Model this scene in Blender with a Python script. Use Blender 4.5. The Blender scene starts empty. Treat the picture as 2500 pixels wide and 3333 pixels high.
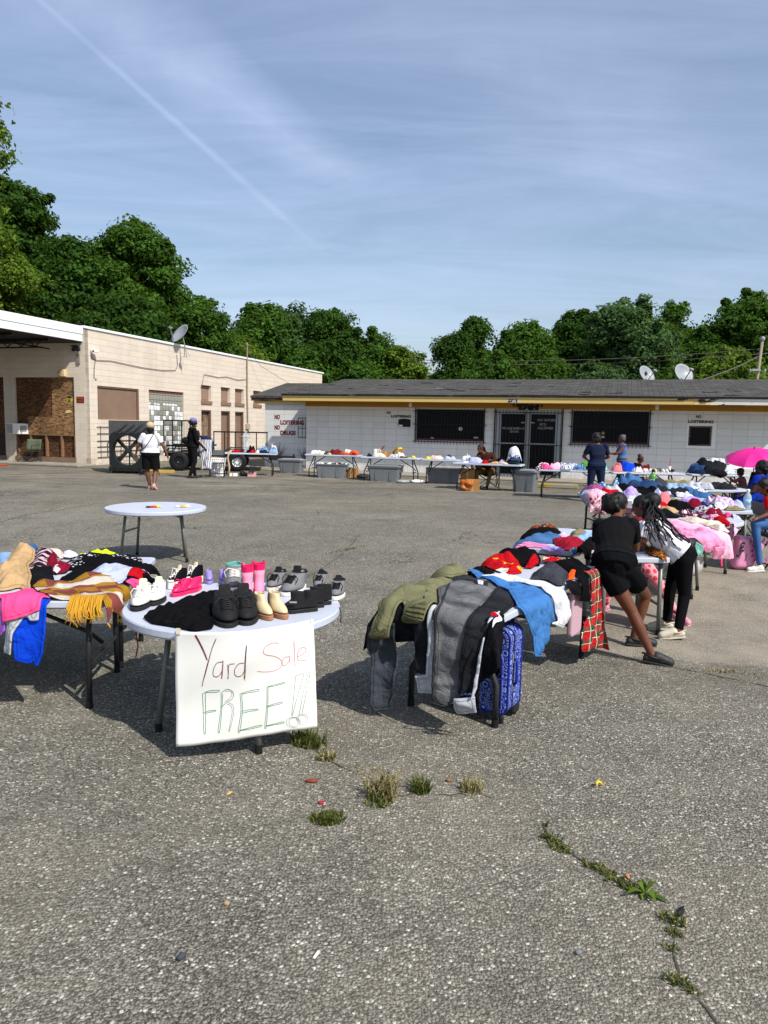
import bpy, bmesh, math, random
import numpy as np
from mathutils import Vector, Matrix, Quaternion, noise as mnoise
rad = math.radians
C = bpy.context.scene.collection
SC = bpy.context.scene
PI = math.pi

# ---------------------------------------------------------------- camera
F, CH = 2407.0, 1.70
cam = bpy.data.cameras.new('camera'); camo = bpy.data.objects.new('camera', cam); C.objects.link(camo)
cam.sensor_fit = 'VERTICAL'; cam.sensor_height = 36.0; cam.sensor_width = 27.0
cam.lens = F / 3333.0 * 36.0
cam.clip_start = 0.05; cam.clip_end = 3000
ROT = (Matrix.Rotation(rad(90 - 6.62), 3, 'X') @ Matrix.Rotation(rad(1.175), 3, 'Z'))
camo.matrix_world = Matrix.Translation((0, 0, CH)) @ ROT.to_4x4()
SC.camera = camo

# ---------------------------------------------------------------- sun, sky, exposure
SUN_EL, SUN_AZ = rad(47), rad(44)            # azimuth from straight behind the camera towards the right
sdir = Vector((math.cos(SUN_EL) * math.sin(SUN_AZ), -math.cos(SUN_EL) * math.cos(SUN_AZ), math.sin(SUN_EL)))
sl = bpy.data.lights.new('sun', 'SUN'); sl.energy = 4.6; sl.angle = rad(0.5); sl.color = (1, .95, .87)
so = bpy.data.objects.new('sun', sl); C.objects.link(so)
so.rotation_euler = sdir.to_track_quat('Z', 'Y').to_euler(); so.location = (20, -20, 30)
SC.view_settings.view_transform = 'Standard'; SC.view_settings.look = 'None'
SC.view_settings.exposure = 0.30; SC.view_settings.gamma = 1.0

def ray(x, y):
    return ROT @ Vector(((x - 1250) / F, -(y - 1666.5) / F, -1))
def G(x, y, z=0.0):
    d = ray(x, y); return Vector((0, 0, CH)) + d * ((z - CH) / d.z)
def AY(x, y, Y):
    d = ray(x, y); return Vector((0, 0, CH)) + d * (Y / d.y)

W = bpy.data.worlds.new('World'); SC.world = W; W.use_nodes = True
class NT:
    """small helper round a node tree"""
    def __init__(s, nt): s.nt = nt; s.n = nt.nodes; s.l = nt.links
    def new(s, t, **k):
        n = s.n.new(t)
        for a, b in k.items():
            if a == 'op': n.operation = b
            else: setattr(n, a, b)
        return n
    def set(s, node, key, v):
        if hasattr(v, 'is_output') or isinstance(v, bpy.types.NodeSocket): s.l.new(v, node.inputs[key])
        elif v is not None: node.inputs[key].default_value = v
    def math(s, op, a, b=None, c=None, clamp=False):
        n = s.n.new('ShaderNodeMath'); n.operation = op; n.use_clamp = clamp
        for i, v in enumerate((a, b, c)):
            if v is not None: s.set(n, i, v)
        return n.outputs[0]
    def vmath(s, op, a, b=None, out=0):
        n = s.n.new('ShaderNodeVectorMath'); n.operation = op
        s.set(n, 0, a)
        if b is not None: s.set(n, 3 if op == 'SCALE' else 1, b)
        return n.outputs[out]
    def mix(s, f, a, b, mode='MIX'):
        n = s.n.new('ShaderNodeMix'); n.data_type = 'RGBA'; n.blend_type = mode; n.clamp_factor = True
        s.set(n, 0, f); s.set(n, 6, a); s.set(n, 7, b); return n.outputs[2]
    def ramp(s, f, stops, interp='LINEAR'):
        n = s.n.new('ShaderNodeValToRGB'); s.set(n, 0, f); r = n.color_ramp; r.interpolation = interp
        while len(r.elements) < len(stops): r.elements.new(0.5)
        for e, (p, c) in zip(r.elements, stops):
            e.position = p; e.color = c if len(c) == 4 else (*c, 1)
        return n.outputs[0]
    def maprange(s, v, a, b, c=0.0, d=1.0):
        n = s.n.new('ShaderNodeMapRange'); s.set(n, 0, v)
        for i, q in zip((1, 2, 3, 4), (a, b, c, d)): n.inputs[i].default_value = q
        return n.outputs[0]
    def noise(s, vec, scale, detail=4, rough=.5, dist=0.0, out=0):
        n = s.n.new('ShaderNodeTexNoise'); s.set(n, 'Vector', vec); n.inputs['Scale'].default_value = scale
        n.inputs['Detail'].default_value = detail; n.inputs['Roughness'].default_value = rough; n.inputs['Distortion'].default_value = dist
        return n.outputs[out]
    def vor(s, vec, scale, feature='F1', out=0, rnd=1.0):
        n = s.n.new('ShaderNodeTexVoronoi'); n.feature = feature; s.set(n, 'Vector', vec); n.inputs['Scale'].default_value = scale
        n.inputs['Randomness'].default_value = rnd
        return n.outputs[out]
    def mapping(s, vec, loc=(0, 0, 0), rot=(0, 0, 0), sc=(1, 1, 1)):
        n = s.n.new('ShaderNodeMapping'); s.set(n, 'Vector', vec)
        n.inputs['Location'].default_value = loc; n.inputs['Rotation'].default_value = rot; n.inputs['Scale'].default_value = sc
        return n.outputs[0]
    def bump(s, h, strength=.3, dist=.01, nrm=None):
        n = s.n.new('ShaderNodeBump'); s.set(n, 'Height', h); n.inputs['Strength'].default_value = strength
        n.inputs['Distance'].default_value = dist
        if nrm is not None: s.l.new(nrm, n.inputs['Normal'])
        return n.outputs[0]
    def xyz(s, v):
        n = s.n.new('ShaderNodeSeparateXYZ'); s.l.new(v, n.inputs[0]); return n.outputs
    def comb(s, x, y, z):
        n = s.n.new('ShaderNodeCombineXYZ')
        for i, v in enumerate((x, y, z)): s.set(n, i, v)
        return n.outputs[0]

t = NT(W.node_tree); t.n.clear()
sky = t.new('ShaderNodeTexSky'); sky.sky_type = 'NISHITA'; sky.sun_disc = False
sky.sun_elevation = SUN_EL; sky.sun_rotation = math.atan2(sdir.x, sdir.y)
sky.air_density = 1.15; sky.dust_density = 1.6; sky.ozone_density = 2.2; sky.altitude = 50
dirv = t.new('ShaderNodeTexCoord').outputs['Generated']
dx, dy, dz = t.xyz(dirv)
# thin high cloud: noise on a plane far above (x/z, y/z), so it runs to the horizon as real cirrus does
zz = t.math('ADD', t.math('MAXIMUM', dz, 0.0), .12)
plane = t.comb(t.math('DIVIDE', dx, zz), t.math('DIVIDE', dy, zz), 0.0)
st = t.mapping(plane, rot=(0, 0, rad(38)), sc=(.55, 2.0, 1))
c1 = t.noise(st, 1.3, 9, .66, .9)
c2 = t.noise(t.mapping(plane, loc=(3.1, 1.7, 0), rot=(0, 0, rad(-18)), sc=(.5, .9, 1)), .9, 9, .64, .8)
cov = t.math('MULTIPLY', t.math('ADD', t.maprange(c1, .40, .75), t.maprange(c2, .38, .78)), .5)
cov = t.math('MULTIPLY', cov, t.maprange(dz, 0.0, .12))
def streak(p, q, w0, w1, soft):
    """a straight trail lying along the great circle through two directions"""
    a = ray(*p).normalized(); b = ray(*q).normalized(); n = a.cross(b).normalized()
    tl = (b - a * a.dot(b)).normalized(); L = a.angle(b)
    along = t.math('ARCTAN2', t.vmath('DOT_PRODUCT', dirv, tuple(tl), 1), t.vmath('DOT_PRODUCT', dirv, tuple(a), 1))
    off = t.vmath('DOT_PRODUCT', dirv, tuple(n), 1)
    wob = t.math('MULTIPLY', t.math('SUBTRACT', t.noise(dirv, 9.0, 4), .5), soft)
    off = t.math('ABSOLUTE', t.math('ADD', off, wob))
    wid = t.maprange(along, 0.0, L, w0, w1)
    m = t.math('SUBTRACT', 1.0, t.math('DIVIDE', off, wid), clamp=True)
    m = t.math('POWER', m, .9)
    ends = t.math('MULTIPLY', t.maprange(along, -.25, .1), t.maprange(along, L * 1.05, L * .75))
    return t.math('MULTIPLY', m, ends)
tr1 = streak((150, 20), (1060, 830), .0042, .007, .004)
tr2 = streak((300, 30), (1180, 590), .075, .02, .03)
tr3 = streak((1500, 150), (2330, 560), .10, .10, .10)
texn = t.maprange(t.noise(dirv, 16, 4), .25, .7, .45, 1.0)
trl = t.math('ADD', t.math('MULTIPLY', tr1, .17), t.math('ADD', t.math('MULTIPLY', tr2, .26), t.math('MULTIPLY', tr3, .12)))
cov = t.math('ADD', t.math('MULTIPLY', cov, .38), t.math('MULTIPLY', trl, texn), clamp=True)
cov = t.math('ADD', t.math('MULTIPLY', cov, .95), .11, clamp=True)
skyc = t.mix(cov, sky.outputs[0], (6.6, 7.6, 10.4, 1))
bg = t.new('ShaderNodeBackground'); t.l.new(skyc, bg.inputs[0]); bg.inputs[1].default_value = .105
wo = t.new('ShaderNodeOutputWorld'); t.l.new(bg.outputs[0], wo.inputs[0])

# ---------------------------------------------------------------- materials
def lin(h):
    h = h.lstrip('#'); v = [int(h[i:i + 2], 16) / 255 for i in (0, 2, 4)]
    return tuple(c / 12.92 if c <= .04045 else ((c + .055) / 1.055) ** 2.4 for c in v)
def c4(c): return (*(lin(c) if isinstance(c, str) else c), 1)
_mats = {}
def newmat(name):
    m = bpy.data.materials.new(name); m.use_nodes = True
    t = NT(m.node_tree); b = m.node_tree.nodes['Principled BSDF']; b.inputs['Specular IOR Level'].default_value = .3
    return m, t, b
def ocoord(t): return t.new('ShaderNodeTexCoord').outputs['Object']
def plain(name, col, rough=.6, var=.12, vs=6.0, bump=0.0, bs=60.0, metal=0.0, spec=.3, dirt=0.0):
    """painted metal, plastic, skin...: one colour with slight uneven wear"""
    if name in _mats: return _mats[name]
    m, t, b = newmat(name); o = ocoord(t); c = c4(col)
    n = t.noise(o, vs, 5, .6)
    lo = tuple(x * (1 - var) for x in c[:3]) + (1,); hi = tuple(min(1, x * (1 + var)) for x in c[:3]) + (1,)
    col_ = t.mix(t.maprange(n, .3, .7), lo, hi)
    if dirt:
        col_ = t.mix(t.math('MULTIPLY', t.maprange(t.noise(o, vs * .6, 8, .7), .5, .75), dirt), col_, c4('#6b6154'))
    t.l.new(col_, b.inputs['Base Color'])
    t.set(b, 'Roughness', t.maprange(t.noise(o, vs * 2, 3), .3, .7, max(0, rough - .08), min(1, rough + .08)))
    b.inputs['Metallic'].default_value = metal; b.inputs['Specular IOR Level'].default_value = spec
    if bump: t.l.new(t.bump(t.noise(o, bs, 4, .6), bump, .004), b.inputs['Normal'])
    _mats[name] = m; return m
def fabric(name, col, kind='plain', col2='#ffffff', sc=1.0, col3=None, var=.10):
    """cloth: woven grain, soft sheen and a printed / knitted pattern where the garment has one"""
    if name in _mats: return _mats[name]
    m, t, b = newmat(name); uv = t.new('ShaderNodeTexCoord').outputs['UV']; a = c4(col); bb = c4(col2)
    n = t.noise(uv, 9, 5, .6)
    x, y, z = t.xyz(uv)
    if kind == 'plain': base = a
    elif kind == 'stripe':
        base = t.mix(t.math('GREATER_THAN', t.math('SINE', t.math('MULTIPLY', y, 2 * PI * sc)), .1), a, bb)
    elif kind == 'vstripe':
        base = t.mix(t.math('GREATER_THAN', t.math('SINE', t.math('MULTIPLY', x, 2 * PI * sc)), .75), a, bb)
    elif kind == 'print':
        v = t.vor(uv, sc, 'F1'); w = t.vor(uv, sc, 'F1', 1)
        k = t.xyz(w)[0]
        base = t.mix(t.math('LESS_THAN', t.math('ADD', v, t.math('MULTIPLY', t.math('SUBTRACT', t.noise(uv, sc * 2.5, 3), .5), .7)), .42), a, t.mix(t.math('GREATER_THAN', k, .5), bb, c4(col3 or col2)))
    elif kind == 'spots':
        v = t.vor(uv, sc, 'F1'); base = t.mix(t.math('LESS_THAN', v, .34), a, bb)
    elif kind == 'leopard':
        v = t.math('ADD', t.vor(uv, sc, 'F1'), t.math('MULTIPLY', t.noise(uv, sc * 2, 2), .25))
        base = t.mix(t.math('MULTIPLY', t.math('GREATER_THAN', v, .42), t.math('LESS_THAN', v, .66)), a, bb)
    elif kind == 'plaid':
        sx = t.math('SINE', t.math('MULTIPLY', x, 2 * PI * sc)); sy = t.math('SINE', t.math('MULTIPLY', y, 2 * PI * sc))
        g = t.math('ADD', t.math('GREATER_THAN', sx, .1), t.math('GREATER_THAN', sy, .1))
        base = t.mix(t.math('MULTIPLY', g, .5), a, bb)
        l = t.math('MAXIMUM', t.math('GREATER_THAN', t.math('SINE', t.math('ADD', t.math('MULTIPLY', x, 2 * PI * sc), .9)), .993),
                   t.math('GREATER_THAN', t.math('SINE', t.math('ADD', t.math('MULTIPLY', y, 2 * PI * sc), .9)), .993))
        base = t.mix(l, base, c4(col3 or '#f3e9cf'))
    elif kind == 'denim':
        base = t.mix(t.maprange(t.noise(t.mapping(uv, sc=(1, .3, 1)), 5, 4), .35, .7), a, bb)
    elif kind == 'blocks':
        ck = t.new('ShaderNodeTexChecker'); t.l.new(uv, ck.inputs[0]); ck.inputs[3].default_value = sc; ck.inputs[1].default_value = a; ck.inputs[2].default_value = bb
        st_ = t.math('GREATER_THAN', t.math('SINE', t.math('MULTIPLY', y, PI * sc * .9)), .72)
        base = t.mix(st_, ck.outputs[0], c4(col3))
    else: base = a
    sh = t.maprange(n, .3, .7, 1 - var, 1 + var)
    base = t.mix(1.0, base, t.comb(sh, sh, sh), 'MULTIPLY'); at = t.new('ShaderNodeAttribute'); at.attribute_name = 'hem'; hm = at.outputs['Fac']
    ln = t.math('MULTIPLY', t.maprange(t.math('ABSOLUTE', t.math('SUBTRACT', hm, .017)), .0035, .0015), .3); base = t.mix(ln, base, tuple(q * .35 for q in a[:3]) + (1,))
    t.l.new(base, b.inputs['Base Color'])
    b.inputs['Roughness'].default_value = .95; b.inputs['Specular IOR Level'].default_value = .03
    weave = t.noise(t.mapping(uv, sc=(1, 1, 1)), 420, 2)
    cw = t.vmath('ADD', uv, t.vmath('SCALE', t.noise(uv, 4, 2, .5, 0, 1), .25)); rg = lambda sc_: t.math('ABSOLUTE', t.math('SUBTRACT', t.noise(t.mapping(cw, sc=(1, .6, 1)), sc_, 3, .5), .5)); crease = t.math('ADD', t.math('MULTIPLY', rg(7), 2.2), t.math('MULTIPLY', rg(17), 1.3))
    h = t.math('SUBTRACT', t.math('ADD', t.math('MULTIPLY', weave, .12), crease), ln)
    if kind in ('denim',): h = t.math('ADD', h, t.math('MULTIPLY', t.noise(uv, 160, 2), .25))
    if kind in ('blocks', 'rib'): h = t.math('ADD', h, t.math('MULTIPLY', t.math('SINE', t.math('MULTIPLY', x, 900)), .35))
    t.l.new(t.bump(h, .75, .022), b.inputs['Normal'])
    _mats[name] = m; return m
def glassy(name, col, rough=.08, alpha=.25):
    m, t, b = newmat(name); b.inputs['Base Color'].default_value = c4(col); b.inputs['Roughness'].default_value = rough
    b.inputs['Alpha'].default_value = alpha; b.inputs['Specular IOR Level'].default_value = .6
    _mats[name] = m; return m

# ---------------------------------------------------------------- objects
def tag(o, label=None, cat=None, group=None, kind=None):
    if label: o['label'] = label
    if cat: o['category'] = cat
    if group: o['group'] = group
    if kind: o['kind'] = kind
    return o
def thing(name, label, cat, loc=(0, 0, 0), rz=0.0, group=None):
    o = bpy.data.objects.new(name, None); C.objects.link(o); o.location = loc; o.rotation_euler = (0, 0, rz)
    o.empty_display_size = .1
    return tag(o, label, cat, group)
def copy_tree(o, parent=None):
    c = o.copy(); C.objects.link(c)
    if parent is not None: c.parent = parent
    for ch in list(o.children): copy_tree(ch, c)
    return c

class MB:
    """collects shapes and links them as one mesh object"""
    def __init__(s): s.v = []; s.f = []; s.uv = None
    def add(s, vs, fs):
        k = len(s.v); s.v += [tuple(p) for p in vs]; s.f += [tuple(i + k for i in f) for f in fs]; return s
    def box(s, c, d, M=None):
        x, y, z = (q / 2 for q in d)
        vs = [Vector((a * x, b * y, e * z)) for a in (-1, 1) for b in (-1, 1) for e in (-1, 1)]
        if M is not None: vs = [M @ p for p in vs]
        vs = [p + Vector(c) for p in vs]
        return s.add(vs, [(0, 1, 3, 2), (4, 6, 7, 5), (0, 4, 5, 1), (2, 3, 7, 6), (0, 2, 6, 4), (1, 5, 7, 3)])
    def span(s, a, b):
        return s.box([(p + q) / 2 for p, q in zip(a, b)], [abs(q - p) for p, q in zip(a, b)])
    def tube(s, pts, r, n=8, caps=True):
        pts = [Vector(p) for p in pts]; R = r if hasattr(r, '__len__') else [r] * len(pts)
        rings = []; prev = None
        for i, p in enumerate(pts):
            d = (pts[min(i + 1, len(pts) - 1)] - pts[max(i - 1, 0)])
            d = d.normalized() if d.length > 1e-9 else Vector((0, 0, 1))
            if prev is None:
                a = d.orthogonal().normalized()
            else:
                a = prev - d * prev.dot(d)
                a = a.normalized() if a.length > 1e-6 else d.orthogonal().normalized()
            prev = a; b = d.cross(a)
            rings.append([p + (a * math.cos(2 * PI * k / n) + b * math.sin(2 * PI * k / n)) * R[i] for k in range(n)])
        vs = [q for rg in rings for q in rg]; fs = []
        for i in range(len(pts) - 1):
            for k in range(n):
                k2 = (k + 1) % n; fs.append((i * n + k, i * n + k2, (i + 1) * n + k2, (i + 1) * n + k))
        if caps: fs.append(tuple(reversed(range(n)))); fs.append(tuple((len(pts) - 1) * n + k for k in range(n)))
        return s.add(vs, fs)
    def bar(s, p, q, r, n=8): return s.tube([p, q], r, n)
    def beam(s, p, q, w, h):
        p, q = Vector(p), Vector(q); d = q - p; Q = d.to_track_quat('X', 'Z').to_matrix()
        return s.box((p + q) / 2, (d.length, w, h), Q)
    def lathe(s, prof, c=(0, 0, 0), n=24, axis='Z', M=None, caps=True):
        vs = []; fs = []
        for (r, z) in prof:
            for k in range(n):
                a = 2 * PI * k / n; p = Vector((r * math.cos(a), r * math.sin(a), z))
                if axis == 'Y': p = Vector((p.x, p.z, p.y))
                if axis == 'X': p = Vector((p.z, p.x, p.y))
                if M is not None: p = M @ p
                vs.append(p + Vector(c))
        m = len(prof)
        for i in range(m - 1):
            for k in range(n):
                k2 = (k + 1) % n; fs.append((i * n + k, i * n + k2, (i + 1) * n + k2, (i + 1) * n + k))
        if caps and prof[0][0] > 1e-6: fs.append(tuple(reversed(range(n))))
        if caps and prof[-1][0] > 1e-6: fs.append(tuple((m - 1) * n + k for k in range(n)))
        return s.add(vs, fs)
    def ell(s, c, r, n=12, m=8, M=None):
        prof = [(math.sin(PI * i / m), -math.cos(PI * i / m)) for i in range(m + 1)]
        k = len(s.v); s.lathe([(max(a, 1e-4), b) for a, b in prof], n=n)
        for i in range(k, len(s.v)):
            p = Vector(s.v[i]); p = Vector((p.x * r[0], p.y * r[1], p.z * r[2]))
            if M is not None: p = M @ p
            s.v[i] = tuple(p + Vector(c))
        return s
    def prism(s, poly, z0, z1, M=None):
        """outline in x, y raised from z0 to z1; M places it"""
        n = len(poly); vs = [Vector((x, y, z)) for z in (z0, z1) for x, y in poly]
        if M is not None: vs = [M @ p for p in vs]
        fs = [tuple(reversed(range(n))), tuple(range(n, 2 * n))] + [(i, (i + 1) % n, n + (i + 1) % n, n + i) for i in range(n)]
        return s.add(vs, fs)
    def build(s, name, m, parent=None, loc=None, rz=None, smooth=False, bevel=0.0, seg=2, solid=0.0, sub=0, fixn=True):
        me = bpy.data.meshes.new(name); me.from_pydata(s.v, [], s.f)
        if fixn:
            bm = bmesh.new(); bm.from_mesh(me); bmesh.ops.remove_doubles(bm, verts=bm.verts, dist=1e-5)
            bmesh.ops.recalc_face_normals(bm, faces=bm.faces); bm.to_mesh(me); bm.free()
        o = bpy.data.objects.new(name, me); C.objects.link(o)
        if m: me.materials.append(m)
        if parent is not None: o.parent = parent
        if loc is not None: o.location = loc
        if rz is not None: o.rotation_euler = (0, 0, rz)
        if smooth:
            for p in me.polygons: p.use_smooth = True
        if solid:
            k = o.modifiers.new('thick', 'SOLIDIFY'); k.thickness = solid; k.offset = 0
        if bevel:
            k = o.modifiers.new('bevel', 'BEVEL'); k.width = bevel; k.segments = seg; k.limit_method = 'ANGLE'; k.angle_limit = rad(40)
        if sub:
            k = o.modifiers.new('sub', 'SUBSURF'); k.levels = sub; k.render_levels = sub
        return o
def place(o, loc, rz=0.0):
    o.location = loc; o.rotation_euler = (0, 0, rz); return o
def text_mesh(body, size, depth=.004, bold=0.0, spacing=1.0, sx=1.0):
    cu = bpy.data.curves.new('txt', 'FONT'); cu.body = body; cu.size = size; cu.extrude = depth; cu.offset = bold; cu.space_character = spacing
    ob = bpy.data.objects.new('txt', cu); C.objects.link(ob)
    dg = bpy.context.evaluated_depsgraph_get()
    me = bpy.data.meshes.new_from_object(ob.evaluated_get(dg)); bpy.data.objects.remove(ob); bpy.data.curves.remove(cu)
    if sx != 1.0:
        for v in me.vertices: v.co.x *= sx
    return me
def lettering(name, body, h, m, parent, origin, xdir, width=None, bold=0.0, depth=.004, zrot=None):
    """upright text: left end of the base line at origin, running along xdir, capital height h"""
    me = text_mesh(body, h / .70, depth, bold)
    xs = [v.co.x for v in me.vertices]; x0 = min(xs)
    sx = (width / (max(xs) - x0)) if width else 1.0
    for v in me.vertices: v.co.x = (v.co.x - x0) * sx
    o = bpy.data.objects.new(name, me); C.objects.link(o); me.name = name; me.materials.append(m)
    xd = Vector(xdir).normalized(); zd = Vector((0, 0, 1)); nd = xd.cross(zd)
    M = Matrix((xd, zd, nd)).transposed().to_4x4(); M.translation = Vector(origin)
    o.matrix_local = M
    if parent is not None: o.parent = parent
    return o

M_blackmetal = plain('black_metal', '#1b1b1c', .45, .2, metal=.3)
M_charcoal = plain('charcoal_metal', '#2a2b2c', .45, .15, metal=.2)
M_greyleg = plain('grey_metal', '#73756f', .45, .12, metal=.3)
M_wplastic = plain('white_plastic', '#b6bcc9', .45, .04, 3, .08, 300, dirt=.12)
M_totegrey = plain('grey_plastic', '#6d7074', .5, .08, 4)
M_white = plain('white_paint', '#e4e4e2', .5, .06, 3)
M_steel = plain('galvanised_steel', '#9a9da0', .4, .15, metal=.5)
M_black = plain('black_rubber', '#101011', .7, .2)
M_card = plain('cardboard', '#9c7344', .85, .12, 8)
# ================================================================ THE SETTING
def ground_material():
    m, t, b = newmat('asphalt'); o = ocoord(t)
    # stones set in old tar: every stone its own tone
    ow = t.vmath('ADD', o, t.vmath('SCALE', t.noise(o, 55, 2, .5, 0, 1), .012)); d1 = t.vor(ow, 76, 'F1', 0); k1 = t.xyz(t.vor(ow, 76, 'F1', 1))
    d2 = t.vor(o, 150, 'F1', 0); k2 = t.xyz(t.vor(o, 150, 'F1', 1))
    stone = t.ramp(k1[0], [(0, lin('#504d46')), (.2, lin('#6b685f')), (.6, lin('#807d72')), (.88, lin('#989588')), (1, lin('#cdc9bc'))])
    stone2 = t.ramp(k2[1], [(0, lin('#49463f')), (.5, lin('#6f6b61')), (1, lin('#a19d91'))])
    tar = c4('#413f39')
    col = t.mix(t.maprange(d1, .46, .66), stone, tar)
    col = t.mix(t.math('MULTIPLY', t.maprange(d1, .42, .56), t.maprange(d2, .6, .4)), col, stone2)
    warm = t.noise(o, .45, 5, .6)
    col = t.mix(t.maprange(warm, .42, .72, 0, .42), col, c4('#978d7c'))
    mid = t.noise(o, 3.1, 5, .65)
    sh = t.maprange(mid, .25, .75, .80, 1.16); col = t.mix(1.0, col, t.comb(sh, sh, sh), 'MULTIPLY')
    # oil and damp stains, wider than deep as they lie on the lot
    st = t.noise(t.mapping(o, loc=(4, 7, 0), sc=(.5, 1.2, 1)), .62, 6, .62, .6)
    col = t.mix(t.maprange(st, .60, .74, 0, .5), col, c4('#46403a'))
    x, y, z = t.xyz(o)
    far = t.maprange(y, 13, 22)
    st2 = t.noise(t.mapping(o, sc=(.35, 1.3, 1)), 1.1, 6, .7, 1.2)
    col = t.mix(t.math('MULTIPLY', far, t.maprange(st2, .46, .62, 0, .8)), col, c4('#5a5145'))
    pale = t.noise(t.mapping(o, loc=(9, 3, 0), sc=(.3, 1.1, 1)), .8, 6, .7, 1.0)
    col = t.mix(t.math('MULTIPLY', far, t.maprange(pale, .52, .70, 0, .6)), col, c4('#a79b86'))
    # smoother repair strip left of the middle
    py = t.math('SUBTRACT', y, t.math('ADD', t.math('MULTIPLY', x, .10), 8.2))
    patch = t.math('MULTIPLY', t.maprange(t.math('ABSOLUTE', t.math('ADD', py, t.math('MULTIPLY', t.noise(o, 2, 3), .5))), .75, .68), t.maprange(x, -.6, -.9))
    col = t.mix(t.math('MULTIPLY', patch, .45), col, c4('#5a5854'))
    ln_ = t.math('SUBTRACT', y, t.math('ADD', t.math('MULTIPLY', x, -.21), 5.83)); ln_ = t.math('ADD', ln_, t.math('MULTIPLY', t.math('SUBTRACT', t.noise(o, 1.1, 5, .7), .5), .35))
    slab = t.math('MULTIPLY', t.math('MULTIPLY', t.maprange(ln_, 0, .06), t.maprange(y, 12, 8.5)), t.maprange(x, .9, 1.8))
    col = t.mix(t.math('MULTIPLY', slab, t.maprange(t.noise(o, 2.2, 5, .65), .3, .65, .1, .75)), col, c4('#a3998a'))
    big = t.maprange(t.noise(o, .28, 4, .6), .32, .68, .84, 1.10); col = t.mix(1.0, col, t.comb(big, big, big), 'MULTIPLY')
    # hairline cracks
    w = t.vmath('ADD', o, t.vmath('SCALE', t.noise(o, 1.3, 4, .6, 0, 1), .9))
    e = t.vor(t.mapping(w, sc=(.34, .26, 1)), 1.0, 'DISTANCE_TO_EDGE')
    ck = t.math('MULTIPLY', t.maprange(e, .0055, .0025), t.math('MULTIPLY', t.maprange(y, 6, 8), t.maprange(t.noise(o, .5, 3), .45, .6)))
    col = t.mix(t.math('MULTIPLY', ck, .8), col, c4('#2c2a25'))
    t.l.new(col, b.inputs['Base Color']); b.inputs['Roughness'].default_value = .9; b.inputs['Specular IOR Level'].default_value = .15
    h = t.math('ADD', t.math('MULTIPLY', t.maprange(d1, .62, .12), 1.0), t.math('MULTIPLY', t.maprange(d2, .6, .1), .45))
    h = t.math('ADD', h, t.math('MULTIPLY', k1[1], .8))
    h = t.math('SUBTRACT', h, t.math('MULTIPLY', ck, 2))
    t.l.new(t.bump(h, .85, .0055), b.inputs['Normal'])
    return m
mb = MB()
xs = [-700, -60, -15, 0, 15, 60, 700]; ys = [-60, -5, 5, 15, 30, 80, 700, 1500]
mb.v = [(x, y, 0) for y in ys for x in xs]
mb.f = [(j * 7 + i, j * 7 + i + 1, (j + 1) * 7 + i + 1, (j + 1) * 7 + i) for j in range(7) for i in range(6)]
tag(mb.build('ground', ground_material()), kind='structure')

A_SITE = rad(-17.6)
def wall_panel(mb, x0, x1, z0, z1, holes, th, M=None):
    """wall in x, z with front face at y = 0, back at y = th; holes = (x0, x1, z0, z1) with reveals"""
    X = sorted({x0, x1, *[h[0] for h in holes], *[h[1] for h in holes]}); Z = sorted({z0, z1, *[h[2] for h in holes], *[h[3] for h in holes]})
    X = [x for x in X if x0 <= x <= x1]; Z = [z for z in Z if z0 <= z <= z1]
    def solid(i, j):
        if not (0 <= i < len(X) - 1 and 0 <= j < len(Z) - 1): return False
        cx, cz = (X[i] + X[i + 1]) / 2, (Z[j] + Z[j + 1]) / 2
        return not any(h[0] < cx < h[1] and h[2] < cz < h[3] for h in holes)
    tf = (lambda p: M @ Vector(p)) if M is not None else Vector
    def q(*p): mb.add([tf(a) for a in p], [(0, 1, 2, 3)])
    for i in range(len(X) - 1):
        for j in range(len(Z) - 1):
            if not solid(i, j): continue
            a, b, c, d = X[i], X[i + 1], Z[j], Z[j + 1]
            q((a, 0, c), (b, 0, c), (b, 0, d), (a, 0, d)); q((b, th, c), (a, th, c), (a, th, d), (b, th, d))
            if not solid(i - 1, j): q((a, th, c), (a, 0, c), (a, 0, d), (a, th, d))
            if not solid(i + 1, j): q((b, 0, c), (b, th, c), (b, th, d), (b, 0, d))
            if not solid(i, j - 1): q((a, th, c), (b, th, c), (b, 0, c), (a, 0, c))
            if not solid(i, j + 1): q((a, 0, d), (b, 0, d), (b, th, d), (a, th, d))
    return mb
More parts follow.
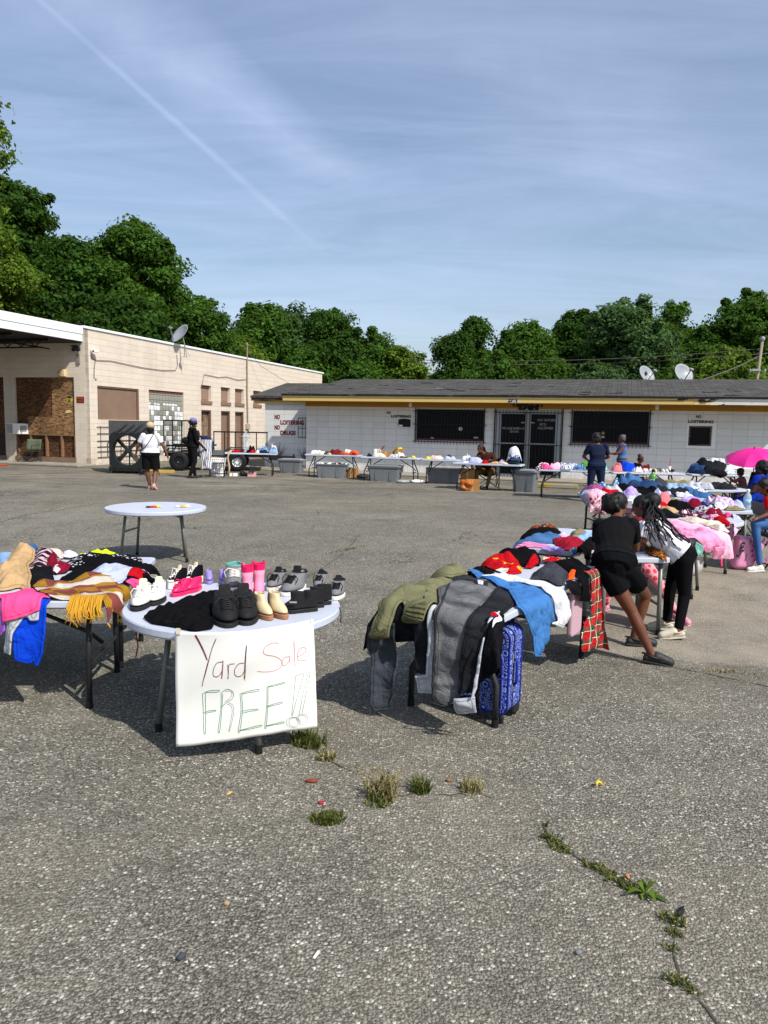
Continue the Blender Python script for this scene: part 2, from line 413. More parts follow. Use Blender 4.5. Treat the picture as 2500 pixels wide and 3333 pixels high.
def block_mat(name, col, axis, bw, bh, off, mortar=.006, dirt='#8b8579', dirtamt=.35, mcol=None, peel=None, rowz=0.0, mdark=.75):
    m, t, b = newmat(name); o = ocoord(t); x, y, z = t.xyz(o)
    vec = t.comb(x if axis == 'x' else y, t.math('ADD', z, rowz), 0.0)
    bk = t.new('ShaderNodeTexBrick'); t.l.new(vec, bk.inputs['Vector'])
    bk.offset = off; bk.inputs['Scale'].default_value = 1; bk.inputs['Mortar Size'].default_value = mortar; bk.inputs['Mortar Smooth'].default_value = .3
    bk.inputs['Brick Width'].default_value = bw; bk.inputs['Row Height'].default_value = bh
    c = c4(col); k = .93
    bk.inputs['Color1'].default_value = c; bk.inputs['Color2'].default_value = (c[0] * k, c[1] * k, c[2] * k, 1)
    bk.inputs['Mortar'].default_value = c4(mcol) if mcol else (c[0] * mdark, c[1] * mdark, c[2] * mdark, 1)
    col_ = bk.outputs['Color']
    col_ = t.mix(t.math('MULTIPLY', t.maprange(t.noise(t.mapping(o, sc=(1, 1, .45)), .8, 7, .7), .48, .75), dirtamt), col_, c4(dirt))
    low = t.math('MULTIPLY', t.maprange(z, .55, .0), t.maprange(t.noise(o, 3.5, 6, .7), .38, .62))
    col_ = t.mix(t.math('MULTIPLY', low, .5), col_, c4('#6b5c49'))
    streak = t.noise(t.mapping(o, sc=(2.6, 2.6, .16)), 1.5, 5, .65)
    col_ = t.mix(t.maprange(streak, .60, .80, 0, .3), col_, c4(dirt))
    chips = t.math('GREATER_THAN', t.noise(o, 11, 4, .6), .735)
    col_ = t.mix(t.math('MULTIPLY', chips, .5), col_, c4(peel or '#77716a'))
    t.l.new(col_, b.inputs['Base Color']); b.inputs['Roughness'].default_value = .75; b.inputs['Specular IOR Level'].default_value = .2
    h = t.math('SUBTRACT', t.math('MULTIPLY', t.noise(o, 45, 5, .65), .25), bk.outputs['Fac'])
    t.l.new(t.bump(h, .6, .012), b.inputs['Normal'])
    return m
def osb_mat(name, base='#80613f', dark='#4a3120', light='#a98560', rough_=1.0):
    m, t, b = newmat(name); o = ocoord(t)
    w = t.vmath('ADD', o, t.vmath('SCALE', t.noise(o, 3, 3, .5, 0, 1), .12))
    a = t.xyz(t.vor(t.mapping(w, rot=(0, rad(35), 0), sc=(9, 9, 28)), 1.0, 'F1', 1))[0]
    a2 = t.xyz(t.vor(t.mapping(w, rot=(0, rad(-50), 0), sc=(8, 8, 30)), 1.0, 'F1', 1))[1]
    col = t.ramp(t.math('MULTIPLY', t.math('ADD', a, a2), .5), [(0.1, lin(dark)), (.45, lin(base)), (.9, lin(light))])
    g = t.noise(t.mapping(o, sc=(1, 1, .35)), 1.3, 6, .7)
    col = t.mix(t.maprange(g, .45, .70, 0, .65), col, c4('#2d1a10'))
    t.l.new(col, b.inputs['Base Color']); b.inputs['Roughness'].default_value = .85
    t.l.new(t.bump(a, .3, .004), b.inputs['Normal']); return m
def shingle_mat():
    m, t, b = newmat('shingle'); o = ocoord(t); x, y, z = t.xyz(o)
    bk = t.new('ShaderNodeTexBrick'); t.l.new(t.comb(x, t.math('MULTIPLY', y, 1.0), 0.0), bk.inputs['Vector']); bk.offset = .37
    bk.inputs['Scale'].default_value = 1; bk.inputs['Brick Width'].default_value = .33; bk.inputs['Row Height'].default_value = .17; bk.inputs['Mortar Size'].default_value = .012
    bk.inputs['Color1'].default_value = c4('#4a4947'); bk.inputs['Color2'].default_value = c4('#5f5d59'); bk.inputs['Mortar'].default_value = c4('#252423')
    col = t.mix(t.maprange(t.noise(t.mapping(o, sc=(.5, 1.6, 1)), 1.6, 7, .7), .4, .7, 0, .7), bk.outputs[0], c4('#343332'))
    col = t.mix(t.maprange(t.noise(t.mapping(o, sc=(.7, 2.5, 1)), 2.6, 6, .7), .58, .70, 0, .55), col, c4('#76726b'))
    t.l.new(col, b.inputs['Base Color']); b.inputs['Roughness'].default_value = .95; b.inputs['Specular IOR Level'].default_value = .1
    t.l.new(t.bump(t.math('ADD', bk.outputs['Fac'], t.noise(o, 60, 4)), .6, .02), b.inputs['Normal']); return m
def worn_mat(name, col, under, amount, scale=2.2, sx=(1, 1, 1), under2=None):
    """paint flaking off what lies beneath"""
    m, t, b = newmat(name); o = ocoord(t)
    n = t.noise(t.mapping(o, sc=sx), scale, 8, .72)
    c = t.mix(t.maprange(t.noise(o, 1.4, 5, .6), .35, .7, 0, .25), c4(col), c4(under))
    c = t.mix(t.math('GREATER_THAN', n, amount), c, c4(under))
    if under2: c = t.mix(t.math('GREATER_THAN', t.noise(t.mapping(o, loc=(5, 2, 1), sc=sx), scale * 1.3, 8, .7), amount + .03), c, c4(under2))
    t.l.new(c, b.inputs['Base Color']); b.inputs['Roughness'].default_value = .7
    t.l.new(t.bump(n, .4, .01), b.inputs['Normal']); return m

# ---------------------------------------------------------------- white store
M_blockw = block_mat('white_block_x', '#dbdbd8', 'x', .444, .2222, 0.0, .005, '#9fa3a6', .22, mdark=.62, rowz=-.06)
M_blockwy = block_mat('white_block_y', '#dbdbd8', 'y', .444, .2222, 0.0, .005, '#9fa3a6', .22, mdark=.62, rowz=-.06)
M_dark = plain('dark_glass', '#08090c', .35, .3, 3, spec=.15)
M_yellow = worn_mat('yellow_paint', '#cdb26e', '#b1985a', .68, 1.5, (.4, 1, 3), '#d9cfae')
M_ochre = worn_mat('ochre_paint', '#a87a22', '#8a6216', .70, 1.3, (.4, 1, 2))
M_peel = worn_mat('peeling_paint', '#c9a95c', '#37302a', .50, 2.6, (.7, 1, 2.2), '#d8d4c8')
M_whitefl = worn_mat('white_fascia_paint', '#d4d2cb', '#8d877c', .60, 2.2, (.5, 1, 3), '#55504a')
M_rot = worn_mat('rotten_wood', '#4a433c', '#2b2622', .5, 3, (.6, 1, 4), '#7a5636')
M_alu = plain('aluminium_frame', '#a4a7aa', .4, .1, metal=.5)
M_concrete = plain('concrete', '#8f887b', .9, .22, 1.6, .3, 40, dirt=.5)
M_sign_dark = plain('black_lettering', '#17181c', .7, .15)
M_sign_red = plain('faded_red_lettering', '#7d3b38', .75, .25, 12)
M_sign_brown = plain('brown_lettering', '#3c2a2a', .75, .2, 12)

store = thing('store_building', 'low white block store with a grey shingle roof and yellow fascia', 'building', (-2.99, 28.0, 0), A_SITE)
SL = 16.6
mb = MB()
wh = [(4.26, 6.74, 1.2, 2.36), (7.13, 9.38, .03, 2.36), (9.70, 12.17, 1.23, 2.37), (13.37, 14.05, 1.28, 1.91)]
wall_panel(mb, 0, SL, 0, 2.75, wh, .2)
mb.build('front_wall', M_blockw, store)
mb = MB(); wall_panel(mb, -2.17, .0, 0, 2.6, [], .2); mb.build('recessed_wall', M_blockw, store, (0, .9, 0))
mb = MB(); mb.span((0.002, .2, 0), (.2, .9, 2.7)); mb.span((-2.17, 1.1, 0), (-1.97, 8, 2.6)); mb.span((SL - .2, .2, 0), (SL, 8, 2.7)); mb.build('side_wall', M_blockwy, store)
mb = MB(); mb.span((-2.17, 8.0, 0), (SL, 8.2, 2.6)); mb.build('back_wall', M_blockw, store)
# roofs: thick sheets
def gable(x0, x1, ye, ze, yr, zr, yb, zb, th=.07):
    mb = MB()
    pts = [(ye, ze), (yr, zr), (yb, zb)]
    n = max(2, int((x1 - x0) / .8)); rng = random.Random(5)
    vs = []; fs = []
    for i in range(n + 1):
        x = x0 + (x1 - x0) * i / n
        for (y, z) in pts:
            w = rng.uniform(-.012, .012); vs.append((x, y, z + w))
        for (y, z) in reversed(pts): vs.append((x, y, z - th))
    for i in range(n):
        for k in range(6):
            k2 = (k + 1) % 6; fs.append((i * 6 + k, i * 6 + k2, (i + 1) * 6 + k2, (i + 1) * 6 + k))
    fs += [tuple(range(6)), tuple(n * 6 + k for k in reversed(range(6)))]
    return mb.add(vs, fs)
M_shing = shingle_mat()
gable(-.06, SL + .06, -1.03, 2.80, 4.0, 3.64, 9.2, 2.80).build('roof', M_shing, store)
MB().prism([(-1.03, 2.80), (.0, 2.975), (.0, 2.90), (-1.03, 2.73)], -.55, -.062, Matrix(((0, 0, 1, 0), (1, 0, 0, 0), (0, 1, 0, 0), (0, 0, 0, 1)))).build('roof_corner', M_shing, store)
gable(-2.72, -.064, .70, 2.78, 4.0, 3.47, 8.9, 2.70).build('wing_roof', M_shing, store)
mb = MB(); mb.prism([(.2, 2.7), (8.0, 2.7), (4.0, 3.55)], -.0, .14, Matrix(((0, 0, 1, 0.05), (1, 0, 0, 0), (0, 1, 0, 0), (0, 0, 0, 1))))
mb.prism([(.2, 2.7), (8.0, 2.7), (4.0, 3.55)], SL - .15, SL - .02, Matrix(((0, 0, 1, 0), (1, 0, 0, 0), (0, 1, 0, 0), (0, 0, 0, 1))))
mb.prism([(1.0, 2.6), (8.0, 2.6), (4.0, 3.38)], -2.1, -2.0, Matrix(((0, 0, 1, 0), (1, 0, 0, 0), (0, 1, 0, 0), (0, 0, 0, 1))))
mb.build('gable_wall', M_white, store)
mb = MB(); mb.span((-.51, -.99, 2.55), (13.35, -.955, 2.69)); mb.span((-.53, -1.012, 2.685), (12.9, -.96, 2.765)); mb.build('fascia_board', M_yellow, store, bevel=.004)
mb = MB(); mb.span((13.352, -.987, 2.55), (14.25, -.955, 2.69)); mb.span((12.902, -1.005, 2.69), (14.2, -.96, 2.762)); mb.build('fascia_board', M_peel, store)
mb = MB(); mb.span((14.252, -.99, 2.555), (SL + .03, -.955, 2.688)); mb.span((14.202, -1.014, 2.69), (SL + .03, -.96, 2.76)); mb.build('fascia_board', M_whitefl, store)
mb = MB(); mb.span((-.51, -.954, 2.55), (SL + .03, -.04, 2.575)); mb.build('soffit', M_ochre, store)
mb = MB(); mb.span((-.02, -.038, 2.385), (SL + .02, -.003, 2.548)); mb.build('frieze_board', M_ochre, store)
mb = MB(); mb.span((-.51, -.953, 2.577), (-.485, -.01, 2.78)); mb.build('gable_trim', M_yellow, store)
mb = MB(); mb.span((-2.70, .74, 2.60), (-.06, .77, 2.73)); mb.span((-2.70, .772, 2.6), (-2.67, 4.0, 2.7)); mb.build('eave_board', M_rot, store)
mb = MB(); mb.span((-2.6, .81, 2.49), (-.004, .84, 2.585)); mb.span((-2.6, .841, 2.587), (-.01, .899, 2.598)); mb.build('lower_fascia', M_yellow, store)
mb = MB(); mb.span((14.1, -.97, 2.535), (14.8, -.7, 2.548)); mb.span((11.9, -1.01, 2.67), (13.1, -1.0, 2.69)); mb.build('rotten_edge', M_rot, store)
rng = random.Random(12)
for k in range(26):
    x = rng.uniform(-.3, 16); y = rng.uniform(-.95, 2.8); z = 2.80 + (y + 1.03) * .167
    MB().box((x, y, z + .018), (rng.uniform(.15, .5), rng.uniform(.08, .16), .012), Matrix.Rotation(.165 + rng.uniform(0, .1), 3, 'X')).build('lifted_shingle', M_shing, store)
mb = MB(); mb.box((4.97, .5, 3.09), (.24, .10, .02), Matrix.Rotation(.165, 3, 'X')); mb.build('roof_patch', M_steel, store)

def barred_window(x0, x1, z0, z1):
    w = MB().span((x0, .10, z0), (x1, .12, z1)).build('window', M_dark, store)
    f = MB(); f.span((x0, .03, z0), (x1, .10, z0 + .035)); f.span((x0, .03, z1 - .03), (x1, .10, z1)); f.span((x0, .03, z0 + .036), (x0 + .03, .10, z1 - .031)); f.span((x1 - .03, .03, z0 + .036), (x1, .10, z1 - .031))
    f.build('frame', M_alu, w)
    MB().span((x0 + .03, .04, z0 + .04), (x1 - .03, .097, z0 + .10)).build('sill', plain('red_sill', '#5b2c2a', .7), w)
    g = MB()
    for z in (z1 - .10, (z0 + z1) / 2 + .02, z0 - .01): g.span((x0 - .09, -.055, z - .011), (x1 + .09, -.035, z + .011))
    n = int((x1 - x0) / .118)
    for i in range(n + 1):
        x = x0 + .01 + (x1 - x0 - .02) * i / n; g.bar((x, -.028, z0 - .10), (x, -.028, z1 + .015), .0075, 6)
    g.span((x0 - .02, -.045, z0 - .03), (x0, -.02, z1 + .02)); g.span((x1, -.045, z0 - .03), (x1 + .02, -.02, z1 + .02))
    g.build('security_bars', M_blackmetal, store)
    return w
w1 = barred_window(*wh[0]); w2 = barred_window(*wh[2])
Mpap = plain('pale_paper', '#b9bcba', .8)
MB().lathe([(.001, 0), (.07, .002), (.07, .004), (.001, .006)], (5.88, .085, 1.66), 16, 'Y').build('window_disc', Mpap, w1)
MB().span((6.36, .085, 1.34), (6.52, .095, 1.39)).build('window_sticker', Mpap, w1)
MB().span((4.80, .085, 1.30), (4.92, .095, 1.34)).build('window_sticker', Mpap, w1)
MB().lathe([(.001, 0), (.05, .002), (.05, .004), (.001, .006)], (10.72, .085, 1.62), 16, 'Y').build('window_sticker', plain('yellow_sticker', '#a8964b', .7), w2)
MB().span((10.67, .085, 1.46), (10.77, .095, 1.52)).build('window_sticker', Mpap, w2)
# double door behind a folding gate
x0, x1, z0, z1 = wh[1]
for a, b_, hs in ((7.25, 8.19, 1), (8.27, 9.22, -1)):
    d = MB().span((a + .06, .115, .14), (b_ - .06, .125, z1 - .15)).build('door', M_dark, store)
    f = MB()
    f.span((a, .09, .06), (a + .06, .14, z1 - .09)); f.span((b_ - .06, .09, .06), (b_, .14, z1 - .09)); f.span((a + .061, .09, z1 - .15), (b_ - .061, .14, z1 - .09)); f.span((a + .061, .09, .06), (b_ - .061, .14, .14)); f.span((a + .061, .095, 1.18), (b_ - .061, .12, 1.22))
    f.build('door_frame', M_alu, d)
    hx = b_ - .03 if hs > 0 else a + .03
    MB().span((hx - hs * .16, .06, 1.9), (hx - hs * .0, .088, 1.94)).build('handle', M_alu, d)
f = MB(); f.span((x0, .02, .03), (7.249, .16, z1)); f.span((9.221, .02, .03), (x1, .16, z1)); f.span((7.25, .02, z1 - .085), (9.22, .16, z1)); f.span((8.195, .05, .05), (8.265, .15, z1 - .086)); f.build('door_surround', M_alu, store)
g = MB()
for i in range(20):
    x = 7.16 + 2.19 * i / 19; g.bar((x, -.05, .03), (x, -.05, 2.36), .0085, 6)
for z in (2.26, 1.16, .16): g.span((7.08, -.075, z - .012), (9.42, -.06, z + .012))
for x in (7.11, 9.40): g.span((x - .02, -.085, .02), (x + .02, -.045, 2.38))
g.span((8.14, -.08, .05), (8.16, -.035, 2.3)); g.span((8.30, -.08, .05), (8.32, -.035, 2.3))
g.build('security_gate', M_blackmetal, store)
MB().tube([(8.13 + .03 * i, -.1 - .01 * (i % 2), .98 - .015 * math.sin(i)) for i in range(8)], .012, 6).build('chain', M_steel, store)
Mglu = plain('pale_lettering', '#878a8c', .8)
for body, xx, zz, h in (('NO OUTSIDE', 8.55, 1.98, .075), ('PETS', 8.62, 1.83, .075), ('ALLOWED', 8.56, 1.71, .075), ('WE ARE OPEN COME', 7.33, 1.68, .07), ('ON IN', 7.62, 1.57, .07)):
    lettering('door_lettering', body, h, Mglu, store, (xx, .088, zz), (1, 0, 0), None, .006, .003)
# little service window, black plate, lamps
MB().span((13.42, .09, 1.33), (14.0, .12, 1.86)).build('window', M_dark, store)
f = MB(); f.span((13.31, -.012, 1.93), (14.17, .0, 2.0)); f.span((13.31, -.012, 1.20), (14.17, .0, 1.27)); f.span((14.07, -.012, 1.271), (14.17, .0, 1.929)); f.span((13.31, -.012, 1.271), (13.36, .0, 1.929)); f.build('window_surround', M_white, store)
f = MB(); f.span((13.372, .02, 1.282), (13.42, .09, 1.908)); f.span((14.0, .02, 1.282), (14.048, .09, 1.908)); f.span((13.421, .02, 1.282), (13.999, .09, 1.33)); f.span((13.421, .02, 1.86), (13.999, .09, 1.908)); f.build('window_frame', M_rot, store)
mb = MB(); mb.prism([(3.62, 1.69), (4.07, 1.69), (4.07, 1.95), (3.95, 1.975), (3.84, 1.985), (3.73, 1.975), (3.62, 1.95)], -.03, -.004, Matrix(((1, 0, 0, 0), (0, 0, 1, 0), (0, 1, 0, 0), (0, 0, 0, 1))))
pl = mb.build('night_slot', M_sign_dark, store, bevel=.004)
MB().span((3.64, -.036, 1.70), (3.78, -.031, 1.76)).build('slot_label', M_white, pl)
for lx in (4.19, 12.34):
    l = MB().lathe([(.05, .0), (.06, -.03), (.035, -.05)], (lx, -.5, 2.55), 14).build('porch_light', M_white, store, smooth=True)
    MB().ell((lx, -.5, 2.455), (.065, .065, .07)).build('bulb', plain('frosted_glass', '#c8c6bd', .3, spec=.5), l, smooth=True)
for body, h, m, org, w in (('NO', .085, M_sign_dark, (3.16, -.004, 2.15), .17), ('LOITERING', .085, M_sign_dark, (3.33, -.004, 2.025), .75),
                            ('NO', .085, M_sign_brown, (13.55, -.004, 2.165), .165), ('LOITERING', .085, M_sign_brown, (13.33, -.004, 2.005), .75)):
    lettering('wall_lettering', body, h, m, store, org, (1, 0, 0), w, .006, .002)
for body, org, w in (('NO', (-1.75, .896, 1.90), .23), ('LOITERING', (-1.50, .896, 1.69), 1.02), ('NO', (-1.75, .896, 1.49), .23), ('DRUGS', (-1.50, .896, 1.285), .66)):
    lettering('wall_lettering', body, .155, M_sign_red, store, org, (1, 0, 0), w, .012, .002)
lettering('wall_lettering', '"YAH"', .165, M_sign_dark, store, (7.70, -.042, 2.375), (1, 0, 0), 1.02, .03, .003)
lettering('house_number', '2761', .115, M_sign_dark, store, (7.67, -.995, 2.585), (1, 0, 0), .31, .010, .003)
MB().span((7.64, -.992, 2.57), (8.02, -.9905, 2.71)).build('number_plate', plain('pale_grey_paint', '#b5b7b6', .6), store)
g = MB()
for x in (-.72, -.55, -.40): g.bar((x, .86, 1.2), (x, .86, 1.95), .01, 6)
for z in (1.2, 1.55, 1.95): g.bar((-.73, .87, z), (-.02, .87, z), .01, 6)
g.build('window_grate', M_blackmetal, store)
mb = MB(); mb.span((-1.9, .35, 0), (-.1, .9, .30)); mb.build('planter', M_blockw, store)
tag(MB().span((-3.5, -1.35, .0), (SL + 4, -.002, .055)).build('pavement', M_concrete, None, (-2.99, 28.0, 0), A_SITE, bevel=.02), kind='structure')

# ---------------------------------------------------------------- pink block building
PK = '#d2c6b6'
M_pinkx = block_mat('pink_block_front', PK, 'x', .45, .2252, .5, .004, '#a3978a', .35, mdark=.76, rowz=-.0)
M_pinky = block_mat('pink_block_side', PK, 'y', .9, .2252, .5, .005, '#a99d90', .45, mdark=.70, rowz=-.0)
M_board = plain('taupe_board', '#7d6656', .7, .10, 2.5, .1, 50, dirt=.25)
M_osb = osb_mat('chipboard'); M_ply = osb_mat('weathered_board', '#5a3b25', '#2a180e', '#7d5836')
M_stud = plain('bare_timber', '#7c5e44', .8, .25, 9)
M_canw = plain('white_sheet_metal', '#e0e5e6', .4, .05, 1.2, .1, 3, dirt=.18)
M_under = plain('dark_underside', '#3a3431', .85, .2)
pink = thing('block_building', 'pale pink block building with boarded windows and a white canopy', 'building', (-11.1, 27.5, 0), A_SITE)
H = 5.02; LY = 22.7
mb = MB(); wall_panel(mb, -9, 0, 0, H, [(-3.22, -.47, .28, 3.26), (-6.2, -3.73, .21, 3.27)], .25); mb.build('front_wall', M_pinkx, pink)
oy = [(.70, 3.24, 1.73, 3.0), (3.90, 6.5, .25, 3.02), (7.96, 8.86, 2.72, 3.45), (9.77, 10.67, 2.72, 3.45), (11.17, 12.09, 2.72, 3.45), (13.14, 14.04, 2.72, 3.45),
      (7.96, 8.86, .02, 2.29), (9.77, 10.67, .02, 2.29), (11.17, 12.09, .02, 2.29)]
MY = Matrix(((0, -1, 0, 0), (1, 0, 0, 0), (0, 0, 1, 0), (0, 0, 0, 1)))        # x along the long wall, its back to -x
mb = MB(); wall_panel(mb, .25, LY, 0, H, [(a, b_, c_, d_) for a, b_, c_, d_ in oy], .25, MY)
mb.add([(-.0, 0.0005, 0), (0, .25, 0), (0, .25, H), (0, .0005, H)], [(0, 1, 2, 3)])
mb.build('side_wall', M_pinky, pink)
mb = MB(); mb.span((-9, LY, 0), (-.25, LY + .2, H)); mb.build('back_wall', M_pinkx, pink)
mb = MB(); mb.span((-9.2, .26, 0), (-9.0, LY, H)); mb.build('far_side_wall', M_pinky, pink)
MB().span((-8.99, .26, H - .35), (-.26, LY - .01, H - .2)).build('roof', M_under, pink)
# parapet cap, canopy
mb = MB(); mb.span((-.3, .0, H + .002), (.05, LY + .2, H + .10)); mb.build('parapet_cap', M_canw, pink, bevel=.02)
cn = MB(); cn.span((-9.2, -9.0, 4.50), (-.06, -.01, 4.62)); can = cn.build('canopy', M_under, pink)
f = MB(); f.span((-.055, -9.0, 4.54), (-.01, -.02, 5.06)); f.span((-.009, -9.0, 4.80), (.012, -.02, 5.09)); f.span((-9.2, -9.05, 4.54), (-.01, -9.001, 5.06)); f.span((-9.19, -8.99, 5.0), (-.06, -.01, 5.05)); f.build('canopy_fascia', M_canw, can, bevel=.012)
tr = MB()
for y in (-1.6, -3.2, -4.8, -6.4):
    tr.beam((-.1, y, 4.44), (-9, y, 4.44), .05, .09); tr.beam((-.1, y, 4.12), (-2.0, y, 4.40), .04, .05)
    for k in range(12): tr.bar((-.4 - .6 * k, y, 4.42), (-.7 - .6 * k, y, 4.2), .02, 6); tr.bar((-.7 - .6 * k, y, 4.2), (-1.0 - .6 * k, y, 4.42), .02, 6)
    tr.beam((-.4, y, 4.18), (-9, y, 4.18), .04, .05)
tr.build('roof_truss', M_blackmetal, can)
for x in (-.6, -8.6): MB().bar((x, -8.5, 0), (x, -8.5, 4.5), .09, 12).build('canopy_post', M_canw, can, smooth=True)
# front boarded windows
w = MB(); w.span((-3.22, .10, 1.16), (-2.3, .14, 3.26)); w.span((-2.298, .105, 1.16), (-1.55, .14, 3.26)); wb = w.build('boarded_window', M_ply, pink)
mb = MB(); mb.span((-1.545, .07, 1.10), (-.47, .104, 3.26)); mb.build('board_sheet', M_osb, wb)
mb = MB()
for (a, b_, c_, d_) in ((-2.66, -2.18, 1.14, 1.80), (-2.17, -1.97, 1.14, 1.78), (-1.96, -1.74, 1.14, 1.79), (-1.73, -1.30, 1.13, 1.80)): mb.span((a, .06, c_), (b_, .069, d_))
mb.build('board_patch', M_osb, wb)
mb = MB(); mb.span((-3.22, .12, .30), (-.47, .16, 1.09)); wl = mb.build('lower_window', M_ply, pink)
mb = MB()
for x in (-3.20, -2.55, -1.83, -1.12, -.50): mb.span((x - .035, .02, .30), (x + .035, .118, 1.09))
mb.span((-3.22, .015, 1.092), (-.47, .10, 1.135)); mb.build('window_stud', M_stud, wl)
MB().span((-3.26, -.03, .14), (-.44, .10, .285)).build('window_sill', M_board, pink)
mb = MB(); mb.span((-6.2, .10, 1.1), (-3.73, .14, 3.27)); w2b = mb.build('boarded_window', M_ply, pink)
MB().span((-6.2, .06, .30), (-3.73, .139, 1.1)).build('lower_board', plain('brown_board', '#3f302a', .8, .2), w2b)
MB().span((-6.2, -.03, .14), (-3.70, .10, .285)).build('window_sill', M_board, pink)
# long wall openings
def gblock():
    m, t, b = newmat('glass_block'); o = ocoord(t); x, y, z = t.xyz(o)
    s = .2168
    cell = t.comb(t.math('FLOOR', t.math('DIVIDE', t.math('SUBTRACT', y, 3.9), .2167)), t.math('FLOOR', t.math('DIVIDE', z, .2165)), 0.0)
    w = t.new('ShaderNodeTexWhiteNoise'); w.noise_dimensions = '3D'; t.l.new(cell, w.inputs[0])
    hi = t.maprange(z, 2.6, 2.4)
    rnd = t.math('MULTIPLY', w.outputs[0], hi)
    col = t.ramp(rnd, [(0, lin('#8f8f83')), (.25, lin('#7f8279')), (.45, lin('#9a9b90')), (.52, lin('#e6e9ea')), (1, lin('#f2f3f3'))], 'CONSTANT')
    n = t.noise(o, 8, 5, .7); col = t.mix(t.maprange(n, .48, .62, 0, .55), col, c4('#9b9a8e'))
    fx = t.math('FRACT', t.math('DIVIDE', t.math('SUBTRACT', y, 3.9), .2167)); fz = t.math('FRACT', t.math('DIVIDE', z, .2165))
    ed = t.math('MINIMUM', t.math('MINIMUM', fx, t.math('SUBTRACT', 1.0, fx)), t.math('MINIMUM', fz, t.math('SUBTRACT', 1.0, fz)))
    k = t.maprange(ed, .03, .06)
    col = t.mix(k, c4('#5d5c55'), col); t.l.new(col, b.inputs['Base Color']); b.inputs['Roughness'].default_value = .3; b.inputs['Specular IOR Level'].default_value = .5
    t.l.new(t.bump(t.math('ADD', t.maprange(ed, .03, .16), t.math('MULTIPLY', n, .3)), .6, .02), b.inputs['Normal']); return m
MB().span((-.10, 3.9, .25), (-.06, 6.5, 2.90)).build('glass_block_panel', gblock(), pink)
MB().span((-.12, 3.9, 2.905), (-.05, 6.5, 3.02)).build('brick_lintel', plain('red_brick', '#6b4038', .85, .4, 14), pink)
b1 = MB().span((-.10, .70, 1.73), (-.07, 3.24, 3.0)).build('boarded_window', M_board, pink)
f = MB(); f.span((-.069, 3.14, 1.73), (-.02, 3.24, 3.0)); f.span((-.069, .70, 2.94), (-.02, 3.139, 3.0)); f.span((-.069, .80, 1.73), (-.06, .815, 2.6)); f.build('frame', plain('brown_trim', '#6b5245', .7), b1)
g = MB()
for z in (1.45, 1.20, .92, .70, .52, .30): g.bar((.03, .60, z), (.03, 3.3, z), .012, 6)
for y in (.8, 1.4, 2.0, 2.6, 3.2): g.bar((.03, y, .25), (.03, y, 1.5), .008, 6)
g.build('iron_rods', M_blackmetal, pink)
for a, b_, c_, d_ in oy[2:6]:
    w = MB().span((-.18, a, c_), (-.15, b_, d_)).build('boarded_window', M_board, pink)
    MB().span((-.149, a + .06, c_ + .08), (-.14, b_ - .10, d_ - .05)).build('panel', plain('taupe_panel', '#8a7161', .7), w)
    MB().span((-.06, a - .03, c_ - .16), (.045, b_ + .03, c_ - .003)).build('sill', M_board, w)
M_olddoor = worn_mat('peeling_door', '#7b6250', '#4f3b2e', .54, 3, (1, 1, .4), '#9b8e80')
for i, (a, b_, c_, d_) in enumerate(oy[6:9]):
    d = MB().span((-.20, a + .06, c_), (-.16, b_ - .06, d_ - .06)).build('door', M_olddoor if i == 0 else M_board, pink)
    f = MB(); f.span((-.22, a, c_), (-.02, a + .058, d_)); f.span((-.22, b_ - .058, c_), (-.02, b_, d_)); f.span((-.22, a + .059, d_ - .058), (-.02, b_ - .059, d_)); f.build('door_frame', plain('brown_trim', '#6b5245', .7), d)
    if i == 0: MB().span((-.159, a + .07, 1.55), (-.14, b_ - .08, 1.75)).build('door_plank', M_board, d)
    MB().ell((-.12, b_ - .16, 1.02), (.03, .03, .03)).build('knob', M_steel, d, smooth=True)
pp = MB(); pp.tube([(.06, 12.36, 5.75), (.06, 12.36, 3.2), (.06, 12.42, 1.7)], .035, 8); pp.span((.0, 12.30, 3.6), (.05, 12.42, 3.64)); pp.span((.0, 12.30, 4.6), (.05, 12.42, 4.64)); pp.lathe([(.035, 0), (.07, .02), (.05, .08), (.01, .1)], (.06, 12.36, 5.75), 10)
pp.build('conduit_pipe', plain('tan_pipe', '#8d7a68', .6), pink, smooth=False)
mb = MB(); mb.span((.0, 12.25, 1.40), (.12, 12.60, 1.68)); mb.span((.0, 12.30, .9), (.1, 12.55, 1.2)); mb.build('meter_box', plain('pale_pink_metal', '#a8978a', .6), pink, bevel=.01)
tag(MB().span((-9.2, -1.0, 0), (.45, -.003, .10)).build('pavement', M_concrete, None, (-11.1, 27.5, 0), A_SITE, bevel=.03), kind='structure')
# things fixed to the pink building
def pinkat(x, y, z): return Matrix.Rotation(A_SITE, 4, 'Z') @ Vector((x, y, z)) + Vector((-11.1, 27.5, 0))
def storeat(x, y, z): return Matrix.Rotation(A_SITE, 4, 'Z') @ Vector((x, y, z)) + Vector((-2.99, 28.0, 0))
Mcable = plain('grey_cable', '#57504b', .7)
def cable(name, pts, label, r=.012, m=None):
    o = MB().tube([pinkat(*p) for p in pts], r, 5).build(name, m or Mcable, smooth=True); return tag(o, label, 'cable')
cable('wall_cable', [(.03, .35, 4.25), (.03, .42, 4.0), (.03, .62, 3.93), (.03, 1.5, 3.98), (.03, 2.5, 3.93), (.03, 3.6, 3.88), (.03, 4.8, 3.88), (.03, 5.85, 3.96), (.03, 6.0, 4.2), (.03, 5.95, 4.65)], 'dark cable running across the pink wall below the satellite dish')
cable('wall_cable', [(.03, .60, 3.96), (.03, .52, 3.6), (.03, .50, 3.3), (.03, .58, 3.22), (.03, .66, 3.24)], 'short hanging cable loop by the corner of the pink wall')
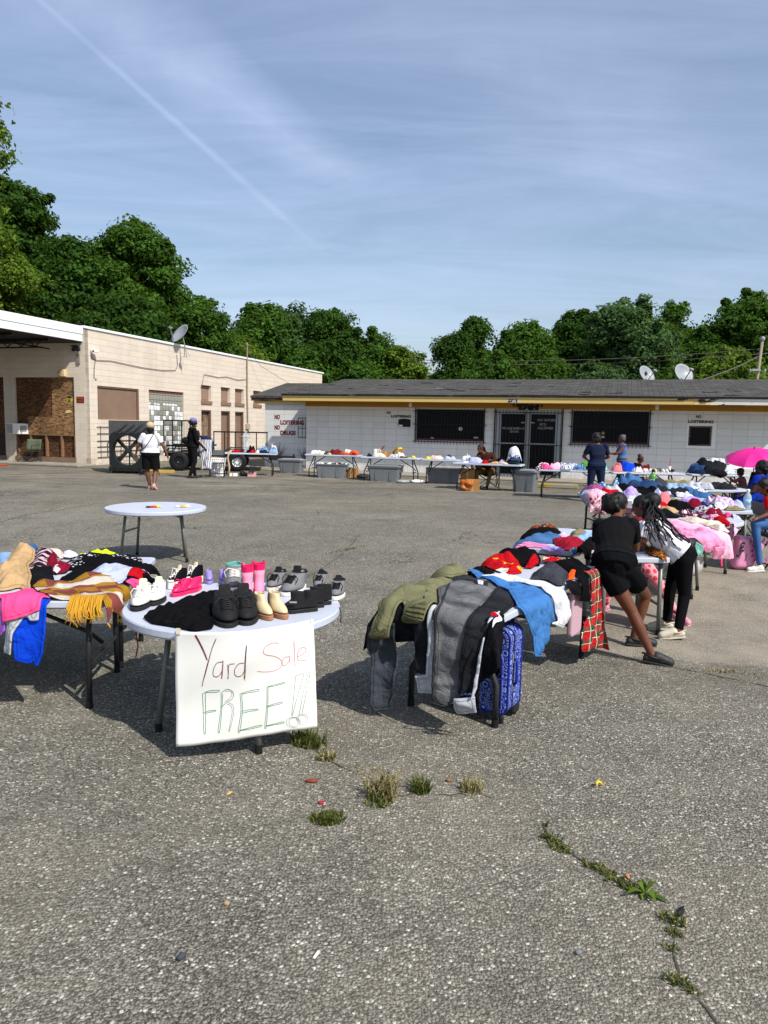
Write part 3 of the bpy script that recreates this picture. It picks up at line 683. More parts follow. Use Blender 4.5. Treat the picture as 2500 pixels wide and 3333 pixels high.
cable('wall_cable', [(.03, 7.9, 3.3), (.03, 8.05, 3.55), (.03, 8.2, 3.95), (.03, 9.5, 3.90), (.03, 10.3, 3.98), (.03, 11.4, 3.90), (.03, 12.3, 3.98)], 'sagging cable over the small boarded windows of the pink building')
cable('service_wire', [(.06, 12.4, 5.5), (.4, 13.2, 4.75), (1.2, 15.0, 3.95), (3.5, 14.5, 3.75)], 'thin wire hanging from the tan pipe towards the shingle roof', .01)
sg = tag(MB().span((-.36, -.012, 2.33), (-.03, -.003, 2.55)).build('warning_sign', plain('black_sign', '#141213', .5), None, (-11.1, 27.5, 0), A_SITE), 'black sign with orange BEWARE OF THE DOG letters beside boarded window', 'sign')
M_or = plain('orange_lettering', '#d2441f', .6)
lettering('sign_text', 'BEWARE', .07, M_or, sg, (-.335, -.014, 2.455), (1, 0, 0), .28, .004, .001)
lettering('sign_text', 'OF THE DOG', .06, M_or, sg, (-.335, -.014, 2.36), (1, 0, 0), .28, .003, .001)
oc = MB().prism([(.145 * math.cos(PI / 8 + k * PI / 4), .145 * math.sin(PI / 8 + k * PI / 4)) for k in range(8)], -.006, 0, Matrix(((1, 0, 0, -.73), (0, 0, -1, .065), (0, 1, 0, 2.45), (0, 0, 0, 1)))).build('alarm_sign', plain('yellow_sign', '#b9a93c', .5), None, (-11.1, 27.5, 0), A_SITE)
tag(oc, 'small yellow octagonal alarm sign nailed on the chipboard window', 'sign')
lettering('sign_text', 'WARNING', .035, M_sign_dark, oc, (-.83, .058, 2.50), (1, 0, 0), .20, .003, .001)
MB().span((-.82, .055, 2.53), (-.64, .0585, 2.57)).span((-.80, .055, 2.36), (-.66, .0585, 2.38)).span((-.80, .055, 2.40), (-.70, .0585, 2.415)).span((-.81, .055, 2.44), (-.70, .0585, 2.455)).build('sign_bars', M_sign_dark, oc)
tri = tag(MB().prism([(0, 0), (.02, .27), (.30, .05)], -.012, 0, Matrix(((1, 0, 0, -.92), (0, .2, -1, .045), (0, 1, 0, 1.93), (0, 0, 0, 1)))).build('wood_scrap', plain('pale_wood', '#c4a678', .8), None, (-11.1, 27.5, 0), A_SITE), 'pale triangular wood scrap stuck on the chipboard window', 'scrap')
bl = thing('alarm_bell_box', 'cream square alarm siren box above the boarded window', 'alarm box', pinkat(-.94, 0, 3.41), A_SITE)
MB().span((-.16, -.14, -.13), (.16, -.003, .13)).build('housing', plain('cream_plastic', '#c9b585', .6), bl, bevel=.012)
MB().lathe([(.09, 0), (.10, -.01), (.08, -.016), (.02, -.012)], (-.03, -.141, 0), 18, 'Y').build('grille', plain('tan_plastic', '#a8946a', .6), bl)
ac = thing('air_conditioner', 'white window air conditioner sticking out of the boarded window', 'air conditioner', pinkat(-3.0, 0, 1.32), A_SITE)
MB().span((-.30, -.38, -.20), (.30, .1, .20)).build('casing', M_white, ac, bevel=.015)
g = MB()
for k in range(11): g.span((-.27, -.392, -.17 + .033 * k), (.0, -.381, -.155 + .033 * k))
for k in range(8): g.span((.301, -.32 + .04 * k, -.12), (.305, -.30 + .04 * k, .12))
g.build('louvre', plain('dark_grey_plastic', '#3f4347', .6), ac)
sl_ = thing('security_light', 'twin lamp security light on the corner under the canopy end', 'lamp', pinkat(-.20, 0, 4.2), A_SITE)
MB().span((-.09, -.05, -.45), (.05, -.003, -.1)).build('solar_panel', plain('grey_box', '#8a807a', .6), sl_)
mb = MB()
for s in (-1, 1): mb.box((s * .1 - .02, -.14, .05), (.13, .09, .11), Matrix.Rotation(.5, 3, 'X'))
mb.bar((-.02, -.01, -.02), (-.02, -.12, .03), .02); mb.build('lamp_head', M_charcoal, sl_, bevel=.01)
MB().box((-.02, -.16, .15), (.30, .2, .015), Matrix.Rotation(-.35, 3, 'X')).build('hood', M_charcoal, sl_)
cm = thing('security_camera', 'small white camera on the pink wall just below the parapet', 'camera', pinkat(0, .42, 4.25), A_SITE)
mb = MB(); mb.bar((0, 0, 0), (.12, .05, -.02), .02); mb.box((.18, .0, .0), (.12, .26, .10)); mb.build('camera_body', M_white, cm, bevel=.015)
MB().ell((.2, -.14, -.02), (.035, .02, .035)).build('lens', M_black, cm, smooth=True)

def dish(name, label, loc, rz, R, tilt, roll, lnbflip=1, logo=False, mast=.5):
    """offset satellite dish: reflector, lnb arm, mast"""
    d = thing(name, label, 'satellite dish', loc, rz, 'satellite dishes on the roofs')
    mb = MB(); n = 28; vs = []; fs = []
    for i in range(7):
        r = i / 6
        for k in range(n):
            a = 2 * PI * k / n; vs.append((R * r * math.cos(a), .16 * R * r * r * 1.6, R * 1.0 * r * math.sin(a)))
    for i in range(6):
        for k in range(n):
            k2 = (k + 1) % n; fs.append((i * n + k, i * n + k2, (i + 1) * n + k2, (i + 1) * n + k))
    mb.v = vs; mb.f = fs
    # bowl opens to -y before tilting
    for i, p in enumerate(mb.v): mb.v[i] = (p[0], -p[1], p[2])
    Mx = Matrix.Rotation(roll, 3, 'Y') @ Matrix.Rotation(tilt, 3, 'X')
    mb.v = [tuple(Mx @ Vector(p) + Vector((0, 0, mast))) for p in mb.v]
    mb.build('reflector', plain('grey_dish', '#8a8f94', .4, .06), d, smooth=True, solid=.012)
    mb = MB(); a = Mx @ Vector((0, -.02, -R * .95)) + Vector((0, 0, mast)); b_ = Mx @ Vector((0, -R * 1.25 * lnbflip, -R * .2)) + Vector((0, 0, mast))
    mb.beam(a, b_, .04, .03); mb.box(b_, (.16, .07, .08), Mx); mb.ell(b_ + Mx @ Vector((0, .06, .02)), (.05, .06, .05)); mb.build('receiver_arm', plain('dish_arm', '#7f8286', .5), d)
    mb = MB(); top = Vector((0, .03, mast)); mb.tube([(0, .12, 0), (0, .12, mast * .6), top], .025, 8); mb.box((0, .12, .01), (.2, .2, .02)); mb.bar((.25, .3, 0), (0, .12, mast * .55), .012); mb.bar((-.25, .3, 0), (0, .12, mast * .55), .012)
    mb.build('mast', M_steel, d)
    if logo:
        mb = MB()
        for sgn, off in ((1, -.03), (-1, .05)):
            pts = []
            for k in range(9): a = rad(-80 + 20 * k) * 1.0; pts.append((.11 * math.cos(a) * sgn + off, .11 * math.sin(a)))
            mb.prism(pts, -.012, -.006, (Matrix.Translation((0, 0, mast)) @ Mx.to_4x4() @ Matrix(((1, 0, 0, .0), (0, 0, 1, -.045), (0, 1, 0, .10), (0, 0, 0, 1)))))
        mb.build('dish_mark', M_charcoal, d)
    return d
# ================================================================ TREES
def leaf_mat(name, a, b_, c_, trans=.36):
    m, t, b = newmat(name); geo = t.new('ShaderNodeNewGeometry'); o = ocoord(t)
    r = geo.outputs['Random Per Island']
    col = t.ramp(r, [(0, lin(a)), (.55, lin(b_)), (1, lin(c_))])
    n = t.noise(o, .55, 3, .6); s = t.maprange(n, .3, .7, .68, 1.32)
    col = t.mix(1.0, col, t.comb(s, s, t.math('MULTIPLY', s, .9)), 'MULTIPLY')
    t.l.new(col, b.inputs['Base Color']); b.inputs['Roughness'].default_value = .75; b.inputs['Specular IOR Level'].default_value = .12
    tr = t.new('ShaderNodeBsdfTranslucent'); t.l.new(t.mix(.5, col, c4('#6f8a1e')), tr.inputs[0])
    mx = t.new('ShaderNodeMixShader'); mx.inputs[0].default_value = trans
    out = m.node_tree.nodes['Material Output']
    t.l.new(b.outputs[0], mx.inputs[1]); t.l.new(tr.outputs[0], mx.inputs[2]); t.l.new(mx.outputs[0], out.inputs[0]); return m
L_dark = leaf_mat('dark_leaves', '#243a15', '#2f4d1b', '#3d5f24')
L_mid = leaf_mat('green_leaves', '#2d4718', '#3c5c20', '#4d7028')
L_light = leaf_mat('light_leaves', '#40581c', '#566f26', '#6c8430', .35)
L_grey = leaf_mat('greyish_leaves', '#31492a', '#43603a', '#587449')
M_bark = plain('bark', '#5a4c40', .9, .3, 5, .5, 25)

def leaves_mesh(name, cl, per, leaf, spread, rng, flat=.5, aspect=1.7):
    """leaf-sized faces round every cluster centre; cl rows: x y z, outward normal, radius"""
    cl = np.asarray(cl, float); n = len(cl) * per
    c = np.repeat(cl[:, :3], per, 0); out = np.repeat(cl[:, 3:6], per, 0); rr = np.repeat(cl[:, 6], per)[:, None]
    d = rng.normal(size=(n, 3)); d /= np.linalg.norm(d, axis=1)[:, None] + 1e-9
    rad_ = np.cbrt(rng.uniform(.15, 1, (n, 1))) * rr * spread
    p = c + d * rad_ * np.array([1, 1, .75])
    nm = d * .6 + out * .5 + rng.normal(size=(n, 3)) * .55 + np.array([0, 0, flat])
    nm /= np.linalg.norm(nm, axis=1)[:, None]
    a = np.cross(nm, rng.normal(size=(n, 3))); a /= np.linalg.norm(a, axis=1)[:, None] + 1e-9
    b = np.cross(nm, a); s = (leaf * rng.uniform(.6, 1.35, (n, 1)))
    a = a * s * .5 * aspect; b = b * s * .5
    v = np.empty((n, 4, 3)); v[:, 0] = p - a; v[:, 1] = p + b - a * .1 + nm * s * .08; v[:, 2] = p + a; v[:, 3] = p - b - a * .1 + nm * s * .08
    me = bpy.data.meshes.new(name); me.vertices.add(n * 4); me.vertices.foreach_set('co', v.astype(np.float32).ravel())
    me.loops.add(n * 4); me.loops.foreach_set('vertex_index', np.arange(n * 4, dtype=np.int32))
    me.polygons.add(n); me.polygons.foreach_set('loop_start', np.arange(0, n * 4, 4, dtype=np.int32)); me.update(calc_edges=True)
    return me
def tree(name, label, loc, height, width, base, leafm, seed, leaf=.26, per=36, dens=1.0, kind='round', group='trees behind the buildings', rz=0.0, depth=None):
    rng = np.random.default_rng(seed); root = thing(name, label, 'tree', loc, rz, group)
    rx = width / 2; ry = (depth or width) / 2; ch = height - base; cz = base + ch * .5
    cl = []; lobes = []
    nl = int(16 + 4.2 * width)
    for i in range(nl):
        u = rng.uniform(-1, 1) if kind != 'tall' else rng.uniform(-1, 1)
        th = rng.uniform(0, 2 * PI); k = math.sqrt(max(0, 1 - abs(u) ** 2.2)) * rng.uniform(.45, .9)
        lr = rng.uniform(.09, .25) * min(width, ch) * .9
        lobes.append(((rx - lr * .6) * k * math.cos(th), (ry - lr * .6) * k * math.sin(th), cz + u * (ch * .5 - lr * .8), lr))
    lobes.append((0, 0, cz + ch * .5 - .16 * min(width, ch), .17 * min(width, ch)))
    for (x, y, z, lr) in lobes:
        m = int((9 + 13 * lr * lr) * dens)
        for k in range(m):
            d = rng.normal(size=3); d /= np.linalg.norm(d); d[2] = d[2] if d[2] > -.5 else d[2] * .5
            q = rng.uniform(.5, 1.28)
            cl.append((x + d[0] * lr * q, y + d[1] * lr * q, z + d[2] * lr * q * .85, *d, rng.uniform(.3, .8)))
        if rng.uniform() < .6:      # a shoot that leaves the outline
            d = np.array([rng.normal() * .5, rng.normal() * .5, abs(rng.normal()) + .3]); d /= np.linalg.norm(d)
            for k in range(3): cl.append((x + d[0] * lr * (1.1 + .16 * k), y + d[1] * lr * (1.1 + .16 * k), z + d[2] * lr * (1.1 + .16 * k), *d, .28))
    me = leaves_mesh('crown', cl, int(per * 2.6), leaf * .60, 1.15, rng); me.materials.append(leafm)
    o = bpy.data.objects.new('crown', me); C.objects.link(o); o.parent = root
    mb = MB(); r0 = .03 * height * .55 + .05
    wob = [(rng.normal() * .12, rng.normal() * .12) for _ in range(6)]
    top = base + ch * .72
    mb.tube([(wob[i][0] * i * .3, wob[i][1] * i * .3, top * i / 5) for i in range(6)], [r0 * (1 - .16 * i) for i in range(6)], 10)
    for (x, y, z, lr) in lobes:
        z0 = max(base * .75, z - math.hypot(x, y) * .9 - .6); z0 = min(z0, top * .95); f = z0 / top * 5; i = min(4, int(f))
        bx = wob[i][0] * i * .3; by = wob[i][1] * i * .3
        mb.tube([(bx, by, z0), (bx + x * .4, by + y * .4, z0 + (z - z0) * .45 + .15), (x * .9, y * .9, z), (x * 1.05, y * 1.05, z + lr * .6)], [r0 * .38, r0 * .26, r0 * .14, .012], 6)
    mb.build('trunk', M_bark, root, smooth=True)
    return root
def treepx(name, label, sx, sy, wpx, Y, leafm, seed, base=1.5, **k):
    p = AY(sx, sy, Y); return tree(name, label, (p.x, p.y, 0), p.z, wpx * Y / F, base, leafm, seed, **k)
GB = 'trees behind the buildings'
treepx('tree', 'tall dark green tree highest on the left, above the white canopy', 50, 605, 370, 46, L_dark, 3, 3, leaf=.27, per=34)
treepx('tree', 'tall dark tree right behind the front corner of the pink building', 235, 790, 330, 44, L_dark, 5, 2, leaf=.26, per=32)
treepx('tree', 'broad round green tree behind the satellite dish on the pink building', 445, 745, 400, 47, L_mid, 8, 2, leaf=.26, per=34)
treepx('tree', 'dark green tree low behind the pink parapet left of the dish', 400, 960, 380, 42, L_dark, 9, 1, leaf=.25, per=30)
treepx('tree', 'light feathery green tree just right of the satellite dish', 650, 985, 260, 45, L_mid, 11, 1, leaf=.22, per=26, dens=.8)
treepx('tree', 'yellow green tree with open branches at the left edge of the photo', -190, 270, 420, 34, L_light, 21, 9, leaf=.26, per=7, dens=.3)
treepx('tree', 'yellow green bushy tree low at the left edge above the canopy', -60, 720, 320, 39, L_light, 23, 3, leaf=.2, per=34, dens=.6)
treepx('tree', 'dense green tree above the far end of the pink wall', 850, 1005, 270, 56, L_mid, 31, 1.5, leaf=.27, per=26, dens=.8)
treepx('tree', 'feathery grey green tree above the top of the tan pipe', 960, 1000, 290, 58, L_grey, 33, 1.5, leaf=.27, per=26, dens=.8)
treepx('tree', 'dark green tree with a thin top shoot above the left roof end', 1085, 1012, 270, 56, L_dark, 35, 1.5, leaf=.27, per=26, dens=.8)
treepx('tree', 'thin leafed tree sloping down towards the gap of sky', 1210, 1085, 260, 57, L_mid, 37, 1.5, leaf=.24, per=24, dens=.7)
treepx('tree', 'low light green tree ending at the gap of sky', 1320, 1140, 180, 56, L_light, 39, 1.5, leaf=.24, per=22, dens=.7)
treepx('shrub', 'dark low bush in the gap of sky between the trees', 1395, 1222, 110, 60, L_dark, 40, .6, leaf=.22, per=22)
treepx('tree', 'dark rounded tree with visible limbs on the right side of the sky gap', 1480, 1100, 170, 50, L_dark, 41, 2.4, leaf=.22, per=22, dens=.7)
treepx('tree', 'dark pointed tree standing taller behind the right side of the gap', 1545, 1050, 130, 54, L_dark, 43, 2, leaf=.24, per=26)
treepx('tree', 'wide dark green tree above the house number', 1715, 1045, 260, 52, L_mid, 45, 1.2, leaf=.26, per=28)
treepx('tree', 'dark tree filling between the wide tree and the tallest grey green tree', 1880, 1030, 200, 56, L_dark, 47, 1.2, leaf=.26, per=28)
treepx('tree', 'tall grey green tree highest above the store roof', 2050, 970, 330, 50, L_grey, 49, 1.2, leaf=.26, per=32)
treepx('tree', 'thin topped light green tree right of the tallest grey green tree', 2200, 995, 170, 55, L_mid, 51, 1.2, leaf=.22, per=20, dens=.7)
treepx('tree', 'low broad green tree above the roof dishes', 2290, 1085, 260, 52, L_mid, 53, 1.0, leaf=.25, per=28)
treepx('tree', 'big dark green tree at the right edge behind the utility pole', 2460, 965, 330, 52, L_mid, 55, 1.2, leaf=.26, per=34)
for i, (sx, sy, w, Y, lm) in enumerate(((1600, 1165, 240, 49, L_mid), (1790, 1185, 230, 48, L_mid), (1950, 1190, 230, 47, L_grey), (2120, 1165, 250, 48, L_mid), (2380, 1140, 260, 47, L_light), (1000, 1150, 260, 53, L_mid), (1160, 1190, 250, 53, L_mid), (780, 1100, 220, 51, L_light))):
    treepx('shrub', ('rounded bush just above the store roof, left of the house number', 'low bush just above the store roof over the house number', 'grey green bush over the roof left of the roof dishes', 'leafy bush directly behind the two roof dishes', 'yellow green bush left of the utility pole',
                     'bush above the roof step beside the pink wall', 'leafy bush above the roof left of the sky gap', 'light bush behind the pink parapet by the tan pipe')[i], sx, sy, w, Y, lm, 60 + i, .4, leaf=.24, per=26, dens=.8, group='bushes behind the store')
# pole, wires, mast
pp = AY(2483, 1108, 44); pb = AY(2462, 1262, 44)
pole = thing('utility_pole', 'leaning grey wooden utility pole at the right edge of the roof', 'pole', (pb.x - .28, 44, 0))
k = (pp.x - pb.x) / (pp.z - pb.z)
MB().tube([(0, 0, 0), (k * pp.z, 0, pp.z)], [.10, .075], 10).build('post', plain('grey_wood', '#8a7d70', .9, .2, 4), pole, smooth=True)
mb = MB(); mb.ell((k * pp.z, 0, pp.z + .08), (.14, .14, .16)); mb.box((k * 5.3 - .2, -.1, 5.4), (.5, .15, .12)); mb.ell((k * 5 - .5, -.1, 5.35), (.07, .07, .12)); mb.ell((k * 5 + .35, -.1, 5.35), (.07, .07, .12)); mb.build('insulator', M_steel, pole)
def wire(label, a, b_, sag, r=.02):
    a, b_ = Vector(a), Vector(b_); pts = [a.lerp(b_, i / 14) - Vector((0, 0, sag * 4 * (i / 14) * (1 - i / 14))) for i in range(15)]
    return tag(MB().tube(pts, r, 5).build('overhead_wire', Mcable, smooth=True), label, 'wire', 'overhead wires')
wire('upper overhead wire crossing behind the store roof to the pole', AY(1330, 1170, 50), AY(2478, 1135, 44.2), .35)
wire('lower overhead wire crossing behind the store roof', AY(1330, 1178, 50), AY(2520, 1148, 44.2), .4)
wire('thick service wire rising from the roof dish to the pole', AY(2240, 1250, 34), AY(2468, 1160, 43.8), .12, .03)
dish('satellite_dish', 'grey satellite dish on a bracket on the pink wall top', pinkat(.25, 6.0, 4.55), rad(-60), .48, rad(-38), rad(25), 1, False, .95)
dish('satellite_dish', 'grey roof dish with a dark curved mark, left of the two on the store roof', AY(2098, 1262, 31.5) , rad(20), .42, rad(-30), rad(20), 1, True, .50)
dish('satellite_dish', 'plain grey roof dish, right of the two on the store roof', AY(2218, 1262, 31.5), rad(12), .45, rad(-28), rad(16), 1, False, .55)
an = thing('antenna', 'thin distant lattice mast above the trees over the store', 'mast', (AY(1935, 1012, 75).x, 75, 0))
p = AY(1935, 1012, 75); MB().tube([(0, 0, 0), (0, 0, p.z)], .07, 6).build('mast', M_steel, an)
MB().bar((-.3, 0, p.z - .2), (.3, 0, p.z - .2), .04).build('crossbar', M_steel, an)
vp = AY(1703, 1245, 31.8); tag(MB().bar((vp.x, vp.y, 3.5), (vp.x, vp.y, vp.z + .13), .07).lathe([(.08, 0), (.08, .02)], (vp.x, vp.y, vp.z + .13), 10).build('vent_pipe', plain('rust_pipe', '#6b5b4d', .8)), 'short vent pipe on the store roof ridge above the number', 'pipe')
# ================================================================ TABLES AND CLOTHES
def _hash(ix, iy, s):
    h = (ix * 374761393 + iy * 668265263 + s * 2147483647) & 0xffffffff
    h = ((h ^ (h >> 13)) * 1274126177) & 0xffffffff
    return ((h ^ (h >> 16)) & 0xffff) / 65535.0
def vnoise(x, y, s=0):
    """smooth value noise for arrays, 0..1"""
    x = np.asarray(x, float); y = np.asarray(y, float); ix = np.floor(x).astype(np.int64); iy = np.floor(y).astype(np.int64)
    fx = x - ix; fy = y - iy; fx = fx * fx * (3 - 2 * fx); fy = fy * fy * (3 - 2 * fy)
    a = _hash(ix, iy, s); b = _hash(ix + 1, iy, s); c = _hash(ix, iy + 1, s); d = _hash(ix + 1, iy + 1, s)
    return (a * (1 - fx) + b * fx) * (1 - fy) + (c * (1 - fx) + d * fx) * fy
def ridged(x, y, s=0):
    wx = vnoise(x * .7, y * .7, s + 11) * 1.6; wy = vnoise(x * .7 + 9, y * .7, s + 12) * 1.6
    a = 1 - np.abs(2 * vnoise(x + wx, y + wy, s) - 1); b = 1 - np.abs(2 * vnoise(2.1 * x + wy, 2.1 * y + wx, s + 1) - 1)
    return .68 * a + .32 * b
def inpoly(px, py, poly):
    r = np.zeros(px.shape, bool); n = len(poly)
    for i in range(n):
        x0, y0 = poly[i]; x1, y1 = poly[(i + 1) % n]
        c = ((y0 > py) != (y1 > py)); dy = (y1 - y0) if abs(y1 - y0) > 1e-12 else 1e-12
        r ^= c & (px < (x1 - x0) * (py - y0) / dy + x0)
    return r
def smoothpoly(poly, it=2):
    for _ in range(it):
        q = []
        for i in range(len(poly)):
            a = poly[i]; b = poly[(i + 1) % len(poly)]
            q += [(a[0] * .78 + b[0] * .22, a[1] * .78 + b[1] * .22), (a[0] * .22 + b[0] * .78, a[1] * .22 + b[1] * .78)]
        poly = q
    return poly

class Surf:
    """a table top seen as cloth sees it: flat, then down over its edges.  u, v run over the top and on down the sides"""
    def __init__(s, loc, rz, W, D, z, lip=.025, ext=1.1):
        s.loc = Vector((loc[0], loc[1], 0)); s.rz = rz; s.W = W; s.D = D; s.z = z; s.r = lip
        s.M = Matrix.Translation(s.loc) @ Matrix.Rotation(rz, 4, 'Z'); s.Mi = s.M.inverted()
        s.cs = .02; s.cap = .16; s.u0 = -W / 2 - ext; s.v0 = -D / 2 - ext
        s.H = np.zeros((int((W + 2 * ext) / s.cs) + 1, int((D + 2 * ext) / s.cs) + 1))
    def pix(s, x, y, lift=.04):
        d = s.Mi.to_3x3() @ ray(x, y); o = s.Mi @ Vector((0, 0, CH))
        t = (s.z + lift - o.z) / d.z; p = o + d * t
        if abs(p.x) <= s.W / 2 and abs(p.y) <= s.D / 2: return (p.x, p.y)
        best = None
        for ax, sg in ((0, -1), (0, 1), (1, -1), (1, 1)):
            lim = (s.W if ax == 0 else s.D) / 2 + .02
            if d[ax] * sg >= 0: continue                      # this side faces away from the eye
            t = (sg * lim - o[ax]) / d[ax]; q = o + d * t; oth = 1 - ax
            over = max(0, abs(q[oth]) - (s.D if ax == 0 else s.W) / 2)
            if q.z > s.z + lift + .02: continue
            if best is None or over < best[0] - 1e-6: best = (over, ax, sg, q)
        if best is None: return (p.x, p.y)
        _, ax, sg, q = best; drop = max(0, s.z - q.z); e = (s.W if ax == 0 else s.D) / 2
        r = [q.x, q.y]; r[ax] = sg * (e + drop); lo = (s.D if ax == 0 else s.W) / 2
        return tuple(r)
    def sampleH(s, u, v):
        i = np.clip((u - s.u0) / s.cs, 0, s.H.shape[0] - 1.01); j = np.clip((v - s.v0) / s.cs, 0, s.H.shape[1] - 1.01)
        a = i.astype(int); b = j.astype(int); fa = i - a; fb = j - b; H = s.Hs
        return (H[a, b] * (1 - fa) + H[a + 1, b] * fa) * (1 - fb) + (H[a, b + 1] * (1 - fa) + H[a + 1, b + 1] * fa) * fb
    def soften(s, k=3):
        H = s.H.copy()
        for _ in range(2):
            for sh in ((1, 0), (-1, 0), (0, 1), (0, -1)): H = np.maximum(H, np.roll(s.H, sh, (0, 1)))
        for _ in range(k):
            H = (H + np.roll(H, 1, 0) + np.roll(H, -1, 0) + np.roll(H, 1, 1) + np.roll(H, -1, 1)) / 5
        s.Hs = np.maximum(H, s.H)
    def grow(s, u, v, h):
        i = np.clip(((u - s.u0) / s.cs).round().astype(int), 0, s.H.shape[0] - 1); j = np.clip(((v - s.v0) / s.cs).round().astype(int), 0, s.H.shape[1] - 1)
        np.maximum.at(s.H, (i, j), h)
    def place(s, u, v, h, fold):
        """3-D points for cloth coordinates: u, v, height off the surface, sideways swing of hanging folds"""
        a = np.maximum(np.abs(u) - s.W / 2, 0); b = np.maximum(np.abs(v) - s.D / 2, 0); su = np.sign(u); sv = np.sign(v)
        cx = np.clip(u, -s.W / 2, s.W / 2); cy = np.clip(v, -s.D / 2, s.D / 2)
        d = np.maximum(a, b) + .35 * np.minimum(a, b); w = a / np.maximum(a + b, 1e-9)
        r = s.r; ang = np.minimum(d / r, PI / 2); sn, co = np.sin(ang), np.cos(ang)
        out = (r + h) * sn + fold * np.clip(d / .12, 0, 1); drop = np.where(d > r * PI / 2, d - r * PI / 2 + r, r * (1 - co)) + h * (1 - co)
        ou = np.where(a > 0, out * w + a * (1 - w), 0); ov = np.where(b > 0, out * (1 - w) + b * w, 0)
        return np.stack([cx + su * ou, cy + sv * ov, s.z + h - drop], 1), d
def make_cloth(name, surf, poly, m, th=.012, puff=0.0, wr=.010, wf=9.0, fold=.02, ff=9.0, cell=.016, seed=0, uvrot=0.0, smooth=0, crump=0.0, parent=None, dome=1.0, minz=.02, sub=1, growk=.45):
    poly = smoothpoly(poly, smooth) if smooth else poly; th = th if th < .012 else .009 + .35 * (th - .012)
    P = np.array(poly); lo = P.min(0); hi = P.max(0)
    nx = max(4, int(math.ceil((hi[0] - lo[0]) / cell))); ny = max(4, int(math.ceil((hi[1] - lo[1]) / cell)))
    gx = np.linspace(lo[0] - 1e-4, hi[0] + 1e-4, nx + 1); gy = np.linspace(lo[1] - 1e-4, hi[1] + 1e-4, ny + 1)
    X, Y = np.meshgrid(gx, gy, indexing='ij'); cxm = (X[:-1, :-1] + X[1:, 1:]) / 2; cym = (Y[:-1, :-1] + Y[1:, 1:]) / 2
    keep = inpoly(cxm, cym, poly)
    if keep.sum() < 3: keep[:] = True
    idx = -np.ones(X.shape, int); use = np.zeros(X.shape, int)
    for a in (0, 1):
        for b in (0, 1): use[a:a + nx, b:b + ny] += keep
    sel = use > 0; idx[sel] = np.arange(sel.sum()); u = X[sel].copy(); v = Y[sel].copy(); edge = use[sel] < 4
    # boundary points slide onto the outline
    A = P; B = np.roll(P, -1, 0); AB = B - A; L2 = (AB ** 2).sum(1) + 1e-12
    pt = np.stack([u[edge], v[edge]], 1); tt = np.clip(((pt[:, None] - A[None]) * AB[None]).sum(2) / L2[None], 0, 1)
    q = A[None] + tt[..., None] * AB[None]; dist = ((q - pt[:, None]) ** 2).sum(2); k = dist.argmin(1)
    u[edge] = q[np.arange(len(k)), k, 0]; v[edge] = q[np.arange(len(k)), k, 1]
    # distance to the outline for the pillow-like thickness
    pa = np.stack([u, v], 1); de = np.full(len(u), 9.0)
    for i in range(len(A)):
        t_ = np.clip(((pa - A[i]) * AB[i]).sum(1) / L2[i], 0, 1); qq = A[i] + t_[:, None] * AB[i]
        de = np.minimum(de, np.hypot(*(pa - qq).T))
    dm = max(de.max(), 1e-6); pf = np.clip(de / max(min(dm * .8, .07), 1e-6), 0, 1); pf = pf * pf * (3 - 2 * pf) if dome < 2 else np.sqrt(1 - (1 - np.clip(de / dm, 0, 1)) ** 2)
    surf.soften(); base = surf.sampleH(u, v)
    c, s_ = math.cos(uvrot), math.sin(uvrot); ru = u * c + v * s_; rv = -u * s_ + v * c
    rn = ridged(ru * wf, rv * wf * .55, seed) ** 1.7 - .38; fine = ridged(ru * wf * 2.7 + rn, rv * wf * 1.7, seed + 31) - .5
    h = base + th * .6 + puff * pf * (.70 + .42 * rn) + wr * (2 * rn + 1.5 * fine) * (.3 + .7 * pf) + crump * pf * (rn + .45 * fine)
    h = np.maximum(h, base * .9 + th * .5)
    ex = np.maximum(np.abs(u) - surf.W / 2, 0); ey = np.maximum(np.abs(v) - surf.D / 2, 0)
    tang = np.where(ex > ey, v, u); hang = np.hypot(ex, ey)
    fo = (vnoise(tang * ff + vnoise(hang * 3, tang * 2, seed + 5) * .9, hang * 1.3, seed + 3) - .35) * fold * 2 * np.clip(hang / .25, .1, 1.3) + .35 * fold * np.sin(tang * ff * 4.1 + seed + hang * 3) * np.clip(hang / .3, 0, 1)
    fo = fo + np.where(hang > .05, .01 * np.maximum(rn, 0), 0)
    pts, d = surf.place(u, v, h, np.maximum(fo, -.01))
    pts[:, 2] = np.maximum(pts[:, 2], minz)
    surf.grow(u, v, np.minimum(base + th * 1.1 + (h - base) * growk + np.maximum(fo, 0) * np.clip(hang / .12, 0, 1), surf.cap))
    org = np.array([pts[:, 0].mean(), pts[:, 1].mean(), pts[:, 2].min()])
    me = bpy.data.meshes.new(name)
    F_ = []
    I, J = np.nonzero(keep)
    for i, j in zip(I, J): F_.append((idx[i, j], idx[i + 1, j], idx[i + 1, j + 1], idx[i, j + 1]))
    lp = pts - org
    me.from_pydata([tuple(p) for p in lp], [], [tuple(int(a) for a in f) for f in F_])
    ha = me.attributes.new('hem', 'FLOAT', 'POINT'); ha.data.foreach_set('value', de.astype(np.float32))
    ul = me.uv_layers.new(name='UVMap')
    vi = np.empty(len(me.loops), np.int32); me.loops.foreach_get('vertex_index', vi)
    uvs = np.stack([ru[vi] + 3.3, rv[vi] + 3.3], 1); ul.data.foreach_set('uv', uvs.astype(np.float32).ravel())
    me.polygons.foreach_set('use_smooth', np.ones(len(me.polygons), bool)); me.materials.append(m)
    o = bpy.data.objects.new(name, me); C.objects.link(o)
    o.matrix_world = surf.M @ Matrix.Translation(Vector(org))
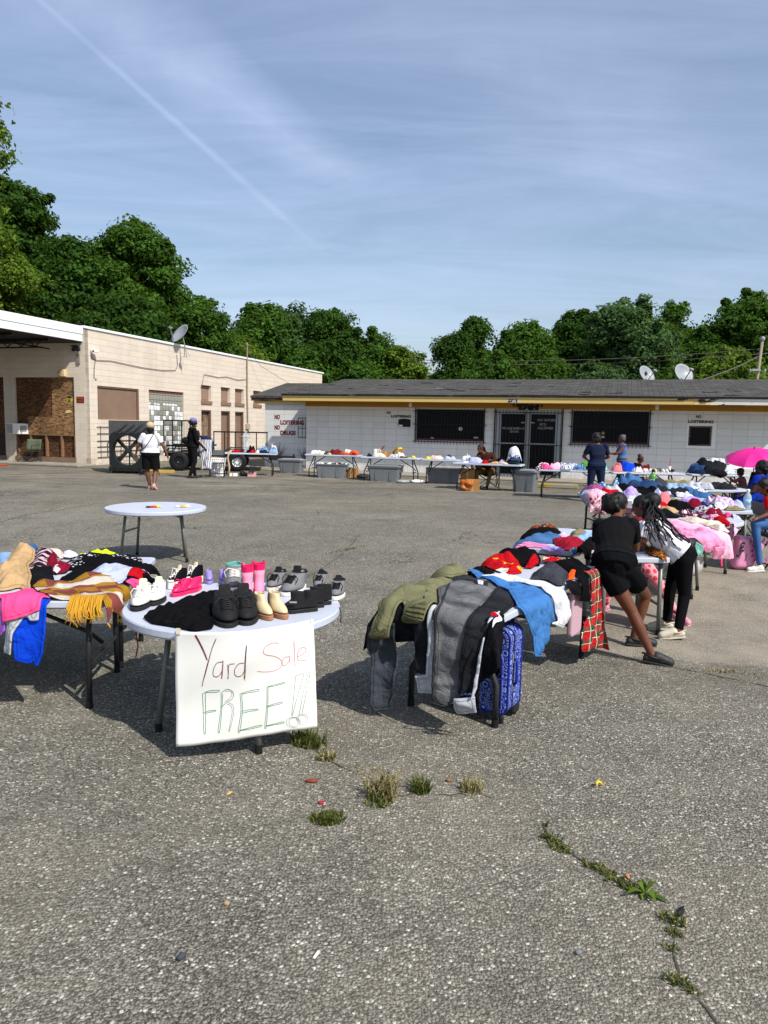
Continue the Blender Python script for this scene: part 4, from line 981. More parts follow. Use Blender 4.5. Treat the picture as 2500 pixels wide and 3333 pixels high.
    if parent is not None:
        mw = o.matrix_world.copy(); pm = parent.matrix_world if parent.parent is None else parent.matrix_world
        o.parent = parent; o.matrix_local = PARENT_M[parent.name].inverted() @ mw
    PARENT_M[o.name] = surf.M @ Matrix.Translation(Vector(org))
    k = o.modifiers.new('thick', 'SOLIDIFY'); k.thickness = th; k.offset = 0
    if sub: k = o.modifiers.new('sub', 'SUBSURF'); k.levels = sub; k.render_levels = sub
    o['_seed'] = seed; del o['_seed']
    return o
PARENT_M = {}
ZM = {'A': (0, 1720, 520 / 1659), 'D': (1150, 1650, 700 / 1659), 'E': (1650, 1690, 450 / 1659), 'F': (1600, 1560, 700 / 1659), 'G': (2050, 1430, 450 / 1659), 'R': (370, 1790, 780 / 1659),
      'H': (1900, 1560, 600 / 1659), '5': (1900, 1200, 600 / 1659)}
def zp(z, pts):
    a, b, s = ZM[z]; return [(a + x * s, b + y * s) for x, y in pts]
_seed = [100]
def garment(name, label, cat, surf, z, pts, m, group=None, lift=.04, **k):
    _seed[0] += 7; k.setdefault('seed', _seed[0])
    poly = [surf.pix(x, y, lift) for x, y in zp(z, pts)]
    return tag(make_cloth(name, surf, poly, m, **k), label, cat, group)
def blobpoly(cx, cy, w, d, rot, rng, n=11):
    out = []
    for i in range(n):
        a = 2 * PI * i / n; r = rng.uniform(.78, 1.12); q = 2.6
        x = math.copysign(abs(math.cos(a)) ** (2 / q), math.cos(a)) * w / 2 * r; y = math.copysign(abs(math.sin(a)) ** (2 / q), math.sin(a)) * d / 2 * r
        out.append((cx + x * math.cos(rot) - y * math.sin(rot), cy + x * math.sin(rot) + y * math.cos(rot)))
    return out
def heap(name, label, cat, surf, u, v, w, d, m, puff=.05, rot=0.0, group=None, cell=None, wf=9.0, **k):
    _seed[0] += 7; rng = random.Random(_seed[0])
    k.setdefault('th', .012); k.setdefault('crump', puff * .22 + .01)
    return tag(make_cloth(name, surf, blobpoly(u, v, w, d, rot, rng), m, puff=puff, cell=cell or max(.015, min(w, d) / 14), seed=_seed[0], wf=wf, uvrot=rng.uniform(0, 6), **k), label, cat, group)

# ------------------------------------------------ table builders
def rounded(w, d, r, n=5):
    out = []
    for sx, sy, a0 in ((1, 1, 0), (-1, 1, 90), (-1, -1, 180), (1, -1, 270)):
        for i in range(n + 1):
            a = rad(a0 + 90 * i / n); out.append((sx * (w / 2 - r) + r * math.cos(a), sy * (d / 2 - r) + r * math.sin(a)))
    return out
def legs_of(t, feet, tops, r, m, bow=0.0, tip=.02):
    for (fx, fy), (tx, ty, tz) in zip(feet, tops):
        if bow: pts = [(tx, ty, tz), (tx + (fx - tx) * .15, ty + (fy - ty) * .15, tz * .86), (tx + (fx - tx) * .75, ty + (fy - ty) * .75, tz * .55), (fx, fy, tz * .40), (fx, fy, .035)]
        else: pts = [(tx, ty, tz), (fx, fy, .035)]
        l = MB().tube(pts, r, 10).build('leg', m, t, smooth=True)
        MB().lathe([(r * 1.15, 0), (r * 1.2, .004), (r * 1.15, .045)], (fx, fy, .002), 12).build('foot_cap', M_black, l, smooth=False)
def rect_table(label, loc, rz, W, D, z, legm=None, bow=0.0, r=.016, inset=.16, ends=None, group='white folding tables', name='folding_table', th=.042, feet=None, panel=True):
    t = thing(name, label, 'table', (loc[0], loc[1], 0), rz, group); legm = legm or M_charcoal
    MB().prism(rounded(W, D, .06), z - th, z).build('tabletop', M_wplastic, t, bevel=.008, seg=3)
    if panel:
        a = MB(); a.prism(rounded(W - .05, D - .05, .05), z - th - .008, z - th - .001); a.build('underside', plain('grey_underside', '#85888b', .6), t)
    zz = z - th - .01; fx = W / 2 - inset; fy = D / 2 - .05
    ft = feet or [(sx * fx, sy * fy) for sx in (-1, 1) for sy in (-1, 1)]
    tp = [(sx * (fx - (.10 if bow else .0)), sy * (fy - (.22 if bow else .03)), zz) for sx in (-1, 1) for sy in (-1, 1)]
    legs_of(t, ft, tp, r, legm, bow)
    for sx in (-1, 1):
        b = MB(); i = 0 if sx < 0 else 2
        y0 = (ft[i][0] * .5 + tp[i][0] * .5, ft[i][1] * .75 + tp[i][1] * .25); y1 = (ft[i + 1][0] * .5 + tp[i + 1][0] * .5, ft[i + 1][1] * .75 + tp[i + 1][1] * .25)
        b.bar((*y0, zz * .42), (*y1, zz * .42), r * .75); b.bar((tp[i][0], tp[i][1], zz - .02), (tp[i + 1][0], tp[i + 1][1], zz - .02), r * .8); b.build('crossbar', legm, t)
        MB().tube([(sx * fx, 0, zz * .5), (sx * fx * .9, 0, zz * .62), (sx * W * .14, 0, zz)], r * .8, 8).build('brace', legm, t, smooth=True)
    return t
def round_table(label, loc, rz, R, z, feet, group='round white folding tables', legm=None, lr=.017, tin=.62):
    t = thing('round_table', label, 'table', (loc[0], loc[1], 0), rz, group); legm = legm or M_greyleg
    MB().lathe([(.001, z - .035), (R * .93, z - .035), (R * .95, z - .05), (R * .985, z - .05), (R, z - .038), (R, z - .008), (R * .992, z), (R * .96, z - .0005), (.001, z)], n=72).build('tabletop', M_wplastic, t, smooth=False)
    zz = z - .05; tops = [(f[0] * tin / max(.2, 1) * 1.35, f[1] * .86, zz) for f in feet]
    legs_of(t, feet, tops, lr, legm)
    for i in (0, 2):
        a, b = tops[i], tops[i + 1]; f0, f1 = feet[i], feet[i + 1]; k = MB()
        k.bar((a[0], a[1], zz - .02), (b[0], b[1], zz - .02), lr * .8)
        p0 = [a[j] + (f0[j] - a[j]) * .4 for j in (0, 1)]; p1 = [b[j] + (f1[j] - b[j]) * .4 for j in (0, 1)]
        k.bar((*p0, zz * .6), (*p1, zz * .6), lr * .7); k.build('crossbar', legm, t)
        MB().tube([((a[0] + b[0]) / 2, (a[1] + b[1]) / 2, zz - .08), ((a[0] + b[0]) / 2 * .5, (a[1] + b[1]) / 2 * .5, zz - .02), (0, (a[1] + b[1]) * .1, zz)], lr * .7, 8).build('brace', legm, t, smooth=True)
    return t

# ------------------------------------------------ fabrics
FB = dict(
    black=fabric('black_cotton', '#101012', var=.2), black2=fabric('black_knit', '#16161a', var=.25), charcoal=fabric('charcoal_cotton', '#3a3b42'), offblack=fabric('faded_black_denim', '#1d1e21', 'denim', '#2c2e32'),
    greydenim=fabric('grey_denim', '#46474a', 'denim', '#77787a'), chardenim=fabric('dark_grey_denim', '#33373d', 'denim', '#474c54'), olive=fabric('olive_fleece', '#6d6c50'), white=fabric('white_cotton', '#cfd0d8'),
    ltgrey=fabric('light_grey_fleece', '#aeb2b8'), skyblue=fabric('sky_blue_linen', '#3f70aa'), blue=fabric('royal_blue_cotton', '#0f3fc0'), navy=fabric('navy_cotton', '#1b2440'), jean=fabric('blue_denim', '#31527c', 'denim', '#4a719f'),
    ltjean=fabric('light_blue_denim', '#6a8db8', 'denim', '#93b2d4'), dkjean=fabric('dark_blue_denim', '#1f3150', 'denim', '#33507a'), tan=fabric('tan_twill', '#b0926a'), pink=fabric('hot_pink_jersey', '#ea4b85'), purple=fabric('violet_jersey', '#9a5fc0'),
    lav=fabric('pale_lavender_knit', '#a9b0cc'), neon=fabric('neon_yellow_mesh', '#c9ea1e'), burg=fabric('burgundy_jersey', '#76152a'), red=fabric('red_cotton', '#a3121c'), dkred=fabric('dark_red_satin', '#8a1c2c'), peach=fabric('peach_padding', '#e3c0b4'),
    cream=fabric('cream_fleece', '#ddd2bd'), rose=fabric('pink_fleece', '#e790b6'), rose2=fabric('pale_pink_fleece', '#efb2cc'), salmon=fabric('salmon_jersey', '#d9767a'), orange=fabric('orange_cotton', '#e8551c'), rust=fabric('rust_cotton', '#a64a22'),
    maroon=fabric('maroon_towel', '#6d1f26'), khaki=fabric('khaki_cotton', '#7c7658'), green=fabric('green_cotton', '#4c8f2c'), teal=fabric('mint_cotton', '#7fb8ac'), brown=fabric('brown_cotton', '#5b4334'), mauve=fabric('mauve_cotton', '#8f4c7a'), lilac=fabric('lilac_cotton', '#a893cf'),
    yellow=fabric('yellow_cotton', '#d9c93a'),
    stripeb=fabric('black_cream_stripe', '#121214', 'stripe', '#cfc6ac', 45), stripered=fabric('burgundy_stripe', '#241722', 'stripe', '#b9a0a8', 22), plaid=fabric('red_green_plaid', '#b01c22', 'plaid', '#1f4a40', 11, '#e8dcb8'),
    flannel=fabric('brown_plaid_flannel', '#7a3c22', 'plaid', '#2c1a16', 10, '#d9b28a'), scarf=fabric('mustard_scarf_knit', '#b98a2e', 'blocks', '#95514c', 8, '#e6ded0'), dots=fabric('black_white_dots', '#111114', 'spots', '#b9b9c0', 30),
    bluep=fabric('blue_print', '#34618f', 'print', '#a9c3d9', 40), pinkp=fabric('pink_print', '#d9a4b4', 'print', '#7c2a44', 26, '#efe0dd'), floral=fabric('dark_floral', '#3c2236', 'print', '#c98a98', 26, '#e0d0d0'), multi=fabric('mixed_print', '#8a93b4', 'print', '#d9d4dc', 24, '#b0406a'),
    multi2=fabric('pastel_print', '#c9a3c0', 'print', '#e6e2ea', 26, '#7a86b0'), leop=fabric('leopard_print', '#a3662e', 'leopard', '#1d130c', 42), greyp=fabric('grey_white_print', '#b6bac4', 'print', '#4a4f60', 28, '#eeeeee'), berry=fabric('strawberry_print', '#e79aa0', 'spots', '#c2434f', 17),
    pstripe=fabric('pink_stripe', '#d982a8', 'vstripe', '#7d4a86', 30), redp=fabric('red_print', '#a8141c', 'print', '#e8dccb', 9, '#d9a02c'))

# ------------------------------------------------ TABLE A, left foreground
GA = 'clothes on the left foreground table'
rect_table('white folding table on the left with hanging blue and pink clothes', (-2.664, 4.452), rad(6), 2.06, .74, .66, r=.017, inset=.12)
rect_table('second white folding table hidden under clothes behind the left one', (-2.742, 5.192), rad(6), 2.06, .72, .655, r=.017, inset=.12)
SA = Surf((-2.70, 4.81), rad(6), 2.06, 1.46, .66, ext=1.2)
def gA(name, label, cat, pts, m, **k):
    k['puff'] = k.get('puff', 0) * .6; k['crump'] = k.get('crump', 0) * .6; k.setdefault('growk', .3); return garment(name, label, cat, SA, 'A', pts, FB[m] if isinstance(m, str) else m, GA, **k)
gA('jeans', 'dark blue jeans heaped at the back of the left table', 'jeans', [(150, 240), (170, 180), (260, 130), (340, 150), (400, 150), (720, 190), (700, 230), (420, 260), (220, 270)], 'dkjean', puff=.06, th=.02, crump=.04)
gA('jeans', 'light blue jeans at the far left corner of the left table', 'jeans', [(-40, 360), (-40, 180), (60, 180), (140, 215), (130, 300), (60, 380)], 'ltjean', puff=.05, th=.02, crump=.05)
gA('jeans', 'crumpled blue jeans beside the tan jacket collar', 'jeans', [(210, 240), (260, 190), (360, 180), (420, 215), (400, 260), (280, 275)], 'jean', puff=.06, th=.02, crump=.06)
gA('trousers', 'black trousers with white dots under the neon vest', 'trousers', [(650, 330), (760, 270), (1000, 245), (1300, 240), (1480, 275), (1480, 330), (1200, 340), (900, 370), (700, 380)], 'dots', puff=.035, th=.02, crump=.03)
gA('padded_cup', 'pale peach padded swim cup standing up in the pile', 'bra', [(405, 275), (420, 215), (480, 185), (560, 180), (630, 205), (672, 260), (560, 285)], 'peach', puff=.07, th=.01, wr=.001, crump=0, dome=2)
gA('blouse', 'small white blouse between the peach cup and the neon vest', 'blouse', [(645, 265), (690, 205), (760, 195), (840, 245), (760, 270)], 'white', puff=.05, crump=.04)
gA('safety_vest', 'neon yellow vest lying on the black clothes', 'vest', [(718, 190), (740, 160), (830, 190), (960, 180), (1020, 150), (1080, 125), (1160, 135), (1195, 200), (1205, 245), (1080, 260), (940, 250), (830, 240)], 'neon', puff=.05, th=.012, crump=.05)
gA('cardigan', 'large black cardigan spread over the right end of the left table', 'cardigan', [(555, 560), (640, 460), (780, 380), (1000, 315), (1300, 305), (1480, 345), (1600, 430), (1645, 560), (1640, 640), (1560, 640), (1400, 560), (1100, 540), (800, 570)], 'black', puff=.05, th=.02, crump=.03, fold=.03)
gA('skirt', 'black and cream striped knit curving over the right table end', 'skirt', [(960, 470), (1100, 395), (1260, 370), (1440, 410), (1570, 500), (1640, 610), (1600, 650), (1500, 560), (1300, 480), (1100, 470)], 'stripeb', puff=.05, th=.012, fold=.02)
gA('shirt', 'pale lavender knit shirt folded beside the striped knit', 'shirt', [(870, 520), (960, 450), (1120, 405), (1300, 410), (1440, 460), (1560, 560), (1600, 640), (1470, 620), (1340, 560), (1180, 540), (1000, 540)], 'lav', puff=.055, th=.018, fold=.02)
gA('blouse', 'dark striped blouse crumpled behind the tan jacket', 'blouse', [(290, 370), (350, 280), (420, 235), (540, 240), (640, 290), (690, 330), (600, 350), (480, 370), (380, 375)], 'stripered', puff=.05, crump=.05)
gA('top', 'burgundy top crumpled in the middle of the left pile', 'top', [(480, 400), (490, 310), (540, 255), (590, 275), (600, 340), (700, 345), (745, 370), (690, 410), (560, 420)], 'burg', puff=.06, crump=.06)
gA('sock', 'white sock lying beside the burgundy top', 'sock', [(545, 415), (570, 375), (600, 370), (630, 410), (590, 425)], 'white', puff=.025, th=.008)
gA('polo_shirt', 'black polo shirt folded between the tan jacket and the scarf', 'shirt', [(300, 560), (300, 400), (360, 370), (540, 395), (560, 470), (570, 540), (450, 560)], 'charcoal' if False else 'black2', puff=.03, th=.018, crump=.02)
gA('jacket', 'tan zip jacket sprawled at the left edge of the photo', 'jacket', [(-60, 600), (-60, 380), (60, 330), (110, 260), (170, 205), (260, 215), (370, 265), (350, 320), (300, 360), (330, 470), (312, 540), (328, 600), (270, 600), (200, 560), (90, 590)], 'tan', puff=.08, th=.014, crump=.07, wf=7)
gA('shirt', 'royal blue shirt hanging far down the front of the left table', 'shirt', [(150, 650), (480, 650), (520, 690), (495, 800), (495, 1100), (470, 1310), (410, 1450), (355, 1450), (365, 1380), (330, 1435), (180, 1375), (160, 1060)], 'blue', th=.01, fold=.035, ff=7)
gA('leggings', 'pale grey leggings hanging beside the royal blue shirt', 'leggings', [(60, 700), (430, 720), (430, 970), (330, 970), (320, 920), (280, 930), (180, 1085), (160, 1310), (48, 1312), (70, 1150), (95, 1000)], 'ltgrey', th=.012, fold=.025)
gA('shirt', 'violet shirt hanging at the lower left edge of the photo', 'shirt', [(-80, 660), (20, 690), (50, 780), (60, 930), (92, 1060), (30, 1130), (-80, 1180)], 'purple', th=.012, fold=.03)
gA('t_shirt', 'hot pink cropped shirt hanging over the front table edge', 't-shirt', [(-70, 640), (60, 620), (250, 590), (340, 590), (440, 640), (532, 718), (440, 750), (445, 855), (330, 905), (60, 978), (40, 800), (-60, 760)], 'pink', th=.012, fold=.03, puff=.01)
sc_ = gA('scarf', 'mustard, rust and white knitted scarf with fringe draped over the table corner', 'scarf', [(335, 580), (440, 505), (560, 535), (740, 530), (860, 490), (970, 482), (1110, 500), (1230, 540), (1310, 610), (1348, 720), (1290, 780), (1232, 800), (1218, 950), (1130, 985), (1095, 820), (1060, 750), (985, 745), (900, 760), (770, 745), (640, 715), (500, 690)], 'scarf', th=.014, puff=.022, fold=.02, uvrot=.5)
def fringe(parent, surf, z, a, b, n, ln, m, seed=1):
    rng = random.Random(seed); (x0, y0), (x1, y1) = zp(z, [a, b]); mb = MB(); M = PARENT_M[parent.name].inverted()
    for i in range(n):
        f = i / (n - 1); u, v = surf.pix(x0 + (x1 - x0) * f, y0 + (y1 - y0) * f)
        pts, d = surf.place(np.array([u] * 4), np.array([v - ln * k * rng.uniform(.7, 1.2) for k in (0, .35, .7, 1)]), np.array([.035] * 4), np.array([.02 + rng.uniform(-.01, .02)] * 4))
        pts = [M @ surf.M @ (Vector(p) + Vector((rng.uniform(-.012, .012) * k, 0, 0))) for k, p in enumerate(pts)]
        mb.tube(pts, [.006, .0055, .005, .003], 5)
    return mb.build('fringe', m, parent, smooth=True)
M_must = fabric('mustard_wool', '#b98a2e')
fringe(sc_, SA, 'A', (740, 740), (1060, 745), 34, .12, M_must, 3); fringe(sc_, SA, 'A', (1130, 975), (1218, 950), 12, .03, M_must, 4)
gA('hood', 'black hooded top with red lining rolled beside the white sneakers', 'hoodie', [(1290, 560), (1330, 500), (1400, 490), (1470, 530), (1500, 585), (1400, 610)], 'black', puff=.05, th=.012, crump=.03)
gA('bandana', 'small red cloth tucked in the rolled black hood', 'cloth', [(1345, 560), (1350, 505), (1400, 520), (1425, 550), (1370, 600)], 'red', puff=.004, th=.006, crump=.008)
gA('shorts', 'hot pink shorts under the black hood at the table corner', 'shorts', [(1300, 620), (1340, 595), (1410, 620), (1405, 690), (1360, 715)], 'pink', puff=.02, th=.01)
gA('top', 'violet top peeking out behind the white sneakers', 'top', [(1400, 640), (1440, 615), (1470, 640), (1440, 690), (1410, 690)], 'purple', puff=.02, th=.01)

# ------------------------------------------------ ROUND TABLE with the sign, FAR ROUND TABLE
RC = Vector((-.86, 4.20, 0)); RR = .615; RZ = .655
round_table('round white table carrying shoes with the paper yard sale sign', RC, 0, RR, RZ, [(-.36, -.28), (.235, -.53), (-.24, .38), (.40, .02)])
FC = Vector((-2.81, 9.06, 0))
round_table('empty round white table standing alone behind the left clothes', FC, 0, .6, .655, [(-.38, -.2), (-.33, .25), (.42, -.18), (.30, .18)])
SR = Surf(RC, 0, 3, 3, RZ, ext=.1)
M_paper = plain('paper', '#d9d9d4', .85, .03, 4, .25, 5)
def paper_sign():
    # hangs from the rim, curved with it at the top, nearly flat below
    tl, tr_, br, bl = G(572, 2056, .64), None, None, None
    def corner(x, y, Y): return AY(x, y, Y)
    c = {(0, 0): corner(568, 2056, 3.583), (1, 0): corner(1021, 2015, 3.80), (0, 1): corner(573, 2431, 3.55), (1, 1): corner(1033, 2367, 3.73)}
    nx, ny = 40, 34; vs = []; fs = []
    for j in range(ny + 1):
        for i in range(nx + 1):
            s, t_ = i / nx, j / ny
            p = (c[0, 0] * (1 - s) + c[1, 0] * s) * (1 - t_) + (c[0, 1] * (1 - s) + c[1, 1] * s) * t_
            bulge = math.sin(PI * s) * (.10 * (1 - t_) ** 1.2 + .015)
            w = .005 * math.sin(6 * s + 3 * t_) + .004 * math.sin(11 * t_ + 4 * s) + .003 * math.sin(23 * s * t_ + 2)
            vs.append((p.x, p.y - bulge + w, p.z))
    for j in range(ny):
        for i in range(nx): a = j * (nx + 1) + i; fs.append((a, a + 1, a + nx + 2, a + nx + 1))
    org = Vector(vs[0]); mb = MB(); mb.v = [tuple(Vector(p) - org) for p in vs]; mb.f = fs
    o = mb.build('paper_sign', M_paper, None, org, smooth=True, solid=.0012)
    tag(o, 'large white paper sign with handwritten Yard Sale FREE taped to the round table', 'sign')
    for s_ in (.03, .97):
        p = c[0, 0].lerp(c[1, 0], s_); MB().box((p.x - org.x, p.y - org.y - math.sin(PI * s_) * .11 - .003, .005), (.022, .002, .03)).build('tape', plain('clear_tape', '#c9c3ae', .3), o)
    def at(x, y):      # x, y in the close-up of the photograph
        sx, sy = zp('Z3', [(x, y)])[0]
        # inverse bilinear by iteration on the projected corners
        s, t_ = .5, .5
        Q = {(0, 0): (568, 2056), (1, 0): (1021, 2015), (0, 1): (573, 2431), (1, 1): (1033, 2367)}
        for _ in range(12):
            f = [(Q[0, 0][k] * (1 - s) + Q[1, 0][k] * s) * (1 - t_) + (Q[0, 1][k] * (1 - s) + Q[1, 1][k] * s) * t_ for k in (0, 1)]
            ds = [(Q[1, 0][k] - Q[0, 0][k]) * (1 - t_) + (Q[1, 1][k] - Q[0, 1][k]) * t_ for k in (0, 1)]; dt = [(Q[0, 1][k] - Q[0, 0][k]) * (1 - s) + (Q[1, 1][k] - Q[1, 0][k]) * s for k in (0, 1)]
            det = ds[0] * dt[1] - ds[1] * dt[0]; ex, ey = sx - f[0], sy - f[1]
            s += (ex * dt[1] - ey * dt[0]) / det; t_ += (ds[0] * ey - ds[1] * ex) / det
        p = (c[0, 0] * (1 - s) + c[1, 0] * s) * (1 - t_) + (c[0, 1] * (1 - s) + c[1, 1] * s) * t_
        bulge = math.sin(PI * s) * (.10 * (1 - t_) ** 1.2 + .015); w = .005 * math.sin(6 * s + 3 * t_) + .004 * math.sin(11 * t_ + 4 * s) + .003 * math.sin(23 * s * t_ + 2)
        return Vector((p.x, p.y - bulge + w - .0025, p.z)) - org
    def pen(name, strokes, m, wd):
        mb = MB()
        for st in strokes:
            # resample and thicken into a flat ribbon
            pts = [at(*p) for p in dense(st)]
            vs = []; fs = []
            for i, p in enumerate(pts):
                d = (pts[min(i + 1, len(pts) - 1)] - pts[max(i - 1, 0)]); d = d.normalized() if d.length else Vector((1, 0, 0)); n = Vector((-d.z, 0, d.x)).normalized() * wd * (.8 + .4 * ((i * 7) % 5) / 5)
                vs += [p + n, p - n]
            for i in range(len(pts) - 1): fs.append((2 * i, 2 * i + 1, 2 * i + 3, 2 * i + 2))
            mb.add(vs, fs)
        mb.build(name, m, o, fixn=False)
    red = plain('red_pen', '#a8303c', .7); drk = plain('maroon_pen', '#4f1a26', .7); grn = plain('green_pen', '#1f7d57', .7); gry = plain('grey_pen', '#6f7a78', .7); pnk = plain('pink_pen', '#c9626f', .7)
    Y = [[(572, 168), (600, 215), (655, 330)], [(578, 165), (635, 270), (660, 335)], [(724, 178), (700, 230), (672, 320), (640, 430), (617, 522)], [(722, 185), (690, 260), (655, 390), (620, 505)]]
    pen('writing', Y, drk, .0016); pen('writing', [[(570, 172), (610, 240), (652, 318)]], red, .0014)
    a1 = [[(772, 335), (730, 345), (705, 385), (698, 430), (712, 445), (740, 435), (765, 390), (770, 325), (765, 400), (757, 458)]]
    r1 = [[(802, 352), (806, 400), (798, 458)], [(804, 385), (815, 352), (850, 345)]]
    d1 = [[(915, 340), (880, 345), (852, 380), (846, 420), (865, 440), (895, 430), (918, 390)], [(935, 214), (925, 330), (918, 420), (910, 470)], [(932, 220), (918, 350), (908, 455)]]
    pen('writing', a1 + r1 + d1, drk, .0015); pen('writing', [[(770, 330), (762, 400), (755, 455)], [(803, 360), (802, 455)]], red, .0013)
    S = [[(1148, 212), (1110, 205), (1065, 225), (1045, 260), (1060, 285), (1110, 300), (1150, 325), (1168, 360), (1150, 392), (1100, 412), (1040, 412), (1000, 405)]]
    a2 = [[(1218, 318), (1185, 320), (1165, 350), (1170, 375), (1190, 375), (1215, 345), (1220, 312), (1218, 350), (1222, 370)]]
    l2 = [[(1250, 202), (1252, 300), (1254, 392)]]; e2 = [[(1270, 325), (1300, 315), (1330, 290), (1325, 268), (1300, 265), (1275, 295), (1272, 335), (1290, 355), (1345, 352)]]
    pen('writing', S + a2 + l2 + e2, pnk, .0015)
    Fs = [[(620, 575), (660, 552), (730, 542), (728, 555), (665, 562), (640, 575), (638, 700), (636, 845), (625, 840), (622, 720), (618, 575)], [(622, 712), (655, 696), (704, 688), (702, 697), (660, 705), (640, 715)]]
    Rs = [[(748, 560), (742, 680), (722, 830), (733, 835), (748, 700), (758, 570)], [(750, 562), (785, 535), (820, 545), (833, 575), (820, 605), (785, 630), (742, 670)], [(775, 550), (810, 548), (822, 575), (805, 600), (770, 630)], [(795, 630), (825, 650), (832, 690), (818, 770), (798, 838)], [(785, 640), (815, 660), (820, 700), (808, 770), (795, 835)]]
    E1 = [[(876, 568), (930, 550), (1002, 535), (998, 548), (930, 560), (888, 572)], [(876, 568), (882, 690), (860, 830), (872, 830), (892, 690), (888, 572)], [(885, 690), (940, 678), (995, 675), (993, 684), (940, 690), (886, 705)], [(865, 830), (940, 812), (1010, 798), (1014, 808), (940, 822), (872, 831)]]
    E2 = [[(1062, 520), (1110, 508), (1178, 495), (1176, 503), (1110, 516), (1070, 522)], [(1062, 520), (1058, 650), (1040, 808), (1050, 808), (1066, 650), (1070, 522)], [(1056, 660), (1110, 645), (1160, 635), (1160, 645), (1110, 655), (1058, 665)], [(1045, 805), (1110, 790), (1168, 778), (1170, 788), (1110, 797), (1050, 808)]]
    pen('writing', Fs + E1 + E2 + [Rs[0], Rs[1]], grn, .0012)
    X = [[(1258, 458), (1285, 450), (1315, 450), (1300, 500), (1270, 600), (1232, 740)], [(1258, 458), (1248, 560), (1228, 740)], [(1345, 448), (1358, 444), (1345, 520), (1300, 730)], [(1345, 448), (1315, 560), (1278, 745)]]
    circ = lambda cx, cy, rx, ry: [(cx + rx * math.cos(k * PI / 8), cy + ry * math.sin(k * PI / 8)) for k in range(17)]
    pen('writing', X, grn, .001); pen('writing', [circ(1238, 788, 48, 38), circ(1240, 786, 32, 32), circ(1302, 768, 40, 36), circ(1300, 765, 28, 24), Rs[2], Rs[3], Rs[4]], gry, .0009)
    return o
def dense(st, k=5):
    """Catmull-Rom through the stroke's points"""
    if len(st) < 3: return [tuple(st[0][j] + (st[1][j] - st[0][j]) * i / 6 for j in (0, 1)) for i in range(7)]
    out = []
    for i in range(len(st) - 1):
        p0, p1, p2, p3 = st[max(i - 1, 0)], st[i], st[i + 1], st[min(i + 2, len(st) - 1)]
        for j in range(k):
            t_ = j / k; out.append(tuple(.5 * (2 * p1[a] + (p2[a] - p0[a]) * t_ + (2 * p0[a] - 5 * p1[a] + 4 * p2[a] - p3[a]) * t_ ** 2 + (3 * p1[a] - p0[a] - 3 * p2[a] + p3[a]) * t_ ** 3) for a in (0, 1)))
    return out + [tuple(st[-1])]
ZM['Z3'] = (370, 1980, 780 / 1659)
paper_sign()
bt = garment('trousers', 'black trousers with a belt crumpled on the shoe table', 'trousers', SR, 'R', [(205, 430), (240, 385), (330, 370), (450, 330), (560, 290), (700, 265), (830, 270), (850, 330), (760, 380), (700, 440), (690, 500), (560, 520), (420, 490), (260, 465)], FB['black'], th=.02, puff=.028, crump=.022, wf=11, wr=.012)
M2 = PARENT_M[bt.name].inverted(); mb = MB()
pts = [SR.pix(x, y, .01) for x, y in zp('R', [(355, 508), (450, 520), (560, 525), (640, 500), (690, 480)])]
mb.tube([M2 @ SR.M @ Vector((u, v, RZ + .012 + .008 * (i % 2))) for i, (u, v) in enumerate(pts)], .012, 6); mb.build('belt_strap', M_black, bt, smooth=True)

# ------------------------------------------------ TABLE D, middle foreground
DC = (.845, 4.88); DR = math.atan2(.843, .539)
rect_table('white folding table in the middle with hoodie and jeans hanging over its end', DC, DR, 2.0, .66, .668, bow=1, r=.018, inset=.22)
SD = Surf(DC, DR, 2.0, .66, .668, ext=1.1)
GD = 'clothes on the middle foreground table'
def gD(name, label, cat, pts, m, z='D', **k): return garment(name, label, cat, SD, z, pts, FB[m], GD, **k)
gD('jacket', 'black zip jacket hanging at the left of the olive hoodie', 'jacket', [(640, 540), (355, 562), (190, 605), (115, 730), (80, 890), (90, 1035), (180, 1052), (360, 1052), (490, 1050), (560, 960), (640, 820)], 'black2', th=.02, fold=.03, puff=.01)
gD('jeans', 'charcoal jeans leg hanging lowest at the left of the table end', 'jeans', [(175, 900), (365, 900), (362, 1200), (310, 1480), (275, 1585), (190, 1572), (165, 1490), (178, 1200)], 'chardenim', th=.03, fold=.015)
gD('jeans', 'short black jeans leg hanging behind the olive hoodie', 'jeans', [(500, 800), (610, 780), (600, 1100), (590, 1300), (478, 1292), (495, 1100)], 'offblack', th=.025, fold=.01)
gD('sweatpants', 'pale grey sweatpants leg with ribbed cuff hanging behind the grey jeans', 'sweatpants', [(600, 760), (660, 760), (665, 1200), (655, 1450), (505, 1450), (495, 1310), (590, 1300), (610, 1000)], 'ltgrey', th=.02, fold=.015)
hd = gD('hoodie', 'olive green hoodie lying over the near end of the table', 'hoodie', [(215, 920), (228, 800), (300, 640), (420, 545), (600, 485), (740, 470), (880, 500), (870, 530), (750, 590), (695, 640), (645, 760), (585, 890), (420, 892), (412, 815), (362, 782), (345, 920), (332, 1012), (215, 1002)], 'olive', th=.026, puff=.03, fold=.025, wf=6, wr=.012)
make_cloth('hood', SD, [SD.pix(x, y) for x, y in zp('D', [(605, 535), (615, 450), (660, 415), (740, 405), (850, 450), (890, 490), (870, 530), (740, 545)])], FB['olive'], th=.02, puff=.075, crump=.05, seed=5, parent=hd, wf=7)
oliv2 = fabric('olive_rib', '#5f5e44', 'rib')
for pts in ([(215, 925), (345, 925), (332, 1014), (214, 1004)], [(418, 830), (610, 830), (585, 896), (420, 898)]):
    make_cloth('ribbed_cuff', SD, [SD.pix(x, y) for x, y in zp('D', pts)], oliv2, th=.012, seed=6, parent=hd, smooth=1, fold=.02)
